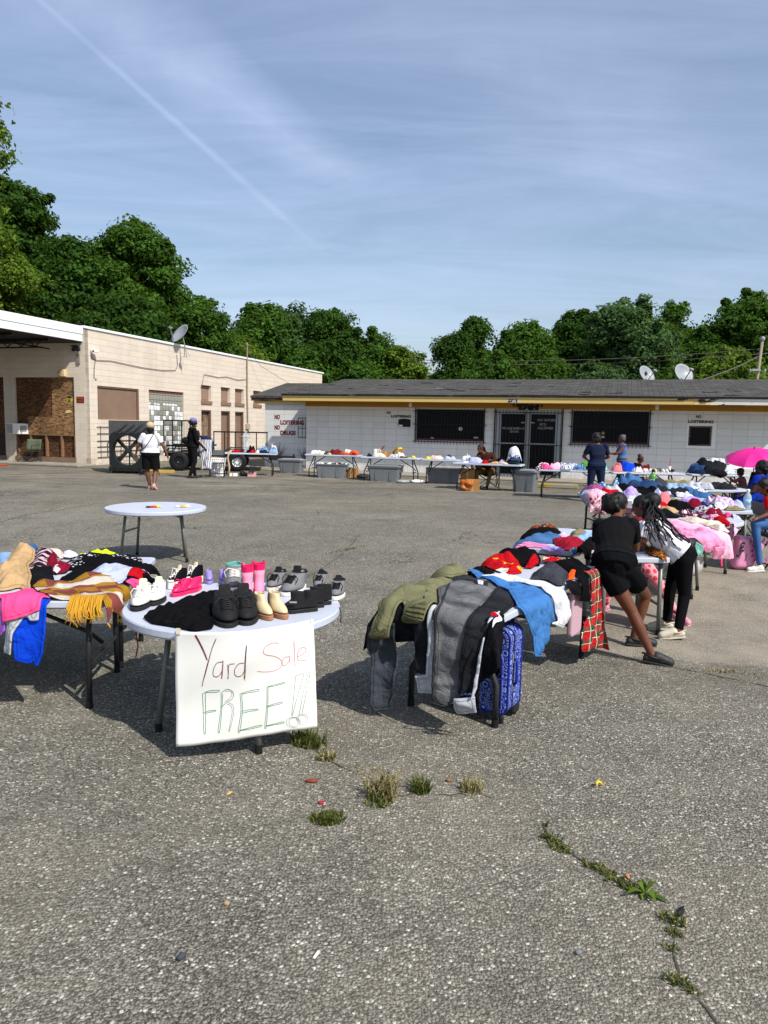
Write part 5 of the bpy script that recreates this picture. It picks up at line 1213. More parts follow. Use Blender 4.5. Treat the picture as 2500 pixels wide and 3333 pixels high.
gj = gD('jeans', 'grey washed jeans hanging in the centre of the table end', 'jeans', [(648, 650), (735, 590), (770, 555), (870, 535), (1000, 545), (1112, 550), (1112, 612), (1000, 720), (925, 820), (885, 1000), (862, 1250), (832, 1530), (745, 1540), (655, 1482), (672, 1150), (650, 800)], 'greydenim', th=.028, fold=.03, puff=.02, wr=.01)
dkg = fabric('dark_grey_seam', '#2b2c2f', 'denim', '#3b3c3f')
def strip(name, par, pts, m, th=.005, **k): return make_cloth(name, SD, [SD.pix(x, y) for x, y in zp('D', pts)], m, th=th, seed=3, parent=par, cell=.007, wr=.002, **k)
strip('waistband', gj, [(772, 556), (870, 538), (1000, 546), (1110, 552), (1110, 576), (1000, 571), (870, 562), (775, 582)], dkg); strip('pocket', gj, [(938, 566), (1040, 578), (1036, 612), (950, 600)], dkg); strip('label_patch', gj, [(958, 572), (1004, 578), (1000, 602), (962, 596)], FB['white'], .004)
strip('seam', gj, [(738, 600), (750, 600), (705, 720), (688, 860), (692, 1150), (680, 1480), (666, 1480), (676, 1150), (672, 850), (690, 715)], dkg); strip('hem', gj, [(656, 1462), (745, 1516), (832, 1506), (831, 1530), (745, 1540), (655, 1484)], dkg)
strip('pocket_edge', hd, [(600, 600), (610, 600), (560, 690), (530, 760), (520, 755), (548, 685)], oliv2); strip('sleeve_opening', hd, [(455, 545), (500, 550), (512, 572), (480, 566)], FB['black'])
gD('jeans', 'black jeans hanging just right of the grey jeans', 'jeans', [(1112, 605), (1240, 640), (1252, 712), (1180, 800), (1080, 880), (1045, 1000), (1012, 1250), (962, 1452), (838, 1445), (850, 1200), (900, 900), (1000, 735)], 'offblack', th=.026, fold=.02, puff=.01)
sp_ = gD('sweatpants', 'black sweatpants with pale grey side and cuffs beside the suitcase', 'sweatpants', [(1252, 715), (1205, 790), (1140, 900), (1125, 1000), (1085, 1335), (1005, 1360), (985, 1580), (840, 1585), (835, 1450), (965, 1445), (1020, 1200), (1060, 900), (1180, 780)], 'black2', th=.022, fold=.02)
make_cloth('cuff', SD, [SD.pix(x, y) for x, y in zp('D', [(838, 1455), (985, 1450), (982, 1585), (838, 1588)])], FB['ltgrey'], th=.014, seed=9, parent=sp_, cell=.007)
make_cloth('side_stripe', SD, [SD.pix(x, y) for x, y in zp('D', [(1205, 760), (1180, 800), (1085, 900), (1050, 1000), (1020, 1250), (995, 1450), (970, 1450), (1000, 1200), (1040, 960), (1070, 870), (1170, 780)])], FB['ltgrey'], th=.012, seed=10, parent=sp_, smooth=1)
make_cloth('round_emblem', SD, [SD.pix(x, y) for x, y in zp('D', [(1070, 880), (1095, 868), (1108, 885), (1100, 930), (1070, 952), (1062, 925)])], FB['white'], th=.006, seed=10, parent=sp_, smooth=1, cell=.008)
make_cloth('emblem_dot', SD, [SD.pix(x, y) for x, y in zp('D', [(1078, 880), (1096, 876), (1098, 898), (1080, 902)])], FB['red'], th=.006, seed=10, parent=sp_, smooth=1, cell=.006)
gD('shirt', 'black shirt crumpled left of the red jersey', 'shirt', [(885, 475), (905, 420), (975, 412), (1090, 470), (1090, 510), (985, 530), (910, 510)], 'black', puff=.04, crump=.05)
gD('sweater', 'black sweater at the back left of the middle table', 'sweater', [(1065, 390), (1150, 352), (1330, 350), (1450, 370), (1440, 420), (1280, 430), (1130, 420)], 'black', puff=.06, th=.02, crump=.05)
gD('jersey', 'red jersey with white print lying on the black shirts', 'jersey', [(965, 405), (1040, 390), (1150, 405), (1220, 395), (1310, 445), (1300, 475), (1210, 485), (1080, 460), (990, 430)], 'redp', puff=.05, crump=.05)
gD('shirt', 'sky blue shirt hanging ragged over the right edge above the suitcase', 'shirt', [(885, 490), (930, 478), (1110, 550), (1290, 555), (1450, 600), (1505, 690), (1545, 890), (1500, 912), (1507, 1042), (1400, 1172), (1365, 1165), (1365, 1020), (1320, 900), (1290, 760), (1190, 620), (980, 540)], 'skyblue', th=.012, fold=.04, ff=8, puff=.02, wr=.012)
gD('t_shirt', 'white t-shirt hanging over the right table edge beside the blue shirt', 't-shirt', [(985, 535), (1150, 480), (1285, 510), (1330, 530), (1480, 535), (1600, 600), (1655, 740), (1665, 885), (1570, 948), (1500, 910), (1545, 890), (1505, 690), (1440, 590), (1200, 548)], 'white', th=.014, fold=.035, ff=7, puff=.02)
gD('t_shirt', 'dark grey t-shirt lying over the white one', 't-shirt', [(270, 690), (320, 590), (490, 490), (580, 510), (660, 560), (740, 580), (730, 720), (700, 810), (600, 740), (480, 690), (380, 670)], 'charcoal', 'E', th=.014, puff=.04, crump=.02)
gD('top', 'red top tucked behind the dark grey t-shirt', 'top', [(215, 540), (280, 490), (380, 485), (380, 510), (300, 540)], 'red', 'E', puff=.04, crump=.03)
gD('shirt', 'black shirt spread along the far right of the middle table', 'shirt', [(520, 495), (700, 480), (880, 490), (1020, 545), (1000, 600), (940, 665), (840, 640), (740, 590), (640, 545)], 'black', 'E', th=.016, puff=.04, crump=.03)
gD('top', 'red and green strapped top between the black shirts', 'top', [(420, 490), (440, 430), (520, 425), (620, 440), (740, 470), (740, 495), (600, 490)], 'redp', 'E', puff=.035, crump=.04)
gD('cloth', 'orange cloth with a white band at the right table edge', 'cloth', [(735, 640), (770, 605), (830, 590), (840, 692), (735, 692)], 'orange', 'E', th=.012, puff=.01)
gD('leggings', 'black leggings hanging under the dark grey t-shirt', 'leggings', [(700, 720), (770, 705), (780, 780), (860, 830), (860, 920), (790, 940), (740, 900), (705, 860)], 'black2', 'E', th=.02, fold=.02)
gD('trousers', 'black trousers hanging left of the plaid pyjamas', 'trousers', [(850, 740), (945, 690), (945, 1010), (830, 1000), (850, 880)], 'black', 'E', th=.018, fold=.02)
pj = gD('pyjama_trousers', 'red and green plaid pyjama trousers hanging at the far right corner', 'pyjamas', [(722, 745), (762, 702), (802, 690), (836, 722), (836, 1030), (848, 1310), (770, 1320), (690, 1350), (692, 1200), (742, 1030)], 'plaid', 'F', th=.02, fold=.02)

# ------------------------------------------------ TABLE E behind it, TABLE F where the girls lean
EC = (1.70, 7.01); ER = rad(68.8)
rect_table('white folding table with jeans and a purple fringed top behind the middle one', EC, ER, 1.5, .52, .67, r=.015)
SE = Surf(EC, ER, 1.5, .52, .67)
GE = 'clothes on the small table behind the middle one'
def gE(name, label, cat, pts, m, **k): return garment(name, label, cat, SE, 'E', pts, FB[m], GE, **k)
gE('sweater', 'folded black sweater under the brown plaid flannel', 'sweater', [(60, 215), (130, 155), (400, 120), (650, 115), (655, 160), (400, 175), (200, 215)], 'black', puff=.06, th=.03)
gE('flannel_shirt', 'brown plaid flannel shirt folded on top of the black sweater', 'shirt', [(100, 155), (150, 105), (350, 75), (560, 62), (625, 85), (600, 112), (400, 132), (200, 150)], 'flannel', puff=.05, th=.03)
gE('trousers', 'pink striped trousers curving over the left table edge', 'trousers', [(55, 395), (85, 310), (160, 258), (330, 262), (520, 280), (540, 305), (300, 292), (215, 310), (150, 395)], 'pstripe', puff=.03, th=.014, fold=.02)
gE('jeans', 'blue jeans folded on the pink striped trousers', 'jeans', [(80, 300), (150, 240), (330, 190), (520, 155), (700, 205), (620, 240), (300, 252), (160, 275)], 'jean', puff=.06, th=.025)
gE('cap', 'khaki cap at the far end of the small table', 'cap', [(755, 160), (830, 128), (960, 150), (940, 175), (800, 180)], 'khaki', puff=.07, th=.012, wr=.002, dome=2)
gE('shorts', 'pale blue denim shorts beside the dark red blouse', 'shorts', [(735, 205), (860, 190), (1080, 170), (1065, 215), (910, 255), (800, 240)], 'ltjean', puff=.04, th=.016, crump=.03)
gE('scarf', 'white and lilac scarf between the jeans and the khaki cap', 'scarf', [(600, 195), (660, 150), (780, 185), (740, 205), (660, 210)], 'multi2', puff=.03, crump=.03)
gE('blouse', 'dark red satin blouse in the middle of the small table', 'blouse', [(552, 235), (720, 212), (978, 240), (940, 290), (860, 335), (760, 388), (680, 350), (600, 275)], 'dkred', puff=.05, crump=.04)
gE('top', 'purple fringed top with small white flowers', 'top', [(375, 375), (420, 325), (500, 305), (610, 315), (692, 400), (682, 458), (560, 432), (450, 395)], 'lilac', puff=.03, crump=.05, wf=22)
gE('scarf', 'blue patterned scarf under the black dress', 'scarf', [(748, 405), (800, 370), (862, 360), (845, 440), (760, 462)], 'bluep', puff=.03, crump=.03)
gE('dress', 'black dress heaped at the near right corner of the small table', 'dress', [(838, 390), (900, 290), (985, 200), (1100, 255), (1120, 550), (1000, 560), (900, 480), (840, 450)], 'black', puff=.07, th=.02, crump=.05)
rect_table('small white table the two girls lean on', (2.07, 6.28), rad(4), .60, .56, .665, legm=M_greyleg, r=.018, inset=.06, name='card_table', group=None)
SF = Surf((2.07, 6.28), rad(4), .60, .56, .665)
gF = garment('leopard_scarf', 'leopard print scarf hanging over the far side of the small white table', 'scarf', SF, 'H', [(550, 620), (640, 612), (745, 650), (755, 690), (740, 765), (705, 740), (690, 680), (600, 650)], FB['leop'], th=.014, puff=.03, crump=.03)
# ================================================================ RIGHT-HAND HEAPS
GG = 'clothes heaped on the tables at the right'
round_table('round white table with pink and cream sweaters hanging over its near edge', (2.95, 7.82), .3, .62, .665, [(.10, -.42), (.46, -.08), (-.38, -.20), (-.2, .36)])
round_table('round white table behind the pink sweaters, beside the pink plastic bag', (3.72, 8.98), .2, .62, .665, [(.40, -.22), (.42, .2), (-.36, -.25), (-.34, .25)])
rect_table('white folding table with the water bottle on its right corner', (4.05, 10.15), rad(4), 1.95, .72, .665, legm=M_greyleg, r=.018)
rect_table('white folding table under the big jeans heap on the right', (4.25, 11.9), rad(4), 2.1, .75, .68, r=.018)
SG2 = Surf((3.72, 8.98), rad(-25), .95, .85, .67); SG3 = Surf((4.05, 10.15), rad(4), 1.95, .72, .668); SG4 = Surf((4.25, 11.9), rad(4), 2.1, .75, .683)
SG1 = Surf((2.93, 7.86), rad(35), 1.3, 1.26, .672, ext=.9)
def gG(name, label, cat, surf, pts, m, z='G', **k): return garment(name, label, cat, surf, z, pts, FB[m], GG, **k)
gG('sweatshirt', 'pale pink sweatshirt sleeve hanging rightmost over the round table edge', 'sweatshirt', SG1, [(430, 960), (500, 922), (620, 950), (800, 1000), (960, 1035), (1110, 1090), (1180, 1180), (1225, 1440), (1060, 1452), (1040, 1300), (960, 1180), (800, 1080), (620, 1030), (500, 1010)], 'rose2', th=.028, puff=.03, fold=.03, wf=6)
ps_ = gG('sweatshirt', 'pink sweatshirt with a dark red print hanging over the near table edge', 'sweatshirt', SG1, [(412, 975), (460, 960), (560, 1030), (760, 1080), (880, 1060), (1000, 1130), (1050, 1250), (1062, 1365), (880, 1372), (850, 1290), (770, 1200), (640, 1150), (520, 1080)], 'rose', th=.028, puff=.02, fold=.025, wf=6)
make_cloth('printed_scroll', SG1, [SG1.pix(x, y) for x, y in zp('G', [(560, 1060), (640, 1050), (760, 1090), (830, 1130), (800, 1165), (680, 1140), (590, 1120)])], fabric('print_on_pink', '#e790b6', 'print', '#8a3146', 30), th=.006, seed=4, parent=ps_, wr=.002)
gG('sweatshirt', 'pink sweatshirt cuff hanging lowest below the printed pink sweatshirt', 'sweatshirt', SG1, [(955, 1300), (1060, 1290), (1055, 1380), (1020, 1455), (965, 1450)], 'rose', th=.025)
gG('sweater', 'cream fleece sweater lying across the round table at the right', 'sweater', SG1, [(465, 850), (500, 822), (620, 840), (780, 870), (900, 930), (1060, 985), (1200, 1075), (1180, 1130), (1100, 1110), (900, 1030), (700, 990), (540, 950), (470, 900)], 'cream', th=.03, puff=.06, crump=.02, wf=6)
gG('top', 'pale green top hanging behind the pink sweatshirt under the table edge', 'top', SG1, [(770, 1240), (850, 1300), (852, 1418), (800, 1400), (765, 1300)], 'teal', th=.012)
gG('shirt', 'red shirt with a white trim beside the cream sweater', 'shirt', SG2, [(985, 930), (1060, 915), (1170, 935), (1210, 990), (1190, 1070), (1090, 1040), (1000, 985)], 'red', puff=.05, th=.02)
gG('top', 'pink and maroon patterned top left of the hot pink pom hat', 'top', SG2, [(800, 870), (880, 825), (1010, 840), (1120, 880), (1090, 920), (950, 915), (860, 905)], 'pinkp', puff=.07, crump=.06)
gG('hat', 'hot pink fluffy hat on the round table', 'hat', SG2, [(1110, 860), (1150, 822), (1210, 840), (1230, 885), (1170, 905)], 'pink', puff=.08, dome=2)
gG('shirt', 'pale blue shirt right of the hot pink hat', 'shirt', SG2, [(1190, 850), (1300, 870), (1390, 940), (1370, 965), (1260, 930)], 'lav', puff=.05, crump=.04)
gG('blouse', 'pale pink blouse hanging over the round table edge above the plastic bag', 'blouse', SG2, [(1210, 980), (1290, 945), (1395, 965), (1400, 1000), (1350, 1035), (1280, 1010), (1230, 1020)], 'rose2', puff=.03, crump=.03)
gG('top', 'striped pink cloth between the cream sweater and the red shirt', 'top', SG2, [(930, 915), (985, 905), (1010, 950), (960, 960)], 'pstripe', puff=.03)
gG('slippers', 'black quilted slippers with white piping left of the cream sweater', 'slippers', SG1, [(445, 840), (470, 770), (560, 755), (640, 790), (630, 840), (520, 830)], 'black2', puff=.07, dome=2)
rng = random.Random(77)
def heaps(surf, desc, rows, group):
    for (u, v, w, d, m, name, adj, puff) in rows:
        heap(name, f'{adj} {desc}', name.replace('_', ' '), surf, u, v, w, d, FB[m], puff=puff * (.78 if surf.loc.y > 14 else .8), wf=13 if surf.loc.y > 14 else 10, rot=rng.uniform(-.5, .5), group=group)
heaps(SG3, 'on the water bottle table', [
    (-.82, -.2, .34, .4, 'rose', 'dress', 'pink dress at the left end', .10), (-.78, .15, .4, .36, 'white', 'blouse', 'white blouse at the back left', .08), (-.5, -.22, .44, .36, 'pinkp', 'dress', 'large pink patterned dress', .16), (-.45, .15, .4, .3, 'floral', 'blouse', 'dark flowered blouse at the back', .14),
    (-.36, -.30, .22, .16, 'red', 'top', 'coral red top at the front left', .10), (-.1, -.22, .42, .3, 'black', 'jacket', 'black jacket in the middle front', .14), (-.05, .12, .4, .36, 'khaki', 'shirt', 'green patterned shirt behind the black jacket', .14), (.22, .05, .36, .36, 'lilac', 'shirt', 'lilac shirt in the middle', .15),
    (.25, -.25, .4, .22, 'navy', 'trousers', 'navy trousers folded at the front', .10), (.48, -.1, .2, .24, 'tan', 'top', 'tan top beside the lilac shirt', .10), (.62, -.05, .38, .34, 'multi2', 'blouse', 'pastel striped blouse', .15), (.66, -.27, .36, .14, 'khaki', 'trousers', 'olive trousers at the front right', .06), (.75, .2, .3, .25, 'rose2', 'top', 'pale pink top at the back right', .10), (.45, .25, .4, .22, 'ltjean', 'jeans', 'faded jeans at the back', .12)], GG)
heaps(SG4, 'in the big jeans heap', [
    (-.98, -.2, .5, .5, 'multi', 'shirt', 'patterned shirt hanging at the left end', .10), (-.85, .1, .4, .4, 'mauve', 'blouse', 'mauve blouse', .16), (-.95, -.42, .4, .5, 'pinkp', 'dress', 'pink and grey dress drooping at the left', .07), (-.7, -.25, .36, .3, 'red', 'top', 'red top low at the left', .10),
    (-.6, -.1, .4, .44, 'ltgrey', 'sweater', 'grey sweater left of the black jeans', .14), (-.25, -.15, .8, .42, 'black', 'jeans', 'black jeans across the middle', .18), (-.1, .08, .95, .46, 'dkjean', 'jeans', 'dark blue jeans on top', .24), (-.2, .22, .6, .3, 'jean', 'jeans', 'mid blue jeans with a raised waistband', .30), (.35, -.1, .7, .36, 'offblack', 'jeans', 'faded black jeans off centre', .16),
    (.55, .15, .6, .34, 'ltjean', 'jeans', 'pale blue jeans on the right', .22), (.75, -.2, .56, .3, 'jean', 'jeans', 'blue jeans sliding off the front', .10), (.9, .1, .4, .4, 'greyp', 'shirt', 'grey printed shirt at the right end', .14), (-.6, .26, .5, .3, 'bluep', 'shirt', 'blue printed shirt at the back left', .18), (.2, .3, .5, .2, 'charcoal', 'jacket', 'charcoal jacket at the back', .26)], GG)

heaps(SG3, 'on the water bottle table', [(-.62, .02, .3, .3, 'ltgrey', 'shirt', 'light grey shirt at the left', .15), (-.22, .0, .26, .26, 'salmon', 'top', 'salmon top left of the middle', .17), (.1, -.28, .26, .14, 'burg', 'top', 'burgundy top at the front', .10), (.05, .28, .5, .16, 'jean', 'jeans', 'blue jeans along the back', .14), (.42, -.3, .2, .12, 'white', 'sock', 'white cloth at the front', .08), (.52, .12, .24, .2, 'multi', 'top', 'blue printed top near the back', .17), (.8, -.1, .2, .2, 'lav', 'top', 'pale lavender top near the bottle', .10)], GG)
heaps(SG2, 'on the round table behind the sweaters', [(-.3, -.1, .4, .34, 'black2', 'jacket', 'black jacket at the left', .09), (-.25, .22, .36, .3, 'tan', 'bag', 'tan cloth bag at the back', .10), (.0, .1, .34, .3, 'floral', 'top', 'dark flowered top in the middle', .10), (.15, .3, .3, .24, 'greyp', 'shirt', 'grey printed shirt at the back', .10), (.3, .12, .26, .24, 'burg', 'top', 'burgundy top at the right', .09)], GG)
heaps(SG1, 'on the round table of pink sweaters', [(-.45, -.1, .36, .3, 'charcoal', 'jacket', 'charcoal jacket at the left', .08), (-.3, .25, .4, .34, 'multi2', 'blouse', 'pastel blouse at the back left', .09), (.1, .35, .4, .3, 'maroon', 'top', 'maroon top at the back', .09)], GG)
heaps(SG4, 'in the big jeans heap', [(-.4, -.3, .3, .2, 'lilac', 'top', 'lilac top at the front', .12), (.1, -.3, .34, .16, 'multi', 'shirt', 'mixed print shirt at the front', .10), (.45, -.32, .3, .14, 'white', 'top', 'white top at the front', .09)], GG)
# ================================================================ TABLES ALONG THE STORE
GT = 'folding tables along the store wall'
def front_table(label, L, R, D=.70, z=.74):
    L, R = Vector((L[0], L[1], 0)), Vector((R[0], R[1], 0)); d = R - L; rz = math.atan2(d.y, d.x); n = Vector((-d.y, d.x, 0)).normalized(); c = (L + R) / 2 + n * D / 2
    rect_table(label, c, rz, d.length, D, z, group=GT, bow=1, r=.017)
    return Surf(c, rz, d.length, D, z + .002, ext=.4)
T0 = front_table('folding table with a glass drink jar in front of the trailer', (-5.37, 23.95), (-3.52, 24.11))
T1 = front_table('leftmost folding table along the white store wall, above an open grey tote', (-2.65, 24.2), (-.86, 23.86))
T2 = front_table('folding table with cardboard boxes along the white store wall', (-.81, 23.02), (1.02, 22.51))
T3 = front_table('folding table left of the seated person with long braids', (1.08, 22.16), (2.75, 21.75))
T4 = front_table('folding table with the tall stack of folded clothes by the store door', (1.83, 20.37), (3.65, 19.77))
T5 = front_table('folding table the woman in navy is sorting clothes on', (3.77, 18.42), (5.5, 18.1), z=.712)
T6 = front_table('folding table lined with small shoes under the right barred window', (5.48, 17.85), (7.25, 17.80), z=.712)
T7 = front_table('folding table with stacked jeans beside the shoe table', (7.32, 17.7), (8.75, 17.7), z=.712)
GC = 'clothes on the tables along the store'
heaps(T0, 'on the table in front of the trailer', [(.08, .1, .3, .3, 'black2', 'sweater', 'dark heap with a red sleeve', .30), (.10, -.1, .24, .2, 'red', 'top', 'red top low', .10), (.3, -.18, .2, .2, 'peach', 'blouse', 'pale flowered blouse', .12), (.45, .05, .44, .4, 'bluep', 'shirt', 'light blue shirt heap', .26), (.5, -.2, .34, .26, 'navy', 'trousers', 'navy trousers', .12), (.8, .12, .3, .34, 'greyp', 'scarf', 'grey scarf on the end stack', .34), (.76, -.12, .34, .3, 'brown', 'sweater', 'brown sweater folded on the end stack', .22), (.78, -.2, .3, .24, 'ltjean', 'jeans', 'pale folded jeans low in the end stack', .10), (-.45, .1, .3, .24, 'red', 'jacket', 'red jacket at the left end', .12), (-.2, .1, .22, .22, 'burg', 'top', 'dark red top left of the drink jar', .11), (.0, -.1, .22, .18, 'black', 'bag', 'black cloth bag by the drink jar', .09)], GC)
heaps(T1, 'on the leftmost table along the store wall', [(-.62, 0, .44, .42, 'white', 'blanket', 'white folded blanket', .14), (-.35, -.12, .3, .3, 'cream', 'towel', 'cream towel', .11), (-.5, -.25, .12, .1, 'yellow', 'label_card', 'yellow card between the white cloths', .06), (-.18, -.1, .24, .3, 'charcoal', 'shirt', 'charcoal shirt', .10), (-.08, -.24, .14, .1, 'yellow', 'sock_pack', 'yellow packet at the front', .07), (.12, 0, .5, .46, 'maroon', 'towel', 'maroon towel heap', .20), (.45, .12, .34, .3, 'white', 'pillow', 'white crumpled pillow cover', .22), (.4, -.14, .34, .3, 'rust', 'towel', 'dark rust towel', .10), (.68, .0, .36, .4, 'orange', 'towel', 'orange towel at the right end', .17), (.72, -.22, .24, .2, 'burg', 'cloth', 'dark red cloth under the orange towel', .06)], GC)
heaps(T2, 'on the table with cardboard boxes', [(-.72, .05, .2, .22, 'navy', 'bag', 'navy bag at the left end', .14), (-.35, -.12, .5, .3, 'cream', 'blanket', 'cream plastic wrapped blanket', .13), (.15, -.1, .5, .26, 'greyp', 'wrapper', 'clear crumpled wrapper', .12), (.25, .1, .36, .3, 'white', 'wrapper', 'white plastic wrapper', .18), (.45, -.2, .3, .2, 'brown', 'shoes', 'brown flat shoes in a tray', .06), (.75, -.2, .16, .1, 'yellow', 'packet', 'yellow packet at the right end', .07)], GC)
heaps(T3, 'on the table left of the seated person', [(-.45, 0, .5, .3, 'peach', 'sweater', 'peach sweater', .12), (-.7, -.1, .2, .2, 'yellow', 'packet', 'yellow packet', .08), (-.1, .1, .26, .24, 'charcoal', 'cap', 'charcoal cap', .16), (-.05, -.12, .4, .3, 'lav', 'shirt', 'pale blue folded shirt', .11), (.45, 0, .4, .36, 'white', 'bowl_cloth', 'white cloth pile', .14), (.62, -.2, .3, .2, 'black', 'cloth', 'black cloth', .08)], GC)
heaps(T4, 'on the table by the store door', [(-.35, -.05, .5, .4, 'lav', 'shirt', 'pale lavender shirt heap', .18), (-.6, -.18, .2, .2, 'white', 'tray_cloth', 'white flat cloth', .04), (-.05, -.2, .26, .2, 'red', 'top', 'bright red top', .11), (.2, -.18, .3, .2, 'tan', 'sweater', 'tan sweater', .09), (.32, .1, .36, .3, 'black', 'jacket', 'black jacket', .20), (.42, -.05, .26, .2, 'white', 'sock', 'long white cloth', .10), (.5, -.25, .2, .16, 'peach', 'shoes', 'pale pink shoes', .07)], GC)
for i, (m, adj, h) in enumerate((('dkjean', 'dark jeans lowest in the tall folded stack', .05), ('offblack', 'black jeans second from the bottom of the tall folded stack', .05), ('charcoal', 'charcoal trousers third in the tall folded stack', .05), ('dkjean', 'dark blue trousers fourth in the tall folded stack', .05), ('greyp', 'grey shirt near the top of the tall folded stack', .07), ('white', 'white shirt on top of the tall folded stack', .10))):
    heap('folded_trousers' if i < 4 else 'folded_shirt', adj, 'folded clothes', T4, .70 + .02 * (i % 2), -.08, .36, .36, FB[m], puff=h, group=GC, th=.03, growk=1.0, crump=.02); T4.cap = .6
heaps(T5, 'on the table of the woman in navy', [(-.7, 0, .34, .44, 'pinkp', 'dress', 'pink dress at the left end', .18), (-.8, -.2, .2, .4, 'floral', 'top', 'black and white top at the left corner', .10), (-.6, -.2, .3, .3, 'pink', 'top', 'magenta top at the front left', .09), (-.4, .05, .36, .4, 'rose2', 'blouse', 'pale pink blouse', .18), (-.15, -.05, .36, .4, 'greyp', 'shirt', 'grey and white printed shirt', .17), (.05, .1, .36, .34, 'lav', 'shirt', 'pale blue shirt', .16), (.2, -.12, .36, .3, 'bluep', 'shirt', 'blue print shirt', .15), (.4, .1, .46, .34, 'green', 'jacket', 'bright green jacket', .24), (.5, -.16, .4, .3, 'black', 'trousers', 'black trousers', .14), (.74, 0, .24, .4, 'teal', 'towel', 'mint green towel beside her right arm', .22)], GC)
heaps(T6, 'on the shoe table', [(-.66, .0, .30, .34, 'salmon', 'dress', 'salmon pink ruffled dress', .28), (-.35, .14, .46, .36, 'blue', 'jacket', 'shiny royal blue jacket', .26), (-.22, -.12, .24, .26, 'white', 'pouch', 'white pouch', .16), (.05, .2, .44, .16, 'maroon', 'boots', 'dark maroon boots', .22), (.40, .1, .3, .2, 'brown', 'sandals', 'brown sandals in a row', .09), (.7, .15, .24, .2, 'floral', 'shoes', 'dark patterned shoes', .12)], GC)
T7.cap = .6
heaps(T7, 'in the stack beside the shoe table', [(-.42, -.1, .5, .5, 'navy', 'jeans', 'navy jeans at the bottom', .12), (-.3, 0, .8, .4, 'dkjean', 'jeans', 'dark blue jeans', .22), (.0, .05, .9, .44, 'offblack', 'jeans', 'black jeans on top', .34), (.1, .25, .7, .3, 'white', 'pillow', 'white pillow behind the black jeans', .42), (.35, -.1, .4, .4, 'greyp', 'shirt', 'dark printed shirt at the right', .14), (-.1, -.25, .6, .3, 'black2', 'trousers', 'black trousers drooping in front', .12)], GC)

# ------------------------------------------------ storage totes, boxes
def tote(label, loc, rz, W=1.0, D=.52, H=.44, lid=False, fill=None):
    t = thing('storage_tote', label, 'storage tote', loc, rz, 'grey plastic storage totes')
    k = .86; mb = MB(); o = rounded(W, D, .06, 4); i_ = rounded(W * k, D * k, .05, 4); n = len(o)
    vs = [(x, y, .0) for x, y in i_] + [(x, y, H) for x, y in o] + [(x * .97, y * .95, H) for x, y in o] + [(x * .97, y * .95, .02) for x, y in i_]
    fs = [tuple(reversed(range(n)))] + [(a * n + j, a * n + (j + 1) % n, (a + 1) * n + (j + 1) % n, (a + 1) * n + j) for a in range(3) for j in range(n)] + [tuple(3 * n + j for j in range(n))]
    mb.add(vs, fs); mb.build('bin', M_totegrey, t, fixn=True)
    r = MB(); a = rounded(W + .05, D + .05, .07, 4); b = rounded(W - .02, D - .02, .06, 4); m = len(a)
    vs = [(x, y, H - .03) for x, y in a] + [(x, y, H + .005) for x, y in a] + [(x, y, H + .005) for x, y in b] + [(x, y, H - .03) for x, y in b]
    r.add(vs, [(q * m + j, q * m + (j + 1) % m, ((q + 1) % 4) * m + (j + 1) % m, ((q + 1) % 4) * m + j) for q in range(4) for j in range(m)]); r.build('rim', M_totegrey, t)
    for sx in (-1, 1):
        MB().prism([(-.13, .0), (.13, .0), (.10, .14), (-.10, .14)], -.012, .012, Matrix(((0, 0, 1, sx * (W / 2 + .01)), (1, 0, 0, 0), (0, 1, 0, H - .17), (0, 0, 0, 1)))).build('handle', M_totegrey, t)
    for x in (-.22, .22): MB().prism([(-.05, .0), (.05, .0), (.06, H - .06), (-.06, H - .06)], -.006, .006, Matrix(((1, 0, 0, x * W), (0, .0, 1, -D / 2 * .95), (0, 1, -.0, .02), (0, 0, 0, 1)))).build('rib', plain('grey_plastic_rib', '#636669', .5), t)
    if lid:
        l = MB(); l.prism(rounded(W + .07, D + .07, .08, 4), H + .006, H + .03); l.prism(rounded(W - .1, D - .1, .06, 4), H + .031, H + .05); l.build('lid', plain('grey_lid', '#8d9194', .45), t, bevel=.006)
    if fill:
        rr = random.Random(9)
        for q in range(16):
            mb = MB().box((rr.uniform(-.42, .42) * W, rr.uniform(-.4, .4) * D, H + rr.uniform(-.02, .03)), (rr.uniform(.1, .2), rr.uniform(.05, .12), .05), Matrix.Rotation(rr.uniform(-.4, .4), 3, 'Y') @ Matrix.Rotation(rr.uniform(0, 3), 3, 'Z'))
            tag(mb.build('packet', M_white if q % 3 else M_charcoal, None, loc, rz, bevel=.01), 'small packet piled in the open grey tote under the leftmost wall table', 'packet', 'packets in the open grey tote')
    return t
def gz(x, y): return G(x, y)
tote('grey tote with a lid standing left of the wall tables in front of the planter', (-3.28, 26.1, 0), rad(-12), .86, .50, .45, True)
tote('open grey tote filled with packets under the leftmost wall table', (-1.72, 24.05, 0), rad(-8), 1.02, .46, .45, False, True)
tote('grey tote with a loose lid under the table with cardboard boxes', (.02, 23.05, 0), rad(-14), 1.02, .5, .46, True)
tote('open grey tote under the table left of the seated person', (1.80, 22.65, 0), rad(-8), 1.02, .5, .46)
tote('small upright grey tote at the right end of the table by the store door', (3.86, 20.25, 0), rad(-25), .66, .5, .56, True)
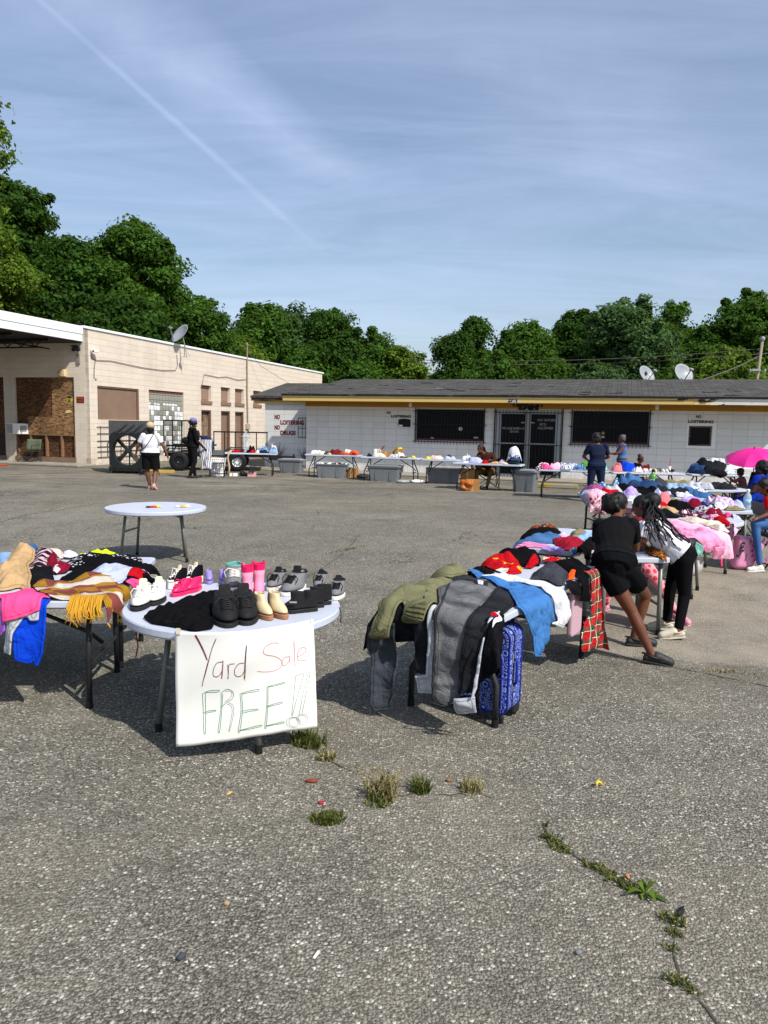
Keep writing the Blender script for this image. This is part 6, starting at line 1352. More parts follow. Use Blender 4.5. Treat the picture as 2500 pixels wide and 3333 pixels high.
def carton(label, loc, rz, d, open_=False, group=None, m=None, cat='box'):
    t = thing('cardboard_box', label, cat, loc, rz, group or 'cardboard boxes around the store tables'); w, dd, h = d; m = m or M_card
    MB().span((-w / 2, -dd / 2, 0), (w / 2, dd / 2, h)).build('carton', m, t, bevel=.004)
    MB().span((-.025, -dd / 2 - .002, .0), (.025, -dd / 2 - .0005, h)).build('tape', plain('packing_tape', '#b59a6d', .4), t)
    if open_:
        for s, a in ((-1, 2.2), (1, .7)):
            MB().box((s * (w / 2 + .5 * w * .5 * math.cos(a) * s * s), 0, h + .5 * w * .5 * math.sin(a)), (w * .5, dd, .006), Matrix.Rotation(-s * a, 3, 'Y')).build('flap', m, t)
    return t
zt = .745
def on(surf, u, v, dz=0): p = surf.M @ Vector((u, v, 0)); return (p.x, p.y, surf.z + dz)
carton('wide low cardboard box with its flap up on the wall table', on(T2, -.20, .16), rad(-14), (.44, .3, .17), True)
carton('taller cardboard box with a yellow top on the wall table', on(T2, .18, .2), rad(-10), (.26, .24, .26))
MB_ = MB().span((-.08, -.06, 0), (.08, .06, .04)).build('packet', plain('yellow_packet', '#d8c52c', .6), None, on(T2, .19, .2, .265), .2); tag(MB_, 'yellow packet on top of the taller cardboard box', 'packet')
tag(MB().lathe([(.06, 0), (.06, .24), (.02, .24), (.02, .02)], (0, 0, 0), 14).lathe([(.06, 0), (.06, .24), (.02, .24)], (.13, .02, 0), 14).build('paper_rolls', M_white, None, on(T2, -.56, .1), 0), 'pair of white paper rolls left of the cardboard box on the wall table', 'paper roll')
carton('brown cardboard box beside the open grey tote under the wall table', (-1.08, 24.35, 0), rad(-15), (.36, .3, .32))
carton('brown box stacked behind the seated person by the orange bag', (2.35, 20.75, 0), rad(-15), (.4, .34, .56))
carton('small brown box in front of the orange bag by the seated person', (2.42, 20.25, 0), rad(-10), (.36, .3, .30))
carton('white plastic storage box standing on the jeans table', on(T7, .75, .3, .12), rad(-5), (.62, .4, .26), m=M_white, cat='storage box')
carton('white shoe box among the heaps on the long right table', (3.15, 9.75, .70), rad(50), (.16, .34, .10), m=M_white, cat='shoe box')
carton('small orange and white card box on the small white table', (1.98, 6.17, .668), rad(15), (.11, .05, .105), m=plain('orange_card', '#d98a2e', .6), cat='box')
bag_ = MB().ell((0, 0, .14), (.17, .14, .16), 24, 16)
for i, p in enumerate(bag_.v): q = 1 + .26 * math.sin(p[0] * 25 + p[2] * 17) * math.sin(p[1] * 21 + 1) + .18 * math.sin(p[2] * 40 + p[0] * 12); bag_.v[i] = (p[0] * q, p[1] * q, max(0, p[2] * (.9 + .2 * q)))
tag(bag_.build('plastic_bag', plain('orange_plastic', '#a85a1c', .35, .35, 9, .4, 14), None, (2.22, 20.05, 0), 0, smooth=True), 'crumpled orange plastic bag on the ground by the seated person', 'bag')
for loc, lab, m in (((.55, 22.3, 0), 'flat clear wrapper lying in front of the lidded tote', plain('clear_wrap', '#8e9396', .25)), ((1.0, 22.45, 0), 'white paper lying on the ground under the cardboard box table', M_white), ((-.72, 24.2, 0), 'black crumpled bag by the brown box under the wall tables', M_charcoal)):
    mb = MB().ell((0, 0, .05), (.22, .12, .06), 12, 6)
    for i, p in enumerate(mb.v): q = 1 + .25 * math.sin(p[0] * 30 + 2 * p[1]) * math.cos(p[1] * 40); mb.v[i] = (p[0] * q, p[1] * q, max(0.003, p[2] * q))
    tag(mb.build('litter', m, None, loc, .3, smooth=True), lab, 'litter')

# ------------------------------------------------ drink jar, bottles, cups
M_glass = glassy('clear_glass', '#cfd6d8', .05, .35)
j = thing('drink_dispenser', 'tall clear glass drink jar with a domed lid on the trailer table', 'jar', on(T0, -.10, -.05))
MB().lathe([(.08, 0), (.10, .02), (.05, .06), (.05, .08), (.10, .14), (.12, .22), (.11, .30), (.13, .40), (.12, .50), (.001, .50)], n=20).build('jar', M_glass, j, smooth=True)
MB().lathe([(.15, .505), (.14, .53), (.08, .60), (.02, .62), (.03, .65), (.045, .68), (.001, .73)], n=20).build('lid', M_glass, j, smooth=True)
def bottle(label, loc, h, r, body, cap):
    b = thing('bottle', label, 'bottle', loc)
    MB().lathe([(r * .95, 0), (r, .01), (r, h * .62), (r * .85, h * .70), (r * .38, h * .84), (r * .36, h * .9)], n=16).build('body', body, b, smooth=True)
    MB().lathe([(r * .45, h * .9), (r * .45, h), (r * .3, h * 1.02)], n=12).build('cap', cap, b)
    MB().lathe([(r * 1.01, h * .25), (r * 1.01, h * .5)], n=16).build('label', plain('bottle_label', '#8fb6cf', .5), b, smooth=True)
    return b
bottle('clear bottle with a white cap at the right corner of the long table', (*(SG3.M @ Vector((.92, -.12, 0))).xy, .67), .27, .05, glassy('pale_blue_plastic', '#b5cfdc', .1, .55), M_white)
bottle('green soda bottle standing behind the big jeans heap', (4.75, 13.1, 0.69), .34, .07, plain('green_bottle', '#4f8a34', .15, spec=.6), M_black)
rect_table('folding table half hidden behind the big jeans heap', (5.6, 13.6), rad(0), 2.2, .7, .68)
SG5 = Surf((5.6, 13.6), 0, 2.2, .7, .683)
heaps(SG5, 'on the half hidden table behind the jeans heap', [(-.6, 0, .5, .4, 'charcoal', 'jacket', 'charcoal jacket', .12), (-.15, .1, .6, .4, 'khaki', 'jacket', 'camouflage green jacket', .14), (.2, -.1, .5, .4, 'ltgrey', 'shirt', 'grey shirt', .12), (.6, 0, .5, .5, 'offblack', 'trousers', 'black trousers', .12)], GG)
bottle('small water bottle on the table by the store door', on(T4, -.62, .12), .24, .035, glassy('pale_blue_plastic2', '#c5d5dc', .1, .5), M_white)
c = thing('paper_cup', 'white paper cup with a red straw on the shoe table', 'cup', on(T6, .62, .1)); MB().lathe([(.04, 0), (.06, .15), (.055, .15), (.035, .005)], n=16).build('cup', M_white, c); MB().bar((0, 0, .1), (.03, 0, .34), .006, 6).build('straw', plain('red_straw', '#b02030'), c)

# ------------------------------------------------ big exhaust fan
fan = thing('barn_fan', 'big black square drum fan standing on casters before the pink wall', 'fan', (-8.35, 23.98, 0), rad(-6))
M_fan = plain('fan_plastic', '#1c201f', .45, .25, 3, .1, 30); M_fan2 = plain('fan_face', '#272a28', .5, .15, 3, dirt=.2)
mb = MB(); h0, h1 = .10, 1.60; fw, bw = .60, .95
Fr = [(-fw, 0, .22), (fw, 0, .22), (fw, 0, 1.28), (-fw, 0, 1.28)]; Bk = [(-1.22, 1.25, .10), (.36, 1.25, .10), (.36, 1.25, 1.70), (-1.22, 1.25, 1.70)]
mb.add(Fr + Bk, [(0, 4, 5, 1), (1, 5, 6, 2), (2, 6, 7, 3), (3, 7, 4, 0)]); mb.build('housing', M_fan2, fan, solid=.03)
rim = MB(); n = 40; rr = .49; cz = .74
vo = [(-fw, -.02, .22), (fw, -.02, .22), (fw, -.02, 1.28), (-fw, -.02, 1.28)]
def sqr(a):
    c_, s_ = math.cos(a), math.sin(a); k = min(fw / abs(c_) if abs(c_) > 1e-6 else 9, .53 / abs(s_) if abs(s_) > 1e-6 else 9); return (c_ * k, -.02, .75 + s_ * k)
vs = []; 
for q in range(n): a = 2 * PI * q / n; vs += [sqr(a), (rr * math.cos(a), -.02, .75 + rr * math.sin(a)), (rr * math.cos(a), .16, .75 + rr * math.sin(a))]
fs = []
for q in range(n): a = q * 3; b_ = ((q + 1) % n) * 3; fs += [(a, b_, b_ + 1, a + 1), (a + 1, b_ + 1, b_ + 2, a + 2)]
rim.add(vs, fs); rim.build('front_ring', M_fan, fan, solid=.02)
for k in range(4):
    x = -.40 + .27 * k
    mb = MB(); mb.add([(x - .10, -.0, 1.30), (x + .10, -.0, 1.30), (x + .02, .9, 1.63), (x - .02, .9, 1.63), (x - .06, .05, 1.36), (x + .06, .05, 1.36)], [(0, 1, 2, 3), (0, 4, 5, 1), (4, 3, 2, 5)]); mb.build('top_rib', M_fan, fan)
    mb = MB(); mb.prism([(-.08, 0), (.08, 0), (.05, .09), (-.05, .09)], 0, .05, Matrix(((1, 0, 0, x), (0, 0, -1, -.0), (0, 1, 0, .13), (0, 0, 0, 1)))); mb.build('bottom_rib', M_fan2, fan)
MB().span((-fw - .02, -.05, .07), (fw + .02, .1, .215)).build('base', M_fan, fan, bevel=.02)
for k in range(4):
    a = rad(45 + 90 * k); d = Vector((math.cos(a), 0, math.sin(a))); q = Vector((-d.z, 0, d.x))
    c0 = Vector((0, .06, .75)); p = [c0 + d * .07 + q * .055, c0 + d * .46 + q * .075 + Vector((0, .05, 0)), c0 + d * .46 - q * .075 - Vector((0, .03, 0)), c0 + d * .07 - q * .055]
    MB().add(p, [(0, 1, 2, 3)]).build('blade', M_fan2, fan, solid=.012)
MB().lathe([(.02, -.06), (.09, -.05), (.10, .08), (.02, .1)], (0, .06, .75), 18, 'Y').build('hub', M_fan2, fan)
g = MB(); g.bar((0, .15, .25), (0, .15, 1.25), .02)
for k in range(-4, 5): g.bar((k * .11, .2, .28), (k * .11, .2, 1.22), .004, 5); g.bar((-.48, .2, .75 + k * .11), (.48, .2, .75 + k * .11), .004, 5)
g.build('guard', M_blackmetal, fan)
mb = MB(); mb.tube([(-.80, .40, .5), (-.86, .40, .5), (-.86, .40, .95), (-.80, .40, 1.0)], .02, 8); mb.build('side_handle', M_steel, fan)
for x, y in ((-.5, .02), (.5, .02), (-1.0, 1.15), (.25, 1.15)): MB().lathe([(.05, -.02), (.06, -.015), (.06, .015), (.05, .02)], (x, y, .06), 14, 'X').build('caster', M_black, fan)

# ------------------------------------------------ trailer
tr = thing('utility_trailer', 'black flat utility trailer with mesh ramp gate and spare rails', 'trailer', (-5.9, 27.0, 0), rad(8))
MB().span((-1.9, -.75, .50), (1.6, .75, .62)).build('bed', M_charcoal, tr)
f = MB(); 
for y in (-.78, .78): f.span((-1.9, y - .03, .50), (1.65, y + .03, .56)); f.span((-1.9, y - .03, .84), (-.3, y + .03, .90))
f.span((-1.95, -.8, .5), (-1.901, .8, .64)); f.build('frame', M_blackmetal, tr)
for y0 in (-.78,):
    r = MB()
    for k in range(6): r.span((-.28 + .37 * k, y0 - .02, .62), (-.245 + .37 * k, y0 + .02, 1.36))
    r.span((-.28, y0 - .025, 1.361), (1.62, y0 + .025, 1.41)); r.span((-.28, y0 - .024, .58), (1.62, y0 + .024, .619)); r.build('side_rail', M_blackmetal, tr)
rg = MB()
for k in range(4): rg.span((-1.98 + .30 * k, -.86, .62), (-1.94 + .30 * k, -.82, 1.72))
rg.span((-1.98, -.87, 1.721), (-1.04, -.81, 1.77)); ramp = rg.build('ramp_gate', M_blackmetal, tr); ramp.location = (0, 0, 0)
ms = MB()
for k in range(16): ms.bar((-1.96 + .058 * k, -.83, .65), (-1.96 + .058 * k, -.83, 1.72), .005, 4)
for k in range(18): ms.bar((-1.96, -.83, .68 + .058 * k), (-1.06, -.83, .68 + .058 * k), .005, 4)
ms.build('mesh_panel', M_blackmetal, ramp)
for i, (x, y) in enumerate(((.55, -.92), (.55, .92), (-1.45, -.92), (-1.45, .92))):
    w = MB().lathe([(.17, -.09), (.28, -.10), (.33, -.07), (.34, 0), (.33, .07), (.28, .10), (.17, .09)], (x, y, .34), 26, 'Y', caps=False).build('tyre', M_black, tr, smooth=True)
    s = -1 if y < 0 else 1
    h = MB().lathe([(.001, .02), (.06, .05), (.08, .02), (.15, .03), (.19, .09), (.2, .02)], (x, y, .34), 24, 'Y', Matrix.Scale(s, 3, (0, 1, 0)))
    h.build('rim', M_white if i < 2 else M_charcoal, w)
    sp = MB()
    for k in range(8): a = 2 * PI * k / 8; sp.beam((x + .07 * math.cos(a), y + s * .06, .34 + .07 * math.sin(a)), (x + .16 * math.cos(a), y + s * .05, .34 + .16 * math.sin(a)), .02, .035)
    sp.build('spoke', M_totegrey if i < 2 else M_charcoal, w)
    MB().prism([(-.42, .0), (-.36, .12), (.36, .12), (.42, .0), (.38, .0), (.34, .09), (-.34, .09), (-.38, 0)], y - .12, y + .12, Matrix(((1, 0, 0, x), (0, 0, 1, 0), (0, 1, 0, .62 + .06), (0, 0, 0, 1)))).build('fender', M_blackmetal, tr)
MB().beam((1.65, -.3, .5), (2.6, 0, .5), .07, .07).beam((1.65, .3, .5), (2.6, 0, .5), .07, .07).bar((2.55, 0, 0), (2.55, 0, .6), .03).build('tongue', M_blackmetal, tr)
eng = MB().ell((-1.25, -.4, .95), (.2, .2, .13)).ell((-1.0, -.4, .93), (.13, .16, .1)).build('machine', M_charcoal, None, (-5.9, 27.0, .1), rad(8), smooth=True); tag(eng, 'small dark engine lying on the trailer behind the man', 'engine')
for p, q, lab in (((-8.0, 24.6), (-7.0, 24.55), 'yellow timber plank lying on the ground behind the walking woman'),):
    tag(MB().beam((*p, .06), (*q, .06), .12, .10).build('timber_plank', plain('yellow_timber', '#b99a4c', .8)), lab, 'plank')
tag(MB().tube([(-5.02, 23.75, .02), (-5.0, 23.78, .3), (-5.06, 23.8, .6), (-5.0, 23.82, .8)], .03, 8).build('wooden_stick', plain('pale_stick', '#a8977c', .7), smooth=True), 'pale curved wooden stick leaning on the trailer table', 'stick')
tag(MB().tube([(-16, 26.2, .03), (-14.5, 26.45, .03), (-13.6, 26.6, .03)], .03, 8).build('red_hose', plain('red_plastic', '#b5402f', .5), smooth=True), 'red hose lying on the ground in front of the boarded window', 'hose')
# shoe boxes, laundry basket
carton('white shoe box on the ground below the trailer table', (-4.9, 23.85, 0), .05, (.3, .18, .09), m=M_white, cat='shoe box'); carton('pink shoe box with sandals on top below the trailer table', (-4.28, 23.8, 0), .05, (.26, .2, .14), m=plain('pink_card', '#c98e93', .7), cat='shoe box')
for s in (-1, 1):
    mb = MB(); x = -4.28 + s * .05
    mb.box((x, 23.75, .155), (.07, .2, .02)); mb.tube([(x - .035, 23.72, .16), (x, 23.7, .21), (x + .035, 23.72, .16)], .012, 6); mb.tube([(x, 23.83, .16), (x, 23.86, .28), (x + .02, 23.84, .33)], .025, 6)
    tag(mb.build('sandal', M_charcoal), 'black heeled sandal standing on the pink shoe box', 'shoe', 'sandals on the pink shoe box')
mb = MB().ell((-4.6, 23.9, .08), (.1, .16, .09)).ell((-4.45, 23.85, .06), (.12, .07, .06)); tag(mb.build('shoes', M_black, smooth=True), 'pair of black shoes between the two shoe boxes', 'shoes')
lb = thing('laundry_basket', 'white slotted plastic laundry basket behind the folding chair', 'basket', (-5.35, 23.62, 0))
mb = MB()
for k in range(22):
    a = 2 * PI * k / 22; p = [(.19 + .07 * t_) for t_ in (0, 1)]; mb.beam((p[0] * math.cos(a), p[0] * .8 * math.sin(a), .02), (p[1] * math.cos(a), p[1] * .8 * math.sin(a), .56), .034, .012)
for z, r in ((.02, .19), (.13, .205), (.25, .22), (.37, .235), (.48, .25), (.56, .26)):
    mb.tube([(r * math.cos(2 * PI * k / 24), r * .8 * math.sin(2 * PI * k / 24), z) for k in range(25)], .016, 6)
mb.build('slotted_wall', M_white, lb); MB().lathe([(.001, .01), (.18, .01), (.18, .02), (.001, .02)], n=20, M=Matrix.Scale(.8, 3, (0, 1, 0))).build('bottom', M_white, lb)

# ------------------------------------------------ chairs
def folding_chair(label, loc, rz):
    t = thing('folding_chair', label, 'chair', loc, rz, 'grey folding chairs by the trailer'); w = .22
    MB().prism(rounded(.40, .38, .05), .43, .45).build('seat', M_charcoal, t)
    MB().prism(rounded(.42, .17, .03), -.008, .008, Matrix(((1, 0, 0, 0), (0, .25, 1, .20), (0, .97, -.2, .76), (0, 0, 0, 1)))).build('backrest', plain('grey_chair', '#4d5154', .5), t, bevel=.004)
    for s in (-1, 1):
        MB().tube([(s * w, -.22, 0), (s * w, -.02, .42), (s * w, .21, .84)], .012, 8).build('leg', M_charcoal, t, smooth=True); MB().tube([(s * w * .95, .24, 0), (s * w * .95, -.16, .44)], .012, 8).build('leg', M_charcoal, t, smooth=True)
    MB().bar((-w, -.16, .12), (w, -.16, .12), .009).bar((-w, .18, .10), (w, .18, .10), .009).build('crossbar', M_charcoal, t)
    return t
folding_chair('grey folding chair standing in front of the laundry basket', (-5.28, 23.25, 0), rad(8)); folding_chair('dark folding chair half hidden behind the walking woman', (-7.45, 23.4, 0), rad(170))
def camp_chair(label, loc, rz, fabm, group='folding camp chairs', w=.30, h=.42, bh=.42, frame=None):
    t = thing('camp_chair', label, 'chair', loc, rz, group); fr = frame or M_charcoal
    mb = MB(); nx = 8; mb.v = [(-w + 2 * w * i / nx, -.26 + .5 * j / 6, h - .05 * math.sin(PI * i / nx) * math.sin(PI * j / 6) - .03 * j / 6) for j in range(7) for i in range(nx + 1)]; mb.f = [(j * 9 + i, j * 9 + i + 1, (j + 1) * 9 + i + 1, (j + 1) * 9 + i) for j in range(6) for i in range(nx)]
    mb.build('seat', fabm, t, smooth=True, solid=.008)
    mb = MB(); mb.v = [(-w + 2 * w * i / nx, .24 + .10 * j / 5 + .05 * math.sin(PI * i / nx), h - .0 + bh * j / 5) for j in range(6) for i in range(nx + 1)]; mb.f = [(j * 9 + i, j * 9 + i + 1, (j + 1) * 9 + i + 1, (j + 1) * 9 + i) for j in range(5) for i in range(nx)]
    mb.build('backrest', fabm, t, smooth=True, solid=.008)
    for s in (-1, 1):
        MB().tube([(s * w, -.28, .02), (s * w, -.28, h + .2), (s * w, .2, h + .22)], .012, 6).build('arm', fr, t)
        MB().bar((s * w, .27, .0), (s * w, .36, h + bh), .012, 6).build('leg', fr, t); MB().bar((s * w, -.27, .02), (s * w, .27, h - .02), .01, 6).bar((s * w, .27, .02), (s * w, -.27, h), .01, 6).build('side_brace', fr, t)
    MB().bar((-w, -.27, .02), (w, -.27, h), .01, 6).bar((w, -.27, .02), (-w, -.27, h), .01, 6).build('front_brace', fr, t); MB().bar((-w, .28, .02), (w, .28, h), .01, 6).bar((w, .28, .02), (-w, .28, h), .01, 6).build('rear_brace', fr, t)
    return t
M_camo = fabric('faded_green_canvas', '#59604f'); M_hotpink = fabric('magenta_canvas', '#a51e63')
camp_chair('faded green camp chair in front of the boarded window', (*pinkat(-2.2, -.45, .10),), A_SITE + .15, M_camo)
camp_chair('dark camp chair under the seated person with long braids', (2.93, 21.1, 0), rad(0), M_black if False else FB['black2'])
camp_chair('magenta camp chair at the shoe table with a girl sitting in it', (6.60, 19.6, 0), rad(80), M_hotpink, w=.27, h=.36)
camp_chair('dark camp chair with the small child under the pink umbrella', (7.27, 14.97, 0), rad(-80), FB['black2'], w=.24, h=.50)
camp_chair('dark camp chair at the right edge under the woman in blue', (6.24, 12.2, 0), rad(-85), FB['black2'], w=.34, h=.5)
folding_chair('dark folding chair under the child in jeans at the right edge', (4.93, 9.25, 0), rad(90))
# wheel stop, planter plants
tag(MB().prism([(-.75, -.09), (.75, -.09), (.72, .09), (-.72, .09)], 0, .13).build('wheel_stop', worn_mat('worn_yellow_concrete', '#9c8636', '#8f897c', .52, 3), None, (4.9, 21.6, 0), A_SITE, bevel=.025), 'worn yellow concrete wheel stop in front of the store door', 'wheel stop')
# ================================================================ SHOES
def outline(L, W, n=28, heel=.78):
    """foot outline, toe at +x, heel at x = 0"""
    out = []
    for i in range(n):
        a = 2 * PI * i / n; x = (1 - math.cos(a)) / 2; y = math.sin(a)
        w = .62 + .38 * math.sin(min(1, max(0, (x - .1) / .9)) * PI * .85) if x > .1 else .62
        out.append((x * L, math.copysign(abs(y) ** .75, y) * W / 2 * (heel if x < .3 else 1) * w))
    return out
def shoe(name, label, toe, heel, z, H, up, sole, lace=None, group=None, W=None, st=.022, shaft=.40, cap=None, laces=5, collar=None, wide=1.0, cat='shoe', tongue=None):
    toe, heel = Vector(toe), Vector(heel); d = toe - heel; L = d.length; W = W or L * .38 * wide
    t = thing(name, label, cat, (heel.x, heel.y, z), math.atan2(d.y, d.x), group); o = outline(L, W); n = len(o)
    MB().prism(o, 0, st).build('sole', sole, t, bevel=.004)
    Z = max(L, .19); lv = [(st + .001, 0, .985, .96), (st + Z * .06, 0, .97, .97), (st + Z * .14, .0, .90, .90), (st + Z * .21, .0, .74, .80), (st + Z * .29, .005, .56, .72)]
    top = max(H, st + Z * .30)
    for k in range(1, 5): lv.append((st + Z * .29 + (top - st - Z * .29) * k / 4, .01 + .004 * k, shaft + (.56 - shaft) * (1 - k / 4), .68))
    vs = []; fs = []
    for (z_, x0, kx, ky) in lv: vs += [(x0 * L + x * kx, y * ky, z_) for x, y in o]
    m = len(lv)
    z_, x0, kx, ky = lv[-1]; vs += [(x0 * L + L * kx / 2 + (x * kx - L * kx / 2) * .80, y * ky * .80, z_ - .004) for x, y in o]; vs += [(x0 * L + L * kx / 2 + (x * kx - L * kx / 2) * .75, y * ky * .75, z_ - H * .35) for x, y in o]
    for i in range(m + 1): fs += [(i * n + k, i * n + (k + 1) % n, (i + 1) * n + (k + 1) % n, (i + 1) * n + k) for k in range(n)]
    fs += [tuple(reversed(range(n))), tuple((m + 1) * n + k for k in range(n))]
    u = MB().add(vs, fs).build('upper', up, t, smooth=True, sub=1)
    fx = lambda z_: np.interp(z_, [q[0] for q in lv], [(q[1] + q[2]) * L for q in lv])
    if cap:
        MB().add([(L * .72 + (x - L * .72) * .98, y * .98, zz) for zz in (st, st + L * .10) for x, y in o if x > L * .74], [tuple(range(len([1 for x, y in o if x > L * .74]))), ] if False else [(k, k + 1, len([1 for x, y in o if x > L * .74]) + k + 1, len([1 for x, y in o if x > L * .74]) + k) for k in range(len([1 for x, y in o if x > L * .74]) - 1)]).build('toe_cap', cap, t, smooth=True, solid=.004)
    if lace:
        mb = MB(); zs = np.linspace(st + L * .17, top - L * .03, laces + 1)
        for i in range(laces):
            a, b = zs[i], zs[i + 1]; w = W * .22
            mb.tube([(fx(a) - .002, -w, a), (fx((a + b) / 2) + .006, 0, (a + b) / 2 + .004), (fx(b) - .002, w, b)], .0034, 5); mb.tube([(fx(a) - .002, w, a), (fx((a + b) / 2) + .006, 0, (a + b) / 2 + .004), (fx(b) - .002, -w, b)], .0034, 5)
        a = zs[-1]
        for s in (-1, 1): mb.tube([(fx(a) + .004, 0, a), (fx(a) + .03, s * W * .25, a + .012), (fx(a) + .03, s * W * .4, a - .01), (fx(a) + .045, s * W * .3, a - .05)], .003, 5)
        mb.build('lace', lace, t, smooth=True)
    if tongue: MB().prism(rounded(W * .42, L * .26, .012), -.005, .005, Matrix.Translation((fx(top) * .93, 0, top + .005)) @ Matrix(((0, -.35, .94, 0), (1, 0, 0, 0), (0, .94, .35, 0), (0, 0, 0, 1)))).build('tongue', tongue, t, bevel=.004)
    if shaft == .46:
        for sg in (-1, 1): MB().ell((L * .24, sg * W * .33, top * .72), (.013, .006, .034), 10, 8).build('elastic_panel', plain('brown_elastic', '#5a4634', .8), t, smooth=True)
    if collar: MB().tube([(lv[-1][1] * L + x * lv[-1][2], y * lv[-1][3], top) for x, y in o + o[:1]], .006, 6).build('collar', collar, t, smooth=True)
    return t
S_wht = plain('white_leather', '#d9d7cf', .45, .06, 20, .1, 80); S_blk = plain('black_suede', '#121214', .8, .2, 20, .2, 200); S_canv = fabric('black_canvas', '#131418'); S_beige = plain('beige_leather', '#cbb892', .5, .1, 12, .2, 60); S_gum = plain('gum_sole', '#9a6a4a', .7)
S_grey = plain('grey_suede', '#6c6e70', .8, .15, 20, .2, 200); S_pk = plain('pink_plastic', '#d81e5c', .35, .1, 20); S_lil = plain('lilac_plastic', '#8d7cc0', .4, .1); S_mint = plain('pale_mint', '#c5d3b0', .6); S_dk = plain('black_sole', '#1b1b1c', .7)
def rp(x, y): u, v = SR.pix(*zp('R', [(x, y)])[0], .0); return SR.M @ Vector((u, v, 0))
GS = 'shoes set out on the round table'; zr = RZ + .001
shoe('high_top_sneaker', 'white high top sneaker nearest the left rim of the shoe table', rp(148, 430), rp(240, 345), zr, .092, S_wht, S_dk, S_wht, GS, tongue=S_mint)
shoe('high_top_sneaker', 'white high top sneaker touching the black trousers, right of its twin', rp(262, 392), rp(345, 318), zr, .092, S_wht, S_dk, S_wht, GS, tongue=S_mint)
shoe('canvas_sneaker', 'black canvas high top with thick white sole, the left one', rp(375, 275), rp(510, 248), zr, .12, S_canv, S_wht, S_wht, GS, st=.045, cap=S_wht, tongue=plain('cream_lining', '#d8cdb0', .8))
shoe('canvas_sneaker', 'black canvas high top with thick white sole, the right one', rp(490, 250), rp(620, 225), zr, .12, S_canv, S_wht, S_wht, GS, st=.045, cap=S_wht, tongue=plain('cream_lining', '#d8cdb0', .8))
shoe('slip_on_shoe', 'hot pink low shoe lying before the black canvas high tops', rp(402, 328), rp(540, 288), zr, .09, S_pk, S_pk, S_pk, GS, laces=3)
shoe('slip_on_shoe', 'hot pink low shoe half hidden by the black trousers', rp(500, 305), rp(610, 268), zr, .08, S_pk, S_pk, None, GS)
shoe('clog', 'lilac toddler clog behind the black trousers, left one', rp(665, 240), rp(655, 215), zr, .065, S_lil, S_lil, None, GS, wide=1.3); shoe('clog', 'lilac toddler clog beside the grey sneaker, right one', rp(765, 238), rp(750, 213), zr, .065, S_lil, S_lil, None, GS, wide=1.3)
shoe('running_shoe', 'grey running shoe with pale laces and a teal heel tab', rp(832, 290), rp(850, 210), zr, .082, S_grey, S_wht, S_wht, GS, collar=plain('teal_tab', '#3fb0a0', .6), wide=1.25)
M_boot = fabric('pink_boot_print', '#e58aa6', 'print', '#b02a58', 30, '#e9c4d2')
for x, lab in ((925, 'left pink printed rain boot with a scalloped rim'), (1006, 'right pink printed rain boot with a scalloped rim')):
    c = rp(x, 318 if x < 950 else 300); b = thing('rain_boot', lab, 'boot', (c.x, c.y, zr), -1.4, GS)
    MB().prism([(p[0] - .05, p[1]) for p in outline(.15, .066)], 0, .014).build('sole', S_pk, b)
    vs = []; n = 20; fs = []
    for z_, cx, rx, ry in ((.015, .02, .072, .032), (.04, .018, .068, .031), (.06, .004, .05, .030), (.08, -.008, .038, .030), (.11, -.01, .036, .031), (.155, -.01, .039, .034)):
        vs += [(cx + rx * math.cos(2 * PI * k / n), ry * math.sin(2 * PI * k / n), z_) for k in range(n)]
    for i in range(5): fs += [(i * n + k, i * n + (k + 1) % n, (i + 1) * n + (k + 1) % n, (i + 1) * n + k) for k in range(n)]
    o = MB().add(vs, fs).build('shaft', M_boot, b, smooth=True, solid=.004)
    r = MB(); vs = []
    for k in range(n): a = 2 * PI * k / n; up_ = .185 + (.018 if math.sin(a) > .7 or math.sin(a) < -.7 else 0); vs += [(-.01 + .040 * math.cos(a), .035 * math.sin(a), .150), (-.01 + .042 * math.cos(a), .037 * math.sin(a), up_)]
    r.add(vs, [(2 * k, 2 * ((k + 1) % n), 2 * ((k + 1) % n) + 1, 2 * k + 1) for k in range(n)]); r.build('scalloped_rim', S_pk, b, solid=.004)
shoe('high_top_sneaker', 'all black high top sneaker before the trousers, left of its pair', rp(800, 545), rp(752, 425), zr, .07, S_blk, S_dk, S_dk, GS, tongue=S_blk, wide=1.1)
shoe('high_top_sneaker', 'all black high top sneaker beside the beige boots, right of its pair', rp(928, 528), rp(882, 412), zr, .07, S_blk, S_dk, S_dk, GS, tongue=S_blk, wide=1.1)
shoe('ankle_boot', 'cream leather ankle boot with a brown sole, left of its pair', rp(1092, 492), rp(978, 435), zr, .125, S_beige, S_gum, None, GS, st=.026, shaft=.46); shoe('ankle_boot', 'cream leather ankle boot with a brown sole, right of its pair', rp(1196, 484), rp(1076, 425), zr, .125, S_beige, S_gum, None, GS, st=.026, shaft=.46)
for x, y, lab in ((1160, 435, 'black suede ankle boot with a small buckle, nearest of four'), (1250, 425, 'black suede ankle boot, second nearest of the four in a row'), (1295, 398, 'black suede ankle boot, third of the four in a row'), (1345, 378, 'black suede ankle boot, farthest of the four in a row')):
    b = shoe('ankle_boot', lab, rp(x - 8, y + 5), rp(x + 165, y), zr, .125, S_blk, S_dk, None, GS, shaft=.58)
    if x < 1200: MB().bar((.05, .045, .07), (.09, .042, .072), .005).build('buckle', M_steel, b)
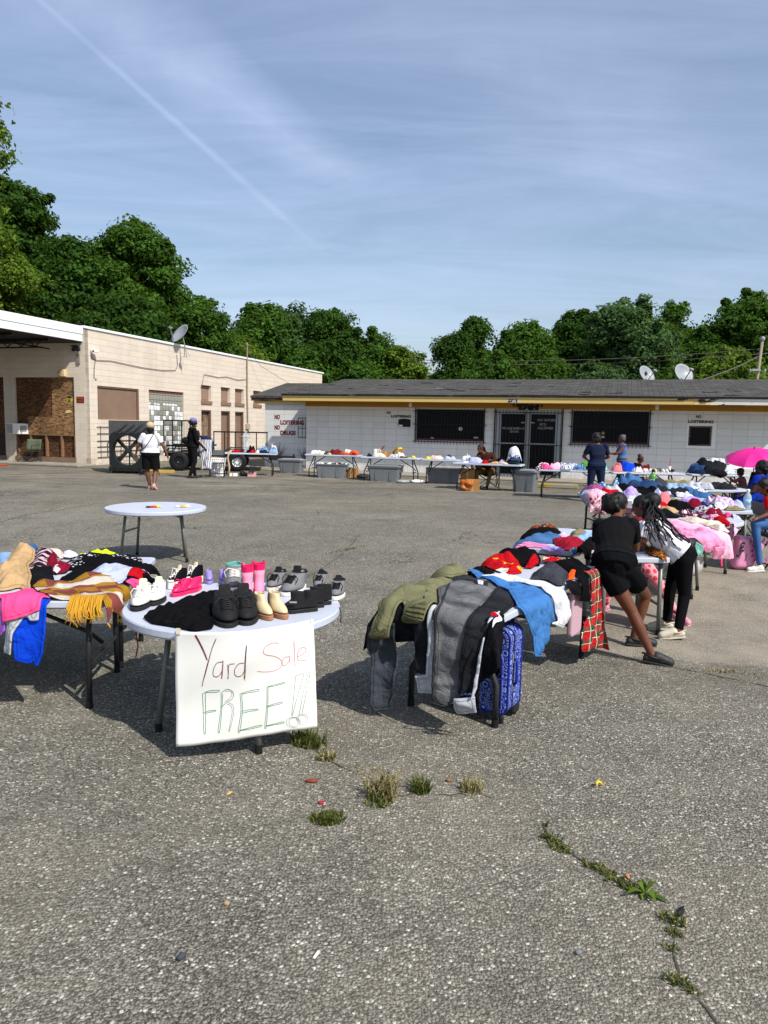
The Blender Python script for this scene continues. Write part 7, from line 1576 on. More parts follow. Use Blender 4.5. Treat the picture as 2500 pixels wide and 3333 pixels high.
for t_, h_, lab in (((1075, 290), (1180, 235), 'grey and black sneaker behind the black boots, left one'), ((1175, 325), (1325, 255), 'grey and black sneaker with white sole behind the nearest black boot'), ((1528, 352), (1572, 292), 'grey and black sneaker nearest the right rim of the shoe table'), ((1400, 280), (1460, 235), 'grey and black sneaker half hidden behind the row of black boots')):
    shoe('basketball_shoe', lab, rp(*t_), rp(*h_), zr, .062, S_grey, S_wht, S_blk, GS, tongue=S_blk, collar=S_blk, wide=1.1)
tag(MB().tube([RC + Vector((.612, -.02, RZ)), RC + Vector((.624, -.025, RZ - .03)), RC + Vector((.622, -.03, RZ - .09))], .003, 5).build('shoelace', M_black, smooth=True), 'black shoelace hanging over the right rim of the shoe table', 'lace')
tag(MB().tube([RC + Vector((-.56, -.02, RZ - .05)), RC + Vector((-.565, -.02, .48)), RC + Vector((-.555, -.02, .40)), RC + Vector((-.57, -.02, .33))], .004, 5).build('drawstring', plain('red_cord', '#8e1520', .8), smooth=True), 'red cord hanging under the left rim of the shoe table', 'cord')
# small packets on the far round table, small shoes on the shoe table by the store
for (x, y), lab, a, b_ in (((-.0, -.1), 'crumpled red, yellow and black snack wrapper on the empty round table', '#c9302a', '#e0c530'), ((.33, .0), 'yellow and white snack wrapper on the empty round table', '#d9a53a', '#e6e2d6')):
    w = thing('snack_wrapper', lab, 'wrapper', (FC.x + x, FC.y + y, .656), .3)
    MB().ell((0, 0, .012), (.055, .03, .014), 10, 6).build('wrapper', plain('wrap' + a[1:], a, .4, .3, 30), w, smooth=True); MB().ell((.05, .01, .014), (.04, .03, .016), 10, 6).build('fold', plain('wrap' + b_[1:], b_, .4, .3, 30), w, smooth=True)
    MB().ell((-.06, .0, .010), (.035, .03, .012), 10, 6).build('torn_end', M_charcoal if x < .1 else M_white, w, smooth=True)
k = 0
for u, m, c_ in ((-.12, S_wht, 'white'), (0.02, S_wht, 'white'), (.14, S_beige, 'beige'), (.28, S_grey, 'grey'), (.42, S_wht, 'white'), (.55, S_dk, 'dark')):
    for dx in (0, .09):
        p = on(T6, u + dx, -.2); q = on(T6, u + dx, -.02)
        shoe('child_shoe', f'small {c_} shoe in the row on the shoe table by the store', (p[0], p[1], 0), (q[0], q[1], 0), p[2], .09, m, S_wht, None, 'small shoes on the table by the store', wide=1.1)
# sneakers and boxes among the right heap
for (x, y), lab, m in (((2.62, 8.28), 'white striped sneaker behind the braided girl', S_wht), ((2.9, 8.4), 'tan loafer beside the white shoe box', S_beige)):
    shoe('sneaker', lab, (x, y - .1, 0), (x + .08, y + .1, 0), .668, .1, m, S_wht, None)
# ------------------------------------------------ suitcase
def paisley():
    m, t, b = newmat('blue_paisley'); o = ocoord(t); v = t.vor(o, 15, 'F1', 0, .7); k = t.xyz(t.vor(o, 15, 'F1', 1, .7))[0]
    w = t.math('ADD', v, t.math('MULTIPLY', t.math('SUBTRACT', t.noise(o, 60, 2), .5), .12))
    rings = t.math('GREATER_THAN', t.math('SINE', t.math('MULTIPLY', w, 30)), .2)
    v2 = t.math('GREATER_THAN', t.math('SINE', t.math('MULTIPLY', t.vor(o, 48, 'F1'), 17)), .35)
    pat = t.math('MAXIMUM', t.math('MULTIPLY', rings, t.math('LESS_THAN', v, .42)), t.math('MULTIPLY', v2, t.math('GREATER_THAN', v, .42)))
    col = t.mix(pat, c4('#12207c'), c4('#7f93cc')); t.l.new(col, b.inputs['Base Color']); b.inputs['Roughness'].default_value = .7; t.l.new(t.bump(t.noise(o, 300, 2), .2, .003), b.inputs['Normal']); return m
M_pais = paisley(); M_blu = plain('blue_piping', '#13237e', .5)
sc = thing('suitcase', 'blue paisley wheeled suitcase standing under the blue shirt', 'suitcase', (.635, 4.275, 0), DR)
def sbox(w, d, h, z0, r): return MB().prism(rounded(d, h, r, 6), -w / 2, w / 2, Matrix(((0, 0, 1, 0), (1, 0, 0, 0), (0, 1, 0, z0 + h / 2), (0, 0, 0, 1))))
sbox(.20, .35, .50, .055, .05).build('body', M_pais, sc, bevel=.012); 
pk = sbox(.035, .30, .36, .075, .05).build('front_pocket', M_pais, sc, bevel=.01, loc=(-.118, 0, 0))

for par, x, w, h, z0 in ((sc, -.094, .352, .502, .054), (sc, .09, .352, .502, .054), (pk, -.018, .302, .362, .074)):
    o = rounded(w, h, .052, 6); MB().tube([(x, y, z0 + h / 2 + z) for y, z in o + o[:2]], .006, 6).build('piping', M_blu, par, smooth=True)
sbox(.008, .36, .51, .05, .054).build('zip', S_dk, sc, loc=(-.03, 0, 0))
MB().tube([(-.05, -.06, .555), (-.05, -.05, .585), (-.05, .05, .585), (-.05, .06, .555)], .010, 8).build('top_handle', M_blu, sc, smooth=True); MB().tube([(-.02, -.18, .22), (-.02, -.195, .24), (-.02, -.195, .36), (-.02, -.18, .38)], .009, 8).build('side_handle', M_blu, sc, smooth=True)
for z in (.36, .18): MB().span((-.05, -.182, z), (-.042, -.176, z + .05)).build('zip_pull', M_steel, sc)
for y in (-.14, .14):
    MB().span((.03, y - .03, .02), (.12, y + .03, .14)).build('wheel_housing', S_dk, sc, bevel=.015); MB().lathe([(.02, -.016), (.034, -.012), (.034, .012), (.02, .016)], (.10, y, .035), 16, 'Y').build('wheel', M_black, sc)
    MB().lathe([(.012, 0), (.015, .04), (.01, .055)], (-.09, y, .0), 10).build('foot', S_dk, sc)
# ------------------------------------------------ pink bag, clear bag under the round tables
M_pbag = plain('pink_film', '#dc8fb4', .3, .12, 9, .5, 9, spec=.5)
bp = [(1270, 1170), (1440, 1200), (1605, 1240), (1590, 1310), (1545, 1400), (1440, 1570), (1370, 1582), (1200, 1572), (1225, 1480), (1255, 1330)]
pts = [AY(*p, 9.2) for p in zp('G', bp)]; cx = sum(p.x for p in pts) / len(pts); zmin = min(p.z for p in pts)
bag = thing('plastic_bag', 'big pink plastic shopping bag slumped beside the round table leg', 'bag', (cx, 9.2, 0))
MB().prism([(p.x - cx, p.z - zmin + .004) for p in pts], -.09, .09, Matrix(((1, 0, 0, 0), (0, 0, 1, 0), (0, 1, 0, 0), (0, 0, 0, 1)))).build('film', M_pbag, bag, bevel=.06, seg=4, smooth=True)
lt = lettering('printing', 'Rogers', .055, M_sign_dark, bag, (-.12, -.093, .16), (1, 0, 0), .2, .002, .001); lt.rotation_mode = 'XYZ'; lt.rotation_euler = (rad(90), rad(-75), 0)
lt = lettering('printing', 'www.         .com', .02, M_sign_dark, bag, (-.045, -.093, .12), (1, 0, 0), .28, 0, .001); lt.rotation_euler = (rad(90), rad(-78), 0)
fl = MB(); 
for k in range(14): a = 2 * PI * k / 14; fl.prism([(.0 + .10 * math.cos(a + .18), .13 * math.sin(a + .18)), (.14 * math.cos(a), .18 * math.sin(a)), (.10 * math.cos(a - .18), .13 * math.sin(a - .18))], -.094, -.092, Matrix(((1, 0, 0, .14), (0, 0, 1, 0), (0, 1, 0, .25), (0, 0, 0, 1))))
fl.build('printed_flower', plain('magenta_print', '#c2358f', .4), bag)
cb = MB().ell((0, 0, .1), (.34, .22, .13), 20, 10)
for i, p in enumerate(cb.v): q = 1 + .18 * math.sin(p[0] * 22 + 2) * math.sin(p[1] * 26 + p[2] * 15); cb.v[i] = (p[0] * q, p[1] * q, max(.003, p[2] * q))
tag(cb.build('clear_bag', glassy('clear_film', '#d8d6d6', .15, .55), None, (3.55, 8.75, 0), .4, smooth=True), 'clear plastic bag with pink cloth on the ground under the round tables', 'bag')
tag(MB().ell((0, 0, .08), (.12, .1, .07)).build('pink_cloth', FB['rose'], None, (3.38, 8.72, 0), smooth=True), 'pink cloth bundle inside the clear plastic bag', 'cloth')
tag(MB().span((-.14, -.06, .32), (.14, .06, .64)).build('lilac_bag', plain('lilac_paper', '#b79bb0', .6, .08, 4, .2, 8), None, (1.56, 5.62, -.1), DR, bevel=.01), 'pale lilac paper bag hanging under the middle table behind the plaid pyjamas', 'bag') if False else None
lb_ = thing('tote_bag', 'pale lilac cloth bag hanging from the middle table edge beside the plaid pyjamas', 'bag', (1.38, 5.10, 0), DR)
MB().prism(rounded(.22, .34, .03), -.02, .02, Matrix(((1, 0, 0, 0), (0, 0, 1, .02), (0, 1, 0, .43), (0, 0, 0, 1)))).build('pouch', fabric('lilac_canvas', '#b3949f'), lb_, bevel=.015, seg=3); MB().tube([(-.07, .02, .59), (-.05, .02, .66), (.05, .02, .66), (.07, .02, .59)], .006, 6).build('strap', fabric('lilac_canvas', '#b3949f'), lb_)
bb = MB().ell((0, 0, .16), (.2, .17, .2), 18, 12)
for i, p in enumerate(bb.v): q = 1 + .2 * math.sin(p[0] * 21 + p[2] * 19) + .1 * math.sin(p[1] * 33); bb.v[i] = (p[0] * q, p[1] * q, max(.003, p[2] * q))
tag(bb.build('black_bag', FB['black2'], None, G(2172, 1630), smooth=True), 'black cloth bag on the ground at the left end of the jeans heap', 'bag')
# ------------------------------------------------ pink umbrella
um = thing('umbrella', 'open hot pink umbrella shading the small child at the right', 'umbrella', (8.05, 14.9, 0))
top = AY(2455, 1462, 14.9); M_umb = plain('pink_umbrella_cloth', '#d81f86', .5, .06); cx, cz = top.x - 8.05, top.z
tl = Matrix.Rotation(rad(-10), 3, 'Y') @ Matrix.Rotation(rad(14), 3, 'X'); vs = []; fs = []; n = 48
for i in range(9):
    r = i / 8
    for k in range(n):
        a = 2 * PI * k / n; sc_k = 1 - .085 * abs(math.sin(4 * a)) * r; dip = .016 * abs(math.sin(4 * a)) * r
        vs.append(Vector((cx, 0, cz)) + tl @ Vector((.55 * r * sc_k * math.cos(a), .55 * r * sc_k * math.sin(a), -.20 * r ** 2.1 - dip)))
for i in range(8): fs += [(i * n + k, i * n + (k + 1) % n, (i + 1) * n + (k + 1) % n, (i + 1) * n + k) for k in range(n)]
MB().add(vs, fs).build('canopy', M_umb, um, solid=.003)
for k in range(8):
    a = 2 * PI * k / 8; MB().tube([Vector((cx, 0, cz)) + tl @ Vector((.55 * r * math.cos(a), .55 * r * math.sin(a), -.20 * r ** 2.1 - .006)) for r in (.05, .4, .7, 1.01)], .004, 5).build('rib', M_steel, um)
MB().bar(Vector((cx, 0, cz)) + tl @ Vector((0, 0, .05)), Vector((cx, 0, cz)) + tl @ Vector((0, 0, -.75)), .01).build('shaft', M_black, um)
MB().tube([Vector((cx, 0, cz)) + tl @ Vector((0, 0, -.75 - .03 * k)) for k in range(5)], .018, 8).build('handle', M_black, um)
# ------------------------------------------------ weeds in the cracks, litter
M_grass = leaf_mat('weed_green', '#3a4622', '#4f5a2c', '#86804c', .3); M_dry = leaf_mat('dry_weed', '#5c5238', '#7d7350', '#a39a72', .2)
def tuft(label, x, y, r, h, n, m=None, seed=0, dry=False, group='weeds in the asphalt cracks', ax=1.0, an=0.0):
    c = G(x, y); rng = np.random.default_rng(seed + int(x)); mb = MB()
    for k in range(n):
        a = rng.uniform(0, 2 * PI); q = rng.uniform(0, 1) ** .7 * r; px, py = q * math.cos(a) * ax, q * math.sin(a); px, py = px * math.cos(an) - py * math.sin(an), px * math.sin(an) + py * math.cos(an)
        b = rng.uniform(0, 2 * PI); lean = rng.uniform(.2, 1.0); l = h * rng.uniform(.45, 1.1); dx, dy = math.cos(b) * lean * l, math.sin(b) * lean * l; w = .0022 + .0016 * rng.uniform()
        nx, ny = -math.sin(b) * w, math.cos(b) * w
        mb.add([(px - nx, py - ny, 0), (px + nx, py + ny, 0), (px + dx * .4 + nx, py + dy * .4 + ny, l * .6), (px + dx * .4 - nx, py + dy * .4 - ny, l * .6), (px + dx, py + dy, l * .8)], [(0, 1, 2, 3), (3, 2, 4)])
        if dry and k % 3 == 0: mb.ell((px + dx, py + dy, l * .8), (.004, .004, .005), 5, 3)
    return tag(mb.build('weed', m or M_grass, None, c, fixn=False), label, 'weed', group)
tuft('large green and brown weed by the lower right corner of the paper sign', 1003, 2420, .075, .085, 260, ax=1.6, an=-.6); tuft('dry brown end of the weed beside the paper sign', 1060, 2470, .05, .05, 90, M_dry, 3)
tuft('tall dry flowering weed in the middle of the asphalt', 1245, 2590, .07, .12, 150, M_dry, 5, True); tuft('low green base of the dry flowering weed', 1235, 2612, .06, .03, 150, None, 6)
tuft('bright green grass tuft right of the dry flowering weed', 1368, 2575, .045, .07, 160, None, 7); tuft('round low green grass tuft alone at the lower left of the weeds', 1067, 2668, .055, .035, 320, None, 8, ax=1.4)
tuft('small dry weed right of the flowering weed', 1535, 2572, .06, .06, 90, M_dry, 9, True); tuft('thin yellow grass strip under the paper sign weed', 1190, 2510, .07, .012, 80, M_dry, 10, ax=2)
for i, (x, y, r, h, n) in enumerate(((1790, 2735, .035, .035, 110), (1830, 2765, .035, .03, 110), (1930, 2820, .03, .03, 90), (1965, 2838, .03, .025, 90), (2010, 2870, .03, .03, 90), (2055, 2895, .03, .03, 100), (2190, 3000, .03, .05, 80), (2190, 3040, .02, .03, 60), (2195, 3195, .025, .035, 60), (2250, 3225, .02, .025, 40), (1775, 2690, .006, .06, 12), (2185, 3090, .02, .02, 40))):
    tuft('green weed strip in the diagonal crack at the lower right', x, y, r, h * .75, int(n * .7), None, 20 + i, group='weeds along the diagonal crack', ax=1.7, an=-.5)
bl_ = MB()
for k in range(9):
    a = .7 * k; l = .055 + .02 * (k % 3); d = Vector((math.cos(a), math.sin(a), 0)); q = Vector((-d.y, d.x, 0)) * .012; up_ = Vector((0, 0, .012 + .02 * (k % 2)))
    bl_.add([Vector((0, 0, .004)), d * l * .5 + q + up_, d * l + up_ * .6, d * l * .5 - q + up_], [(0, 1, 2, 3)])
tag(bl_.build('broadleaf_weed', L_light, None, G(2100, 2910), fixn=False), 'broad leaved light green weed in the diagonal crack', 'weed', 'weeds in the asphalt cracks')
for i, (x, y, n, r, ax, an, lab) in enumerate(((1930, 1655, 200, .10, 9, rad(78), 'mossy strip of weeds in the crack behind the girl in black'), (1130, 1790, 80, .05, 9, rad(55), 'thin line of weeds in the crack right of the round shoe table'), (640, 1720, 30, .03, 6, 0, 'tiny weed spots in the crack behind the empty round table'), (2370, 2190, 60, .06, 4, -.4, 'dry weed tuft in the crack at the right edge'), (1830, 2110, 60, .05, 4, -.3, 'brown weed in the crack under the middle table'))):
    tuft(lab, x, y, r, .035, n, M_grass if i < 3 else M_dry, 60 + i, ax=ax, an=an)
litter = [((1015, 2547), (.03, .011, .011), '#7a3524', 'rusty brown chunk on the asphalt left of the weeds', 'chunk'), ((1045, 2616), (.014, .014, .007), '#9c2036', 'red bottle cap on the asphalt', 'bottle cap'), ((1460, 2543), (.016, .014, .009), '#7d5a34', 'round brown stone on the asphalt', 'stone'), ((2215, 2973), (.035, .009, .009), '#141414', 'black plastic stub by the diagonal crack', 'stub'),
          ((2042, 2855), (.014, .008, .006), '#c07a4a', 'orange chip beside the crack', 'chip'), ((590, 3122), (.014, .012, .012), '#3a3d45', 'dark round stone low in the middle of the asphalt', 'stone'), ((1883, 3105), (.011, .009, .008), '#6c6e70', 'grey stone on the lower right asphalt', 'stone'), ((745, 2585), (.02, .006, .005), '#c99a55', 'pale orange splinter on the asphalt before the sign', 'splinter'), ((738, 2945), (.01, .01, .008), '#a58768', 'tan pebble on the lower asphalt', 'pebble')]
for (x, y), d, c_, lab, cat in litter:
    mb = MB().ell((0, 0, d[2] * .8), d, 12, 8)
    for i, p in enumerate(mb.v): q = 1 + .22 * math.sin(p[0] * 310 + p[1] * 190 + x); mb.v[i] = (p[0] * q, p[1] * q, max(.001, p[2]))
    tag(mb.build({'bottle cap': 'crown_cork'}.get(cat, cat), plain('litter' + c_[1:], c_, .7, .25, 60), None, G(x, y), .3 * (x % 7), smooth=True), lab, cat)
pe = MB(); pe.tube([(-.02, 0, .01), (-.012, .012, .022), (0, .016, .026), (.014, .012, .02), (.022, 0, .008)], [.002, .006, .008, .006, .002], 8); tag(pe.build('fruit_peel', plain('yellow_peel', '#d8b522', .5), None, G(1953, 2565), .5, smooth=True), 'curled yellow fruit peel on the asphalt', 'peel')
for x, y, c_, lab in ((758, 1680, '#2fa58a', 'teal plastic cap on the asphalt beyond the shoe table'), (1030, 3110, '#d8d6d0', 'white paper sliver low on the asphalt')):
    tag(MB().span((-.018, -.004, 0.001), (.018, .004, .005)).build('scrap', plain('scrap' + c_[1:], c_, .6), None, G(x, y), 1.2), lab, 'scrap')
# planter shrubs at the recessed wall
for px, sx in ((-1.45, 1.0), (-.35, .9)):
    p = storeat(px, .62, .30); rng = random.Random(int(px * 10)); sh = thing('dry_shrub', 'bare twiggy shrub in the planter, ' + ('left one' if px < -1 else 'right one'), 'shrub', p, 0, 'bare shrubs in the planter'); mb = MB()
    for k in range(26):
        a = rng.uniform(0, 6.28); l = rng.uniform(.35, .75) * sx; e = rng.uniform(.15, .75); pts = [Vector((0, 0, 0))]
        for j in range(3): pts.append(pts[-1] + Vector((math.cos(a) * e, math.sin(a) * e * .6, 1)).normalized() * l / 3); a += rng.uniform(-.5, .5)
        mb.tube(pts, [.009, .007, .005, .003], 4)
    mb.build('branch', plain('grey_twig', '#5d564c', .9), sh); MB().ell((0, 0, .02), (.42, .2, .07), 12, 6).build('leaf_litter', plain('dry_leaves', '#4a4134', .9, .4, 25, .8, 30), sh, smooth=True)

# open cracks in the asphalt, with soil in them
M_crack = plain('crack_soil', '#4a4236', .95, .4, 30, .6, 90)
def crack(pts, w, seed):
    rng = random.Random(seed); w *= .55; P_ = [G(*p) for p in pts]; vs = []; fs = []; q = []
    for a, b in zip(P_, P_[1:]):
        n = max(2, int((b - a).length / .05)); q += [a.lerp(b, i / n) for i in range(n)]
    q.append(P_[-1])
    for i, p in enumerate(q):
        d = (q[min(i + 1, len(q) - 1)] - q[max(i - 1, 0)]).normalized(); nrm = Vector((-d.y, d.x, 0)); k = w * rng.uniform(.1, 1.6); o_ = rng.uniform(-1, 1) * w * 2.2
        vs += [p + nrm * (o_ + k) + Vector((0, 0, .004)), p + nrm * (o_ - k) + Vector((0, 0, .004))]
    fs = [(2 * i, 2 * i + 1, 2 * i + 3, 2 * i + 2) for i in range(len(q) - 1)]
    tag(MB().add(vs, fs).build('ground_crack', M_crack, fixn=False), kind='structure')
crack([(1760, 2670), (1800, 2745), (1870, 2785), (1940, 2830), (2010, 2868), (2100, 2915), (2165, 2960), (2192, 3020), (2200, 3110), (2215, 3210), (2262, 3240), (2340, 3340)], .006, 1)
crack([(985, 2395), (1050, 2470), (1130, 2505), (1200, 2530), (1250, 2610)], .005, 2); crack([(1260, 2600), (1370, 2580), (1470, 2590), (1540, 2575), (1600, 2600)], .004, 3)
crack([(1950, 1630), (1930, 1700), (1925, 1760)], .02, 4); crack([(1170, 1740), (1130, 1790), (1080, 1830), (1000, 1880)], .012, 5); crack([(0, 1700), (90, 1675), (200, 1660), (340, 1635)], .02, 6)
crack([(1790, 2090), (1880, 2115), (2050, 2150), (2200, 2175), (2330, 2200), (2500, 2235)], .010, 7); crack([(480, 1705), (640, 1722), (760, 1735), (900, 1728)], .014, 8); crack([(700, 1600), (820, 1588), (960, 1572), (1080, 1560)], .03, 9)
# ================================================================ PEOPLE
def ring(mb, rows, n=16):
    """rows: centre, half width, half depth, right vector, forward vector"""
    vs = []; fs = []
    for c, a, b, r, f in rows: vs += [c + r * a * math.copysign(abs(math.cos(t)) ** .85, math.cos(t)) + f * b * math.sin(t) for t in [2 * PI * k / n for k in range(n)]]
    m = len(rows)
    for i in range(m - 1): fs += [(i * n + k, i * n + (k + 1) % n, (i + 1) * n + (k + 1) % n, (i + 1) * n + k) for k in range(n)]
    mb.add(vs, fs + [tuple(reversed(range(n))), tuple((m - 1) * n + k for k in range(n))])
def cap(mb, a, b, ra, rb, n=12, flat=False):
    a, b = Vector(a), Vector(b); d = (b - a)
    if d.length < 1e-5: return
    d.normalize(); u = d.orthogonal().normalized(); w = d.cross(u); rows = []
    if not flat: rows += [(a - d * ra * math.sin(t), ra * math.cos(t)) for t in (1.35, .8, .35)]
    rows += [(a, ra), (a.lerp(b, .5), (ra + rb) / 2), (b, rb)]
    if not flat: rows += [(b + d * rb * math.sin(t), rb * math.cos(t)) for t in (.35, .8, 1.35)]
    ring(mb, [(c, r, r, u, w) for c, r in rows], n)
def fuse(mb, name, m, parent, vox, it=4, fac=.5):
    """one continuous skin round everything in mb"""
    o = mb.build(name, m, None, fixn=True); o.parent = None
    k = o.modifiers.new('r', 'REMESH'); k.mode = 'VOXEL'; k.voxel_size = vox; k.use_smooth_shade = True
    k = o.modifiers.new('s', 'SMOOTH'); k.iterations = it; k.factor = fac
    me = bpy.data.meshes.new_from_object(o.evaluated_get(bpy.context.evaluated_depsgraph_get())); me.name = name
    o.modifiers.clear(); old = o.data; o.data = me; bpy.data.meshes.remove(old); o.parent = parent
    me.polygons.foreach_set('use_smooth', np.ones(len(me.polygons), bool)); me.update()
    if not me.materials: me.materials.append(m)
    return o
def hand(mb, w, d, side, s, curl=.5):
    d = d.normalized(); up = Vector((0, 0, 1)); sd = d.cross(up); sd = sd.normalized() if sd.length > .1 else Vector((1, 0, 0)); nz = sd.cross(d) * -1
    p = w + d * .045 * s; cap(mb, w, w + d * .07 * s, .022 * s, .027 * s)
    for k, (o_, l) in enumerate(((-.026, .060), (-.009, .072), (.009, .068), (.026, .054))):
        a = w + d * .085 * s + sd * o_ * s; b = a + (d * (1 - curl * .3) + nz * curl * .5) * l * .5 * s; c = b + (d * (1 - curl) + nz * curl) * l * .5 * s
        cap(mb, a - d * .02 * s, b, .0095 * s, .009 * s, 8); cap(mb, b, c, .009 * s, .0075 * s, 8)
    a = w + d * .03 * s + sd * side * .02 * s; b = a + (d * .7 + sd * side * .7) * .045 * s; cap(mb, a, b, .012 * s, .010 * s, 8); cap(mb, b, b + d * .03 * s, .010 * s, .008 * s, 8)
def person(label, J, s, skin, top=None, bottom=None, sleeve=.55, leg=2.0, bulk=1.0, hair=None, hd=(0, 1, 0), vox=.011, shoe_m=None, shoe_k='shoe', hem=-.15, belly=1.0, extra=None, loose=1.0, group=None, toes=None, flare=1.0):
    base = J['pel']; root = thing('person', label, 'person', (base.x, base.y, 0), 0, group); O = Vector((base.x, base.y, 0)); J = {k: v - O for k, v in J.items()}
    hr = (J['hip_r'] - J['hip_l']).normalized(); sr = (J['sh_r'] - J['sh_l']).normalized(); ax = (J['chest'] - J['pel']).normalized(); axn = (J['neck'] - J['chest']).normalized()
    def row(t, a, b):           # t: 0 pelvis, 1 chest, 2 neck
        c = J['pel'].lerp(J['chest'], t) if t <= 1 else J['chest'].lerp(J['neck'], t - 1); d = ax.lerp(axn, max(0, min(1, t - .5))).normalized()
        r = hr.lerp(sr, max(0, min(1, t))); r = (r - d * r.dot(d)).normalized(); f = d.cross(r) * -1
        return (c, a * s, b * s, r, f)
    T = [(-.38, .10 * bulk, .085 * bulk), (-.12, .165 * bulk, .115 * bulk), (.12, .17 * bulk, .12 * bulk), (.5, .135 * bulk, .098 * bulk * belly), (.85, .15 * bulk, .11 * bulk), (1.2, .165 * bulk ** .5, .105), (1.6, .155, .085), (1.85, .09, .06), (2.05, .05, .05)]
    mb = MB(); ring(mb, [row(*t) for t in T])
    cap(mb, J['hip_l'], J['hip_r'], .092 * s * bulk, .092 * s * bulk)
    for q in 'lr':
        sh, el, wr, hp, kn, an = (J[k + '_' + q] for k in ('sh', 'el', 'wr', 'hip', 'kn', 'an')); sg = 1 if q == 'r' else -1
        cap(mb, sh, el, .052 * s * bulk ** .7, .040 * s * bulk ** .5); cap(mb, el, wr, .040 * s * bulk ** .5, .026 * s); hand(mb, wr, wr - el, -sg, s)
        k2 = hp.lerp(kn, .45); cap(mb, hp, k2, .088 * s * bulk, .074 * s * bulk); cap(mb, k2, kn, .074 * s * bulk, .052 * s * bulk ** .6)
        cf = kn.lerp(an, .32); bk = Vector((0, 0, 0)); cap(mb, kn, cf, .050 * s * bulk ** .6, .054 * s * bulk ** .6); cap(mb, cf, an, .054 * s * bulk ** .6, .032 * s)
        t_ = J.get('toe_' + q, an + Vector((0, .14 * s, -.05 * s))); cap(mb, an, an.lerp(t_, .25) + Vector((0, 0, -.01)), .032 * s, .036 * s); cap(mb, an + Vector((0, 0, -.035 * s)), t_, .032 * s, .024 * s)
    hd = Vector(hd).normalized(); hc = J['head']; upv = (hc - J['neck']).normalized(); upv = (upv * .5 + Vector((0, 0, 1)) * .5).normalized(); upv = (upv - hd * upv.dot(hd)).normalized(); rx = hd.cross(upv); Mh = Matrix((rx, hd, upv)).transposed()
    cap(mb, J['neck'] - axn * .05 * s, hc - upv * .04 * s, .050 * s, .048 * s)
    h = lambda x, y, z: hc + Mh @ Vector((x, y, z)) * s
    mb.ell(h(0, -.005, .02), (.074 * s, .094 * s, .10 * s), 14, 10, Mh); mb.ell(h(0, .03, -.045), (.055 * s, .062 * s, .068 * s), 12, 8, Mh)
    cap(mb, h(0, .088, .022), h(0, .108, -.018), .010 * s, .016 * s, 8); cap(mb, h(-.022, .086, -.055), h(.022, .086, -.055), .010 * s, .010 * s, 8); cap(mb, h(-.04, .082, .035), h(.04, .082, .035), .012 * s, .012 * s, 8)
    for sg in (-1, 1): mb.ell(h(sg * .077, -.008, -.005), (.012 * s, .022 * s, .034 * s), 8, 6, Mh)
    fuse(mb, 'body', skin, root, vox)
    e = MB(); 
    for sg in (-1, 1): e.ell(h(sg * .031, .083, .016), (.012 * s, .009 * s, .008 * s), 8, 6, Mh)
    e.build('eyes', plain('dark_eyes', '#1a1210', .2, spec=.5), root, smooth=True)
    if top:
        mb = MB(); g = .014 * loose; ring(mb, [row(hem, (.165 * bulk + g + .022), (.115 * bulk * belly + g + .022))] + [row(t, a + g, b + g * 1.2) for t, a, b in T if hem + .1 < t < 1.9] + [row(1.93, .075, .062)])
        for q in 'lr':
            sh, el, wr = J['sh_' + q], J['el_' + q], J['wr_' + q]
            r0 = .060 * s * bulk ** .7; cap(mb, sh, sh.lerp(el, .02), r0, r0)
            if sleeve > 0:
                e1 = sh.lerp(el, min(1, sleeve)); cap(mb, sh, e1, r0, (.056 if sleeve <= 1 else .05) * s * bulk ** .7 * loose ** .5, flat=True)
                if sleeve > 1: cap(mb, el, el, .05 * s, .05 * s); cap(mb, el.lerp(wr, -.05), el.lerp(wr, sleeve - 1), .050 * s, .038 * s)
        fuse(mb, 'shirt', top, root, vox, 3)
    if bottom:
        mb = MB(); g = .024; ring(mb, [row(.24, .166 * bulk + .008, .122 * bulk + .008)] + [row(t, a + g, b + g) for t, a, b in T[:3][::-1]])
        cap(mb, J['hip_l'], J['hip_r'], .105 * s * bulk, .105 * s * bulk); cap(mb, J['pel'], J['hip_l'].lerp(J['hip_r'], .5), .128 * s * bulk, .12 * s * bulk)
        for q in 'lr':
            hp, kn, an = J['hip_' + q], J['kn_' + q], J['an_' + q]; f1 = min(1, leg); r0, r1 = .103 * s * bulk, (.070 if leg < 1 else .062) * s * bulk * (flare if leg < 1 else 1); k2 = hp.lerp(kn, f1)
            cap(mb, hp, hp.lerp(k2, .05), r0, r0); cap(mb, hp, k2, r0, max(r1, .088 * s * bulk * flare) if leg < 1 else r1, flat=leg < 1)
            if leg > 1: cap(mb, kn, kn.lerp(an, .001), .062 * s * bulk ** .7, .062 * s * bulk ** .7); cap(mb, kn, kn.lerp(an, leg - 1), .062 * s * bulk ** .7, .046 * s * flare, flat=True)
        fuse(mb, 'shorts' if leg < 1 else 'trousers', bottom, root, vox, 3)
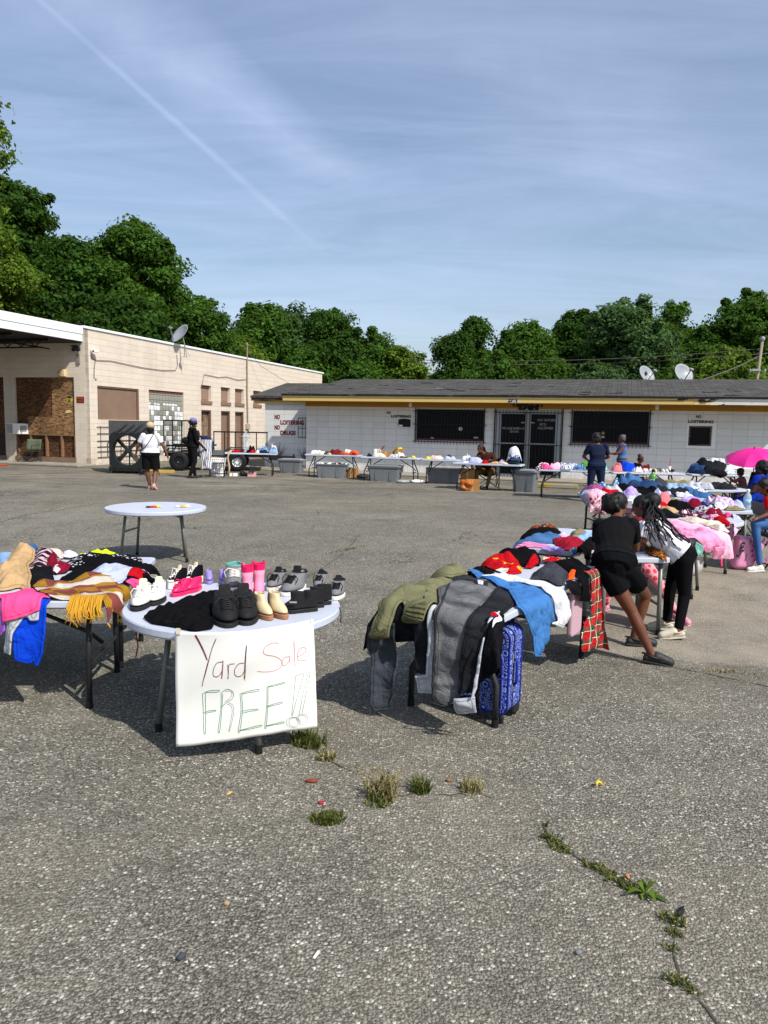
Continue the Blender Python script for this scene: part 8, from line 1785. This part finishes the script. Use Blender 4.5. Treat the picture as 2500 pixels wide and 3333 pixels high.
    if shoe_m:
        for q in 'lr':
            an = J['an_' + q]; t_ = J.get('toe_' + q, an + Vector((0, .14 * s, -.05 * s))); d = (t_ - an); d.z *= .2; d.normalize(); mb = MB(); hl = an - d * .035 * s + Vector((0, 0, -.04 * s)); tt = t_ + d * .03 * s
            cap(mb, hl, tt, .036 * s, .036 * s); cap(mb, hl.lerp(tt, .6), tt, .040 * s, .034 * s)
            if shoe_k != 'clog': cap(mb, an + Vector((0, 0, .0)), hl.lerp(tt, .45), .040 * s, .036 * s)
            else: cap(mb, an.lerp(t_, .35), tt, .045 * s, .040 * s)
            so = fuse(mb, shoe_k, shoe_m, root, vox * .7, 2)
            if shoe_k == 'clog': w_ = Vector((-d.y, d.x, 0)).normalized() * .046 * s; m_ = hl.lerp(tt, .45) + Vector((0, 0, .022 * s)); MB().tube([m_ + w_, m_ * .4 + (hl + Vector((0, 0, .03 * s))) * .6 + w_ * .95, hl - d * .042 * s + Vector((0, 0, .035 * s)), m_ * .4 + (hl + Vector((0, 0, .03 * s))) * .6 - w_ * .95, m_ - w_], .008 * s, 6).build('strap', shoe_m, so, smooth=True)
            sl = MB(); u = Vector((-d.y, d.x, 0)).normalized(); pts = [(hl - d * .035 * s), tt + d * .03 * s]; zz = min(p.z for p in pts)
            sl.add([p + u * w * s * .042 + Vector((0, 0, -.036 * s - .004 + z_)) for z_ in (0, .018 * s) for p, w in ((pts[0], .8), (pts[0].lerp(pts[1], .65), 1.05), (pts[1], .6), (pts[1], -.6), (pts[0].lerp(pts[1], .65), -1.05), (pts[0], -.8))], [(0, 1, 2, 3, 4, 5), (6, 7, 8, 9, 10, 11)] + [(k, (k + 1) % 6, 6 + (k + 1) % 6, 6 + k) for k in range(6)]); sl.build('sole', shoe_m, so, bevel=.004)
    if hair: hair(root, h, Mh, s, J)
    if extra: extra(root, h, Mh, s, J)
    return root
HAIR = plain('black_hair', '#0c0a0a', .55, .3, 40, .8, 130); HBRN = plain('brown_hair', '#2f1a12', .6, .3, 40, .8, 120); HGRY = plain('grey_hair', '#4d4a48', .6, .3, 40, .8, 120)
SK1 = plain('dark_skin', '#623b29', .42, .08, 10, .08, 120); SK2 = plain('brown_skin', '#6a4230', .45, .08, 10, .08, 120); SK3 = plain('deep_skin', '#2c1912', .5, .08, 10, .08, 120)
CL = lambda n, c, **k: plain(n, c, .9, .14, 7, .55, 22, spec=.05, **k)
def bob(r, h, Mh, s, J, m=HAIR, k=1.0, drop=.05, puff=None, vox=.011, zt=.12):
    mb = MB(); mb.ell(h(0, -.02, .035), (.086 * s * k, .10 * s * k, .098 * s * k), 16, 10, Mh); mb.ell(h(0, -.05, -drop), (.078 * s * k, .06 * s * k, .085 * s * k), 14, 8, Mh)
    rng = random.Random(3)
    for i in range(26):
        a = rng.uniform(2.6, 6.8); z = rng.uniform(-.06, zt); mb.ell(h(.08 * k * math.cos(a), -.02 + .085 * k * math.sin(a) * (1 if math.sin(a) < 0 else .5), z), (.02 * s, .02 * s, .024 * s), 8, 6)
    if puff: mb.ell(h(*puff[:3]), (puff[3] * s,) * 3, 12, 8)
    return fuse(mb, 'hair', m, r, vox, 2)
A = AY
def stand(x, yfoot, s, fx=0.0):
    """joints of a relaxed standing figure facing +y whose feet touch the ground under the given point"""
    g = G(x, yfoot); V = lambda a, b, c: g + Vector((a, b, c)) * s
    return g, V, dict(pel=V(0, 0, .90), chest=V(0, .0, 1.20), neck=V(0, .01, 1.42), head=V(0, .03, 1.56), sh_l=V(-.18, 0, 1.37), sh_r=V(.18, 0, 1.37), el_l=V(-.25, -.03, 1.10), el_r=V(.25, -.03, 1.10), wr_l=V(-.27, .06, .86), wr_r=V(.27, .06, .86),
                      hip_l=V(-.09, 0, .86), hip_r=V(.09, 0, .86), kn_l=V(-.10, .02, .46), kn_r=V(.10, .02, .46), an_l=V(-.10, 0, .07), an_r=V(.10, 0, .07), toe_l=V(-.11, .15, .03), toe_r=V(.11, .15, .03))
# walking woman, seen from behind
g, V, J = stand(492, 1592, .98); J.update(el_l=V(-.32, .02, 1.12), wr_l=V(-.40, .08, .90), el_r=V(.33, .0, 1.12), wr_r=V(.40, .06, .90), kn_r=V(.10, .06, .47), an_r=V(.14, -.20, .13), toe_r=V(.16, -.12, .02), an_l=V(-.05, .06, .07), toe_l=V(-.06, .20, .03))
def capwoman(r, h, Mh, s, J):
    bob(r, h, Mh, s, J, HAIR, 1.0, .07, zt=.0)
    mb = MB(); mb.ell(h(0, -.01, .07), (.108 * s, .124 * s, .10 * s), 18, 10, Mh); c = fuse(mb, 'cap', CL('beige_cap', '#b3a184'), r, .009, 2)
    MB().prism([(.075 * math.cos(t), .09 + .085 * math.sin(t)) for t in [PI * k / 8 for k in range(9)]], .045, .055, Matrix.Translation(h(0, 0, 0)) @ Mh.to_4x4() @ Matrix.Scale(s, 4)).build('brim', CL('beige_cap', '#b3a184'), c)
    MB().tube([J['sh_r'] + Vector((-.06, -.08, .06)), J['chest'] + Vector((.02, -.165, .02)), J['pel'].lerp(J['chest'], .4) + Vector((-.12, -.165, .02)), J['pel'] + Vector((-.21, -.04, .08))], .009, 6).build('bag_strap', M_black, r, smooth=True)
person('person in white t-shirt, black shorts and beige cap walking towards the fan', J, .98, SK2, CL('white_shirt', '#d4d4da'), CL('black_shorts', '#121214'), .7, .86, 1.27, capwoman, (0, 1, 0), shoe_m=plain('pale_pink_shoe', '#c08f86', .5), flare=1.12, hem=.13)
# man with the cap holding a striped garment
g, V, J = stand(628, 1556, 1.08); J = {k: g + Matrix.Rotation(rad(-60), 3, 'Z') @ (v - g) for k, v in J.items()}; q = lambda a, b, c: g + Matrix.Rotation(rad(-60), 3, 'Z') @ Vector((a, b, c))
J.update(el_l=q(-.26, .16, 1.28), wr_l=q(-.02, .34, 1.26), el_r=q(.27, .08, 1.12), wr_r=q(.14, .34, .90), an_r=q(.10, -.12, .075), toe_r=q(.13, .05, .03), an_l=q(-.12, .10, .075), toe_l=q(-.13, .27, .03))
def capman(r, h, Mh, s, J):
    mb = MB(); mb.ell(h(0, -.03, .0), (.085 * s, .09 * s, .085 * s), 14, 8, Mh); mb.ell(h(0, -.10, .0), (.05 * s, .04 * s, .05 * s)); fuse(mb, 'hair', HAIR, r, .01, 2)
    mb = MB(); mb.ell(h(0, .075, -.085), (.05 * s, .035 * s, .045 * s), 12, 8, Mh); fuse(mb, 'beard', plain('grey_beard', '#77716b', .8, .2, 60, .6, 90), r, .008, 1)
    m = CL('lilac_cap', '#6d6fa8'); mb = MB(); mb.ell(h(0, -.01, .075), (.09 * s, .105 * s, .075 * s), 18, 10, Mh); c = fuse(mb, 'cap', m, r, .009, 2)
    MB().prism([(.07 * math.cos(t), .09 + .085 * math.sin(t)) for t in [PI * k / 8 for k in range(9)]], .045, .057, Matrix.Translation(h(0, 0, 0)) @ Mh.to_4x4() @ Matrix.Scale(s, 4)).build('brim', m, c)
    f = (J['neck'] - J['head']); n = Matrix.Rotation(rad(-60), 3, 'Z') @ Vector((0, 1, 0)); c0 = J['chest'] + n * .145 + Vector((.03, 0, .02))
    MB().ell(c0, (.11, .05, .15), 14, 10, Matrix.Rotation(rad(-60), 3, 'Z')).build('shirt_print', fabric('shirt_print_cloth', '#3d382c', 'print', '#8d866c', 30), r, smooth=True)
person('person in black with a lilac cap holding a striped garment beside the trailer', J, 1.06, SK3, CL('black_shirt', '#111113'), CL('black_trousers', '#151517'), .9, 2.0, 1.2, capman, (.9, .35, -.1), shoe_m=S_dk, hem=-.05, loose=1.5)
gp = q(.02, .42, 1.28); st = MB(); nx, ny = 20, 18; wd = lambda t: .15 + .07 * math.sin(min(1, t * 1.6) * PI) + .03 * t
st.v = [(gp.x + wd(j / ny) * (2 * i / nx - 1) + .03 * math.sin(j * .5), gp.y - .05 - .05 * math.cos((2 * i / nx - 1) * 1.5) - .02 * math.sin(i * 1.9 + j * .2) * (.3 + j / ny), gp.z + .02 - 1.02 * j / ny - .05 * (2 * i / nx - 1) ** 2) for j in range(ny + 1) for i in range(nx + 1)]; st.f = [(j * (nx + 1) + i, j * (nx + 1) + i + 1, (j + 1) * (nx + 1) + i + 1, (j + 1) * (nx + 1) + i) for j in range(ny) for i in range(nx)]
org = Vector(gp); st.v = [tuple(Vector(p) - org) for p in st.v]
def striped():
    m, t, b = newmat('striped_jersey'); o = ocoord(t); x, y, z = t.xyz(o); s = t.math('GREATER_THAN', t.math('SINE', t.math('MULTIPLY', t.math('ADD', x, t.math('MULTIPLY', z, .06)), 130)), .55); c = t.mix(s, c4('#d5d6dc'), c4('#23242c')); sd = t.math('MAXIMUM', t.math('GREATER_THAN', z, -.10), t.math('GREATER_THAN', t.math('ABSOLUTE', t.math('ADD', x, .0)), .19))
    c = t.mix(sd, c, c4('#1f2750')); t.l.new(c, b.inputs['Base Color']); b.inputs['Roughness'].default_value = .9; return m
tag(st.build('striped_garment', striped(), None, org, smooth=True, solid=.02), 'long white garment with dark stripes and navy shoulders held up by the person in black', 'garment')
# seated person with long braids behind the table by the store door
P = lambda x, y, Y: AY(x, y, Y)
def braids(n, m, spots, ln, rr=.011, sway=.02):
    def f(r, h, Mh, s, J):
        mb = MB(); mb.ell(h(0, -.015, .03), (.084 * s, .10 * s, .10 * s), 16, 10, Mh); fuse(mb, 'hair', m, r, .01, 2); rng = random.Random(8)
        for i in range(n):
            st = spots(i / max(1, n - 1), rng, h, J); k = 22; a = [Vector(p) for p in st]; pts = []
            for j in range(k + 1):
                t_ = j / k * (len(a) - 1); q_ = min(len(a) - 2, int(t_)); pts.append(a[q_].lerp(a[q_ + 1], t_ - q_) + Vector((sway * .35 * math.sin(j * .9 + i), sway * .3 * math.cos(j * 1.1 + i * 2), 0)))
            for _ in range(2): pts = [pts[0]] + [(pts[w - 1] + pts[w] * 2 + pts[w + 1]) / 4 for w in range(1, k)] + [pts[-1]]
            MB().tube(pts, [rr * (1 - .35 * j / k) * (1 + .18 * (j % 2)) for j in range(k + 1)], 6).build('braid', m, r, smooth=True)
    return f
px, pY = 2.93, 21.05; B = lambda a, b, c: Vector((px + a, pY + b, c))
J = dict(pel=B(0, .05, .50), chest=B(-.08, -.10, .82), neck=B(-.18, -.22, 1.02), head=B(-.27, -.28, 1.13), sh_l=B(.06, -.10, .98), sh_r=B(-.28, -.16, .96), el_l=B(.16, -.3, .80), el_r=B(-.36, -.34, .80), wr_l=B(.02, -.45, .82), wr_r=B(-.30, -.52, .82), hip_l=B(.10, 0, .48), hip_r=B(-.10, 0, .48), kn_l=B(.02, -.42, .50), kn_r=B(-.36, -.38, .50), an_l=B(-.08, -.52, .08), an_r=B(-.36, -.45, .08), toe_l=B(-.14, -.66, .03), toe_r=B(-.46, -.58, .03))
person('seated person with long brown braids and brown jacket near the store door', J, .98, SK1, CL('brown_jacket', '#3a2018'), CL('khaki_trousers', '#6b5537'), 1.9, 1.95, 1.1, braids(16, HBRN, lambda f, r, h, J: [h(-.05 + .1 * f, -.03, .12), h(-.07 + .16 * f, -.10, .03), h(-.06 + .2 * f, -.15, -.14), h(-.02 + .24 * f, -.2, -.30)], .4), (-.8, -.55, -.2), shoe_m=S_dk, loose=1.6)
# woman in navy, seen from behind
g, V, J = stand(1936, 1634, .98); J.update(el_l=V(-.30, .10, 1.10), wr_l=V(-.16, .30, 1.02), el_r=V(.30, .10, 1.10), wr_r=V(.18, .30, 1.02), head=V(-.02, .08, 1.54), kn_l=V(-.13, .02, .46), kn_r=V(.14, .02, .46), an_l=V(-.15, 0, .07), an_r=V(.16, 0, .07), toe_l=V(-.19, .14, .03), toe_r=V(.22, .12, .03))
person('person in navy t-shirt and dark jeans, back turned, sorting at a table', J, .98, SK1, CL('navy_shirt', '#1c2338'), plain('dark_jeans', '#1c2740', .9, .2, 5, .4, 60, spec=.05), .75, 1.98, 1.2, lambda r, h, Mh, s, J: bob(r, h, Mh, s, J, HAIR, 1.2, .03), (.05, 1, -.3), shoe_m=S_dk, hem=-.1, flare=1.5)
# grey-haired woman in blue, side view facing left
g, V, J = stand(2018, 1590, .94); R9 = Matrix.Rotation(rad(90), 3, 'Z'); J = {k: g + R9 @ (v - g) for k, v in J.items()}; q = lambda a, b, c: g + R9 @ Vector((a, b, c)) * .94
J.update(el_l=q(-.22, .16, 1.13), wr_l=q(-.14, .42, 1.10), el_r=q(.22, .12, 1.08), wr_r=q(.14, .40, 1.10))
person('grey haired person in a sleeveless blue top reaching left behind the tables', J, .94, SK2, CL('blue_denim_top', '#4a6498'), fabric('camo_dark', '#2b2d2c') if False else plain('camo_trousers', '#34372f', .9, .5, 9), 0, 1.98, 1.05, lambda r, h, Mh, s, J: bob(r, h, Mh, s, J, HGRY, 1.1, .02), (-1, .1, -.15), shoe_m=S_dk, hem=-.1)
# seated girl with a hair puff at the shoe table
px, pY = 6.62, 19.6; J = dict(pel=B(0, 0, .46), chest=B(.03, -.02, .70), neck=B(.08, -.04, .86), head=B(.12, -.06, .96), sh_l=B(.04, .12, .83), sh_r=B(.06, -.16, .83), el_l=B(.12, .14, .66), el_r=B(.18, -.18, .66), wr_l=B(.26, .06, .70), wr_r=B(.30, -.12, .70), hip_l=B(.02, .07, .44), hip_r=B(.02, -.08, .44), kn_l=B(.36, .08, .46), kn_r=B(.42, -.10, .47), an_l=B(.30, .1, .08), an_r=B(.33, -.1, .10), toe_l=B(.42, .1, .03), toe_r=B(.46, -.1, .04))
person('seated girl with a high hair puff looking down behind the shoe table', J, .78, SK2, CL('black_top', '#17171a'), CL('dark_shorts', '#1a1a1d'), .5, .5, .95, lambda r, h, Mh, s, J: bob(r, h, Mh, s, J, HBRN, 1.0, .0, (.0, -.10, .10, .07)), (.75, -.45, -.45), shoe_m=S_grey)
# the two girls leaning on the small white table
def girlhair(r, h, Mh, s, J):
    mb = MB(); mb.ell(h(0, -.02, .03), (.092 * s, .108 * s, .10 * s), 16, 10, Mh); mb.ell(h(-.02, -.11, -.01), (.085 * s, .08 * s, .10 * s)); rng = random.Random(2)
    for i in range(30): a = rng.uniform(0, 6.3); z = rng.uniform(-.06, .07); mb.ell(h(-.02 + .075 * math.cos(a), -.11 + .06 * math.sin(a), -.01 + z), (.022 * s, .022 * s, .03 * s), 8, 6)
    fuse(mb, 'hair', HAIR, r, .007, 1)
J = dict(pel=P(2000, 1822, 5.42), chest=P(1998, 1752, 5.58), neck=P(2006, 1692, 5.76), head=P(2014, 1644, 5.87), sh_l=P(1950, 1708, 5.74), sh_r=P(2060, 1706, 5.62), el_l=P(1946, 1786, 5.9), wr_l=P(1995, 1792, 6.1), el_r=P(2068, 1786, 5.78), wr_r=P(2032, 1802, 6.02), hip_l=P(1975, 1850, 5.44), hip_r=P(2035, 1852, 5.44),
         kn_l=P(2056, 1990, 5.38), an_l=P(2122, 2132, 5.30), kn_r=P(2102, 1938, 5.72), an_r=P(2058, 2080, 5.80)); a, b = G(2103, 2160), G(2186, 2166); J.update(toe_l=Vector((b.x - .04, b.y, .03)), an_l=Vector((a.x + .035, a.y, .075)))
a, b = G(2042, 2102), G(2132, 2104); J.update(toe_r=Vector((b.x - .04, b.y, .03)), an_r=Vector((a.x + .045, a.y, .075)))
S_clogb = plain('dark_grey_clog', '#2a2c2d', .6, .2, 30, .5, 60); S_clogw = plain('cream_clog', '#b9b2a0', .5, .08, 10)
person('girl in black t-shirt and shorts leaning with crossed legs on the small white table', J, .83, SK1, CL('black_tee', '#141416'), CL('black_running_shorts', '#0f1013'), .62, .55, 1.03, girlhair, (.75, .65, -.25), vox=.0075, shoe_m=S_clogb, shoe_k='clog', hem=-.1, loose=1.2, flare=1.15)
bs = lambda x, y, Y: P(1900 + x * .3617, 1560 + y * .3617, Y)
def braidspots(f, r, h, J):
    O = bs(900, 640, 6.15); O = Vector((J0.x, J0.y, 0)); e = [(610, 600), (640, 560), (700, 612), (690, 540), (760, 560), (830, 600), (800, 540), (880, 560), (940, 575), (900, 540), (560, 470), (580, 400), (600, 520), (850, 520), (720, 590), (955, 560)][int(f * 15)]
    m_ = ((640 + e[0]) / 2 - 30 + r.uniform(-25, 25), (230 + e[1]) / 2 + r.uniform(-25, 20)); return [bs(630 + r.uniform(-40, 30), 190 + r.uniform(-30, 20), 6.36) - O, bs(*m_, 6.08) - O, bs(*e, 6.0) - O]
J = dict(pel=bs(895, 690, 6.16), chest=bs(715, 540, 6.22), neck=bs(590, 380, 6.30), head=bs(520, 245, 6.42), sh_l=bs(530, 420, 6.12), sh_r=bs(610, 370, 6.46), el_l=bs(505, 545, 6.12), wr_l=bs(560, 610, 6.26), el_r=bs(560, 520, 6.5), wr_r=bs(520, 600, 6.4), hip_l=bs(900, 730, 6.08), hip_r=bs(860, 720, 6.28), kn_l=bs(905, 1050, 6.06), an_l=bs(868, 1370, 6.04), kn_r=bs(775, 1010, 6.26), an_r=bs(738, 1270, 6.33)); J0 = J['pel'].copy()
a, b = G(2226, 2082), G(2144, 2080); J.update(an_l=Vector((a.x - .05, a.y, .08)), toe_l=Vector((b.x + .05, b.y, .035))); a, b = G(2180, 2054), G(2105, 2050); J.update(an_r=Vector((a.x - .03, a.y, .08)), toe_r=Vector((b.x + .06, b.y, .035)))
def braidgirl(r, h, Mh, s, J):
    braids(16, HAIR, braidspots, .5, .0085, .035)(r, h, Mh, s, J); mb = MB(); O = Vector((J0.x, J0.y, 0)); rng = random.Random(5); mb.ell(bs(620, 190, 6.38) - O, (.075, .075, .07))
    for i in range(18): mb.ell(bs(600 + rng.uniform(-60, 60), 230 + rng.uniform(-60, 120), 6.34) - O, (.02, .02, .035), 8, 6)
    fuse(mb, 'hair_bun', HAIR, r, .008, 1)
person('girl in white t-shirt and black leggings with long braids bending over the table', J, .80, SK1, CL('white_tee', '#cfd0d8'), CL('black_leggings', '#0e0e10'), .75, 1.98, .98, braidgirl, (-.85, .35, -.35), vox=.0075, shoe_m=S_clogw, shoe_k='clog', hem=.12, loose=1.3)
# half hidden child in strawberry pyjamas
J = dict(pel=bs(470, 720, 6.85), chest=bs(400, 580, 6.95), neck=bs(380, 480, 7.0), head=bs(390, 410, 7.05), sh_l=bs(330, 500, 7.0), sh_r=bs(440, 500, 6.95), el_l=bs(320, 600, 6.9), wr_l=bs(350, 620, 6.8), el_r=bs(440, 600, 6.8), wr_r=bs(430, 640, 6.75), hip_l=bs(430, 740, 6.88), hip_r=bs(520, 740, 6.82), kn_l=bs(250, 940, 6.8), an_l=bs(190, 1130, 6.8), kn_r=bs(690, 960, 6.70), an_r=bs(835, 1220, 6.62))
a, b = G(2195, 2022), G(2240, 2034); J.update(an_r=Vector((a.x + .01, a.y, .08)), toe_r=Vector((b.x - .02, b.y, .03))); J['an_l'].z = .08; J['toe_l'] = J['an_l'] + Vector((-.1, -.03, -.05))
def berrym():
    m, t, b = newmat('strawberry_pyjamas'); o = ocoord(t); v = t.vor(o, 17, 'F1', 0, .6); t.l.new(t.mix(t.math('LESS_THAN', v, .40), c4('#dd8f98'), c4('#b83645')), b.inputs['Base Color']); b.inputs['Roughness'].default_value = .9; return m
person('child in pink strawberry pyjama trousers mostly hidden behind the two girls', J, .72, SK1, CL('grey_top', '#2a2a2e'), berrym(), 1.2, 1.95, 1.1, lambda r, h, Mh, s, J: bob(r, h, Mh, s, J), (0, 1, -.2), shoe_m=plain('pink_clog', '#d98aa0', .5), shoe_k='clog')
# people at the right edge
J = dict(pel=P(2482, 1622, 12.2), chest=P(2472, 1572, 12.15), neck=P(2480, 1546, 12.15), head=P(2486, 1524, 12.15), sh_l=P(2465, 1560, 11.95), sh_r=P(2492, 1558, 12.35), el_l=P(2450, 1600, 11.9), wr_l=P(2425, 1608, 11.9), el_r=P(2475, 1600, 12.4), wr_r=P(2440, 1606, 12.3), hip_l=P(2480, 1628, 12.05), hip_r=P(2482, 1626, 12.35), kn_l=P(2410, 1626, 12.0), kn_r=P(2415, 1622, 12.3), an_l=P(2412, 1735, 12.0), an_r=P(2416, 1725, 12.3)); J['head'].x -= .04; J['an_l'].z = J['an_r'].z = .07; J['toe_l'] = J['an_l'] + Vector((-.14, 0, -.04)); J['toe_r'] = J['an_r'] + Vector((-.14, 0, -.04))
person('large seated person in royal blue at the right edge, face turned left', J, 1.0, SK3, CL('royal_blue_dress', '#0c2a8c'), CL('royal_blue_dress', '#0c2a8c'), .5, 1.5, 1.45, lambda r, h, Mh, s, J: bob(r, h, Mh, s, J, HAIR, 1.1, .03), (-1, -.1, 0), shoe_m=S_dk, hem=-.2)
J = dict(pel=P(2530, 1700, 9.25), chest=P(2512, 1650, 9.2), neck=P(2500, 1612, 9.2), head=P(2483, 1586, 9.15), sh_l=P(2500, 1628, 9.05), sh_r=P(2520, 1624, 9.4), el_l=P(2505, 1672, 9.0), wr_l=P(2470, 1686, 8.98), el_r=P(2510, 1670, 9.45), wr_r=P(2475, 1684, 9.35), hip_l=P(2525, 1706, 9.12), hip_r=P(2530, 1702, 9.38), kn_l=P(2458, 1706, 9.05), kn_r=P(2462, 1698, 9.35), an_l=P(2478, 1790, 9.05), an_r=P(2466, 1772, 9.35)); J['an_l'].z = J['an_r'].z = .07; J['toe_l'] = J['an_l'] + Vector((-.11, 0, -.04)); J['toe_r'] = J['an_r'] + Vector((-.11, 0, -.04))
person('child in a red t-shirt and blue jeans seated at the right edge looking down', J, .80, SK1, CL('red_shirt', '#b3141c'), plain('mid_blue_jeans', '#3d5f8f', .9, .25, 5, .4, 60, spec=.05), .7, 1.95, 1.1, lambda r, h, Mh, s, J: bob(r, h, Mh, s, J), (-.9, -.1, -.5), shoe_m=S_wht)
J = dict(pel=P(2420, 1588, 14.95), chest=P(2416, 1566, 14.95), neck=P(2412, 1552, 14.95), head=P(2408, 1538, 14.95), sh_l=P(2408, 1558, 14.85), sh_r=P(2418, 1556, 15.08), el_l=P(2392, 1568, 14.8), wr_l=P(2374, 1556, 14.8), el_r=P(2415, 1575, 15.1), wr_r=P(2400, 1578, 15.05), hip_l=P(2418, 1590, 14.88), hip_r=P(2420, 1590, 15.05), kn_l=P(2390, 1592, 14.85), kn_r=P(2392, 1590, 15.05), an_l=P(2390, 1618, 14.85), an_r=P(2392, 1617, 15.05), toe_l=P(2380, 1620, 14.85), toe_r=P(2382, 1619, 15.05))
person('small child in a dark hat seated under the pink umbrella', J, .62, SK2, CL('dusty_pink_top', '#6d3a44'), CL('grey_leggings', '#4d4f55'), 1.9, 1.9, 1.0, lambda r, h, Mh, s, J: bob(r, h, Mh, s, J, HAIR, 1.25, .02), (-1, -.2, 0), shoe_m=S_dk)
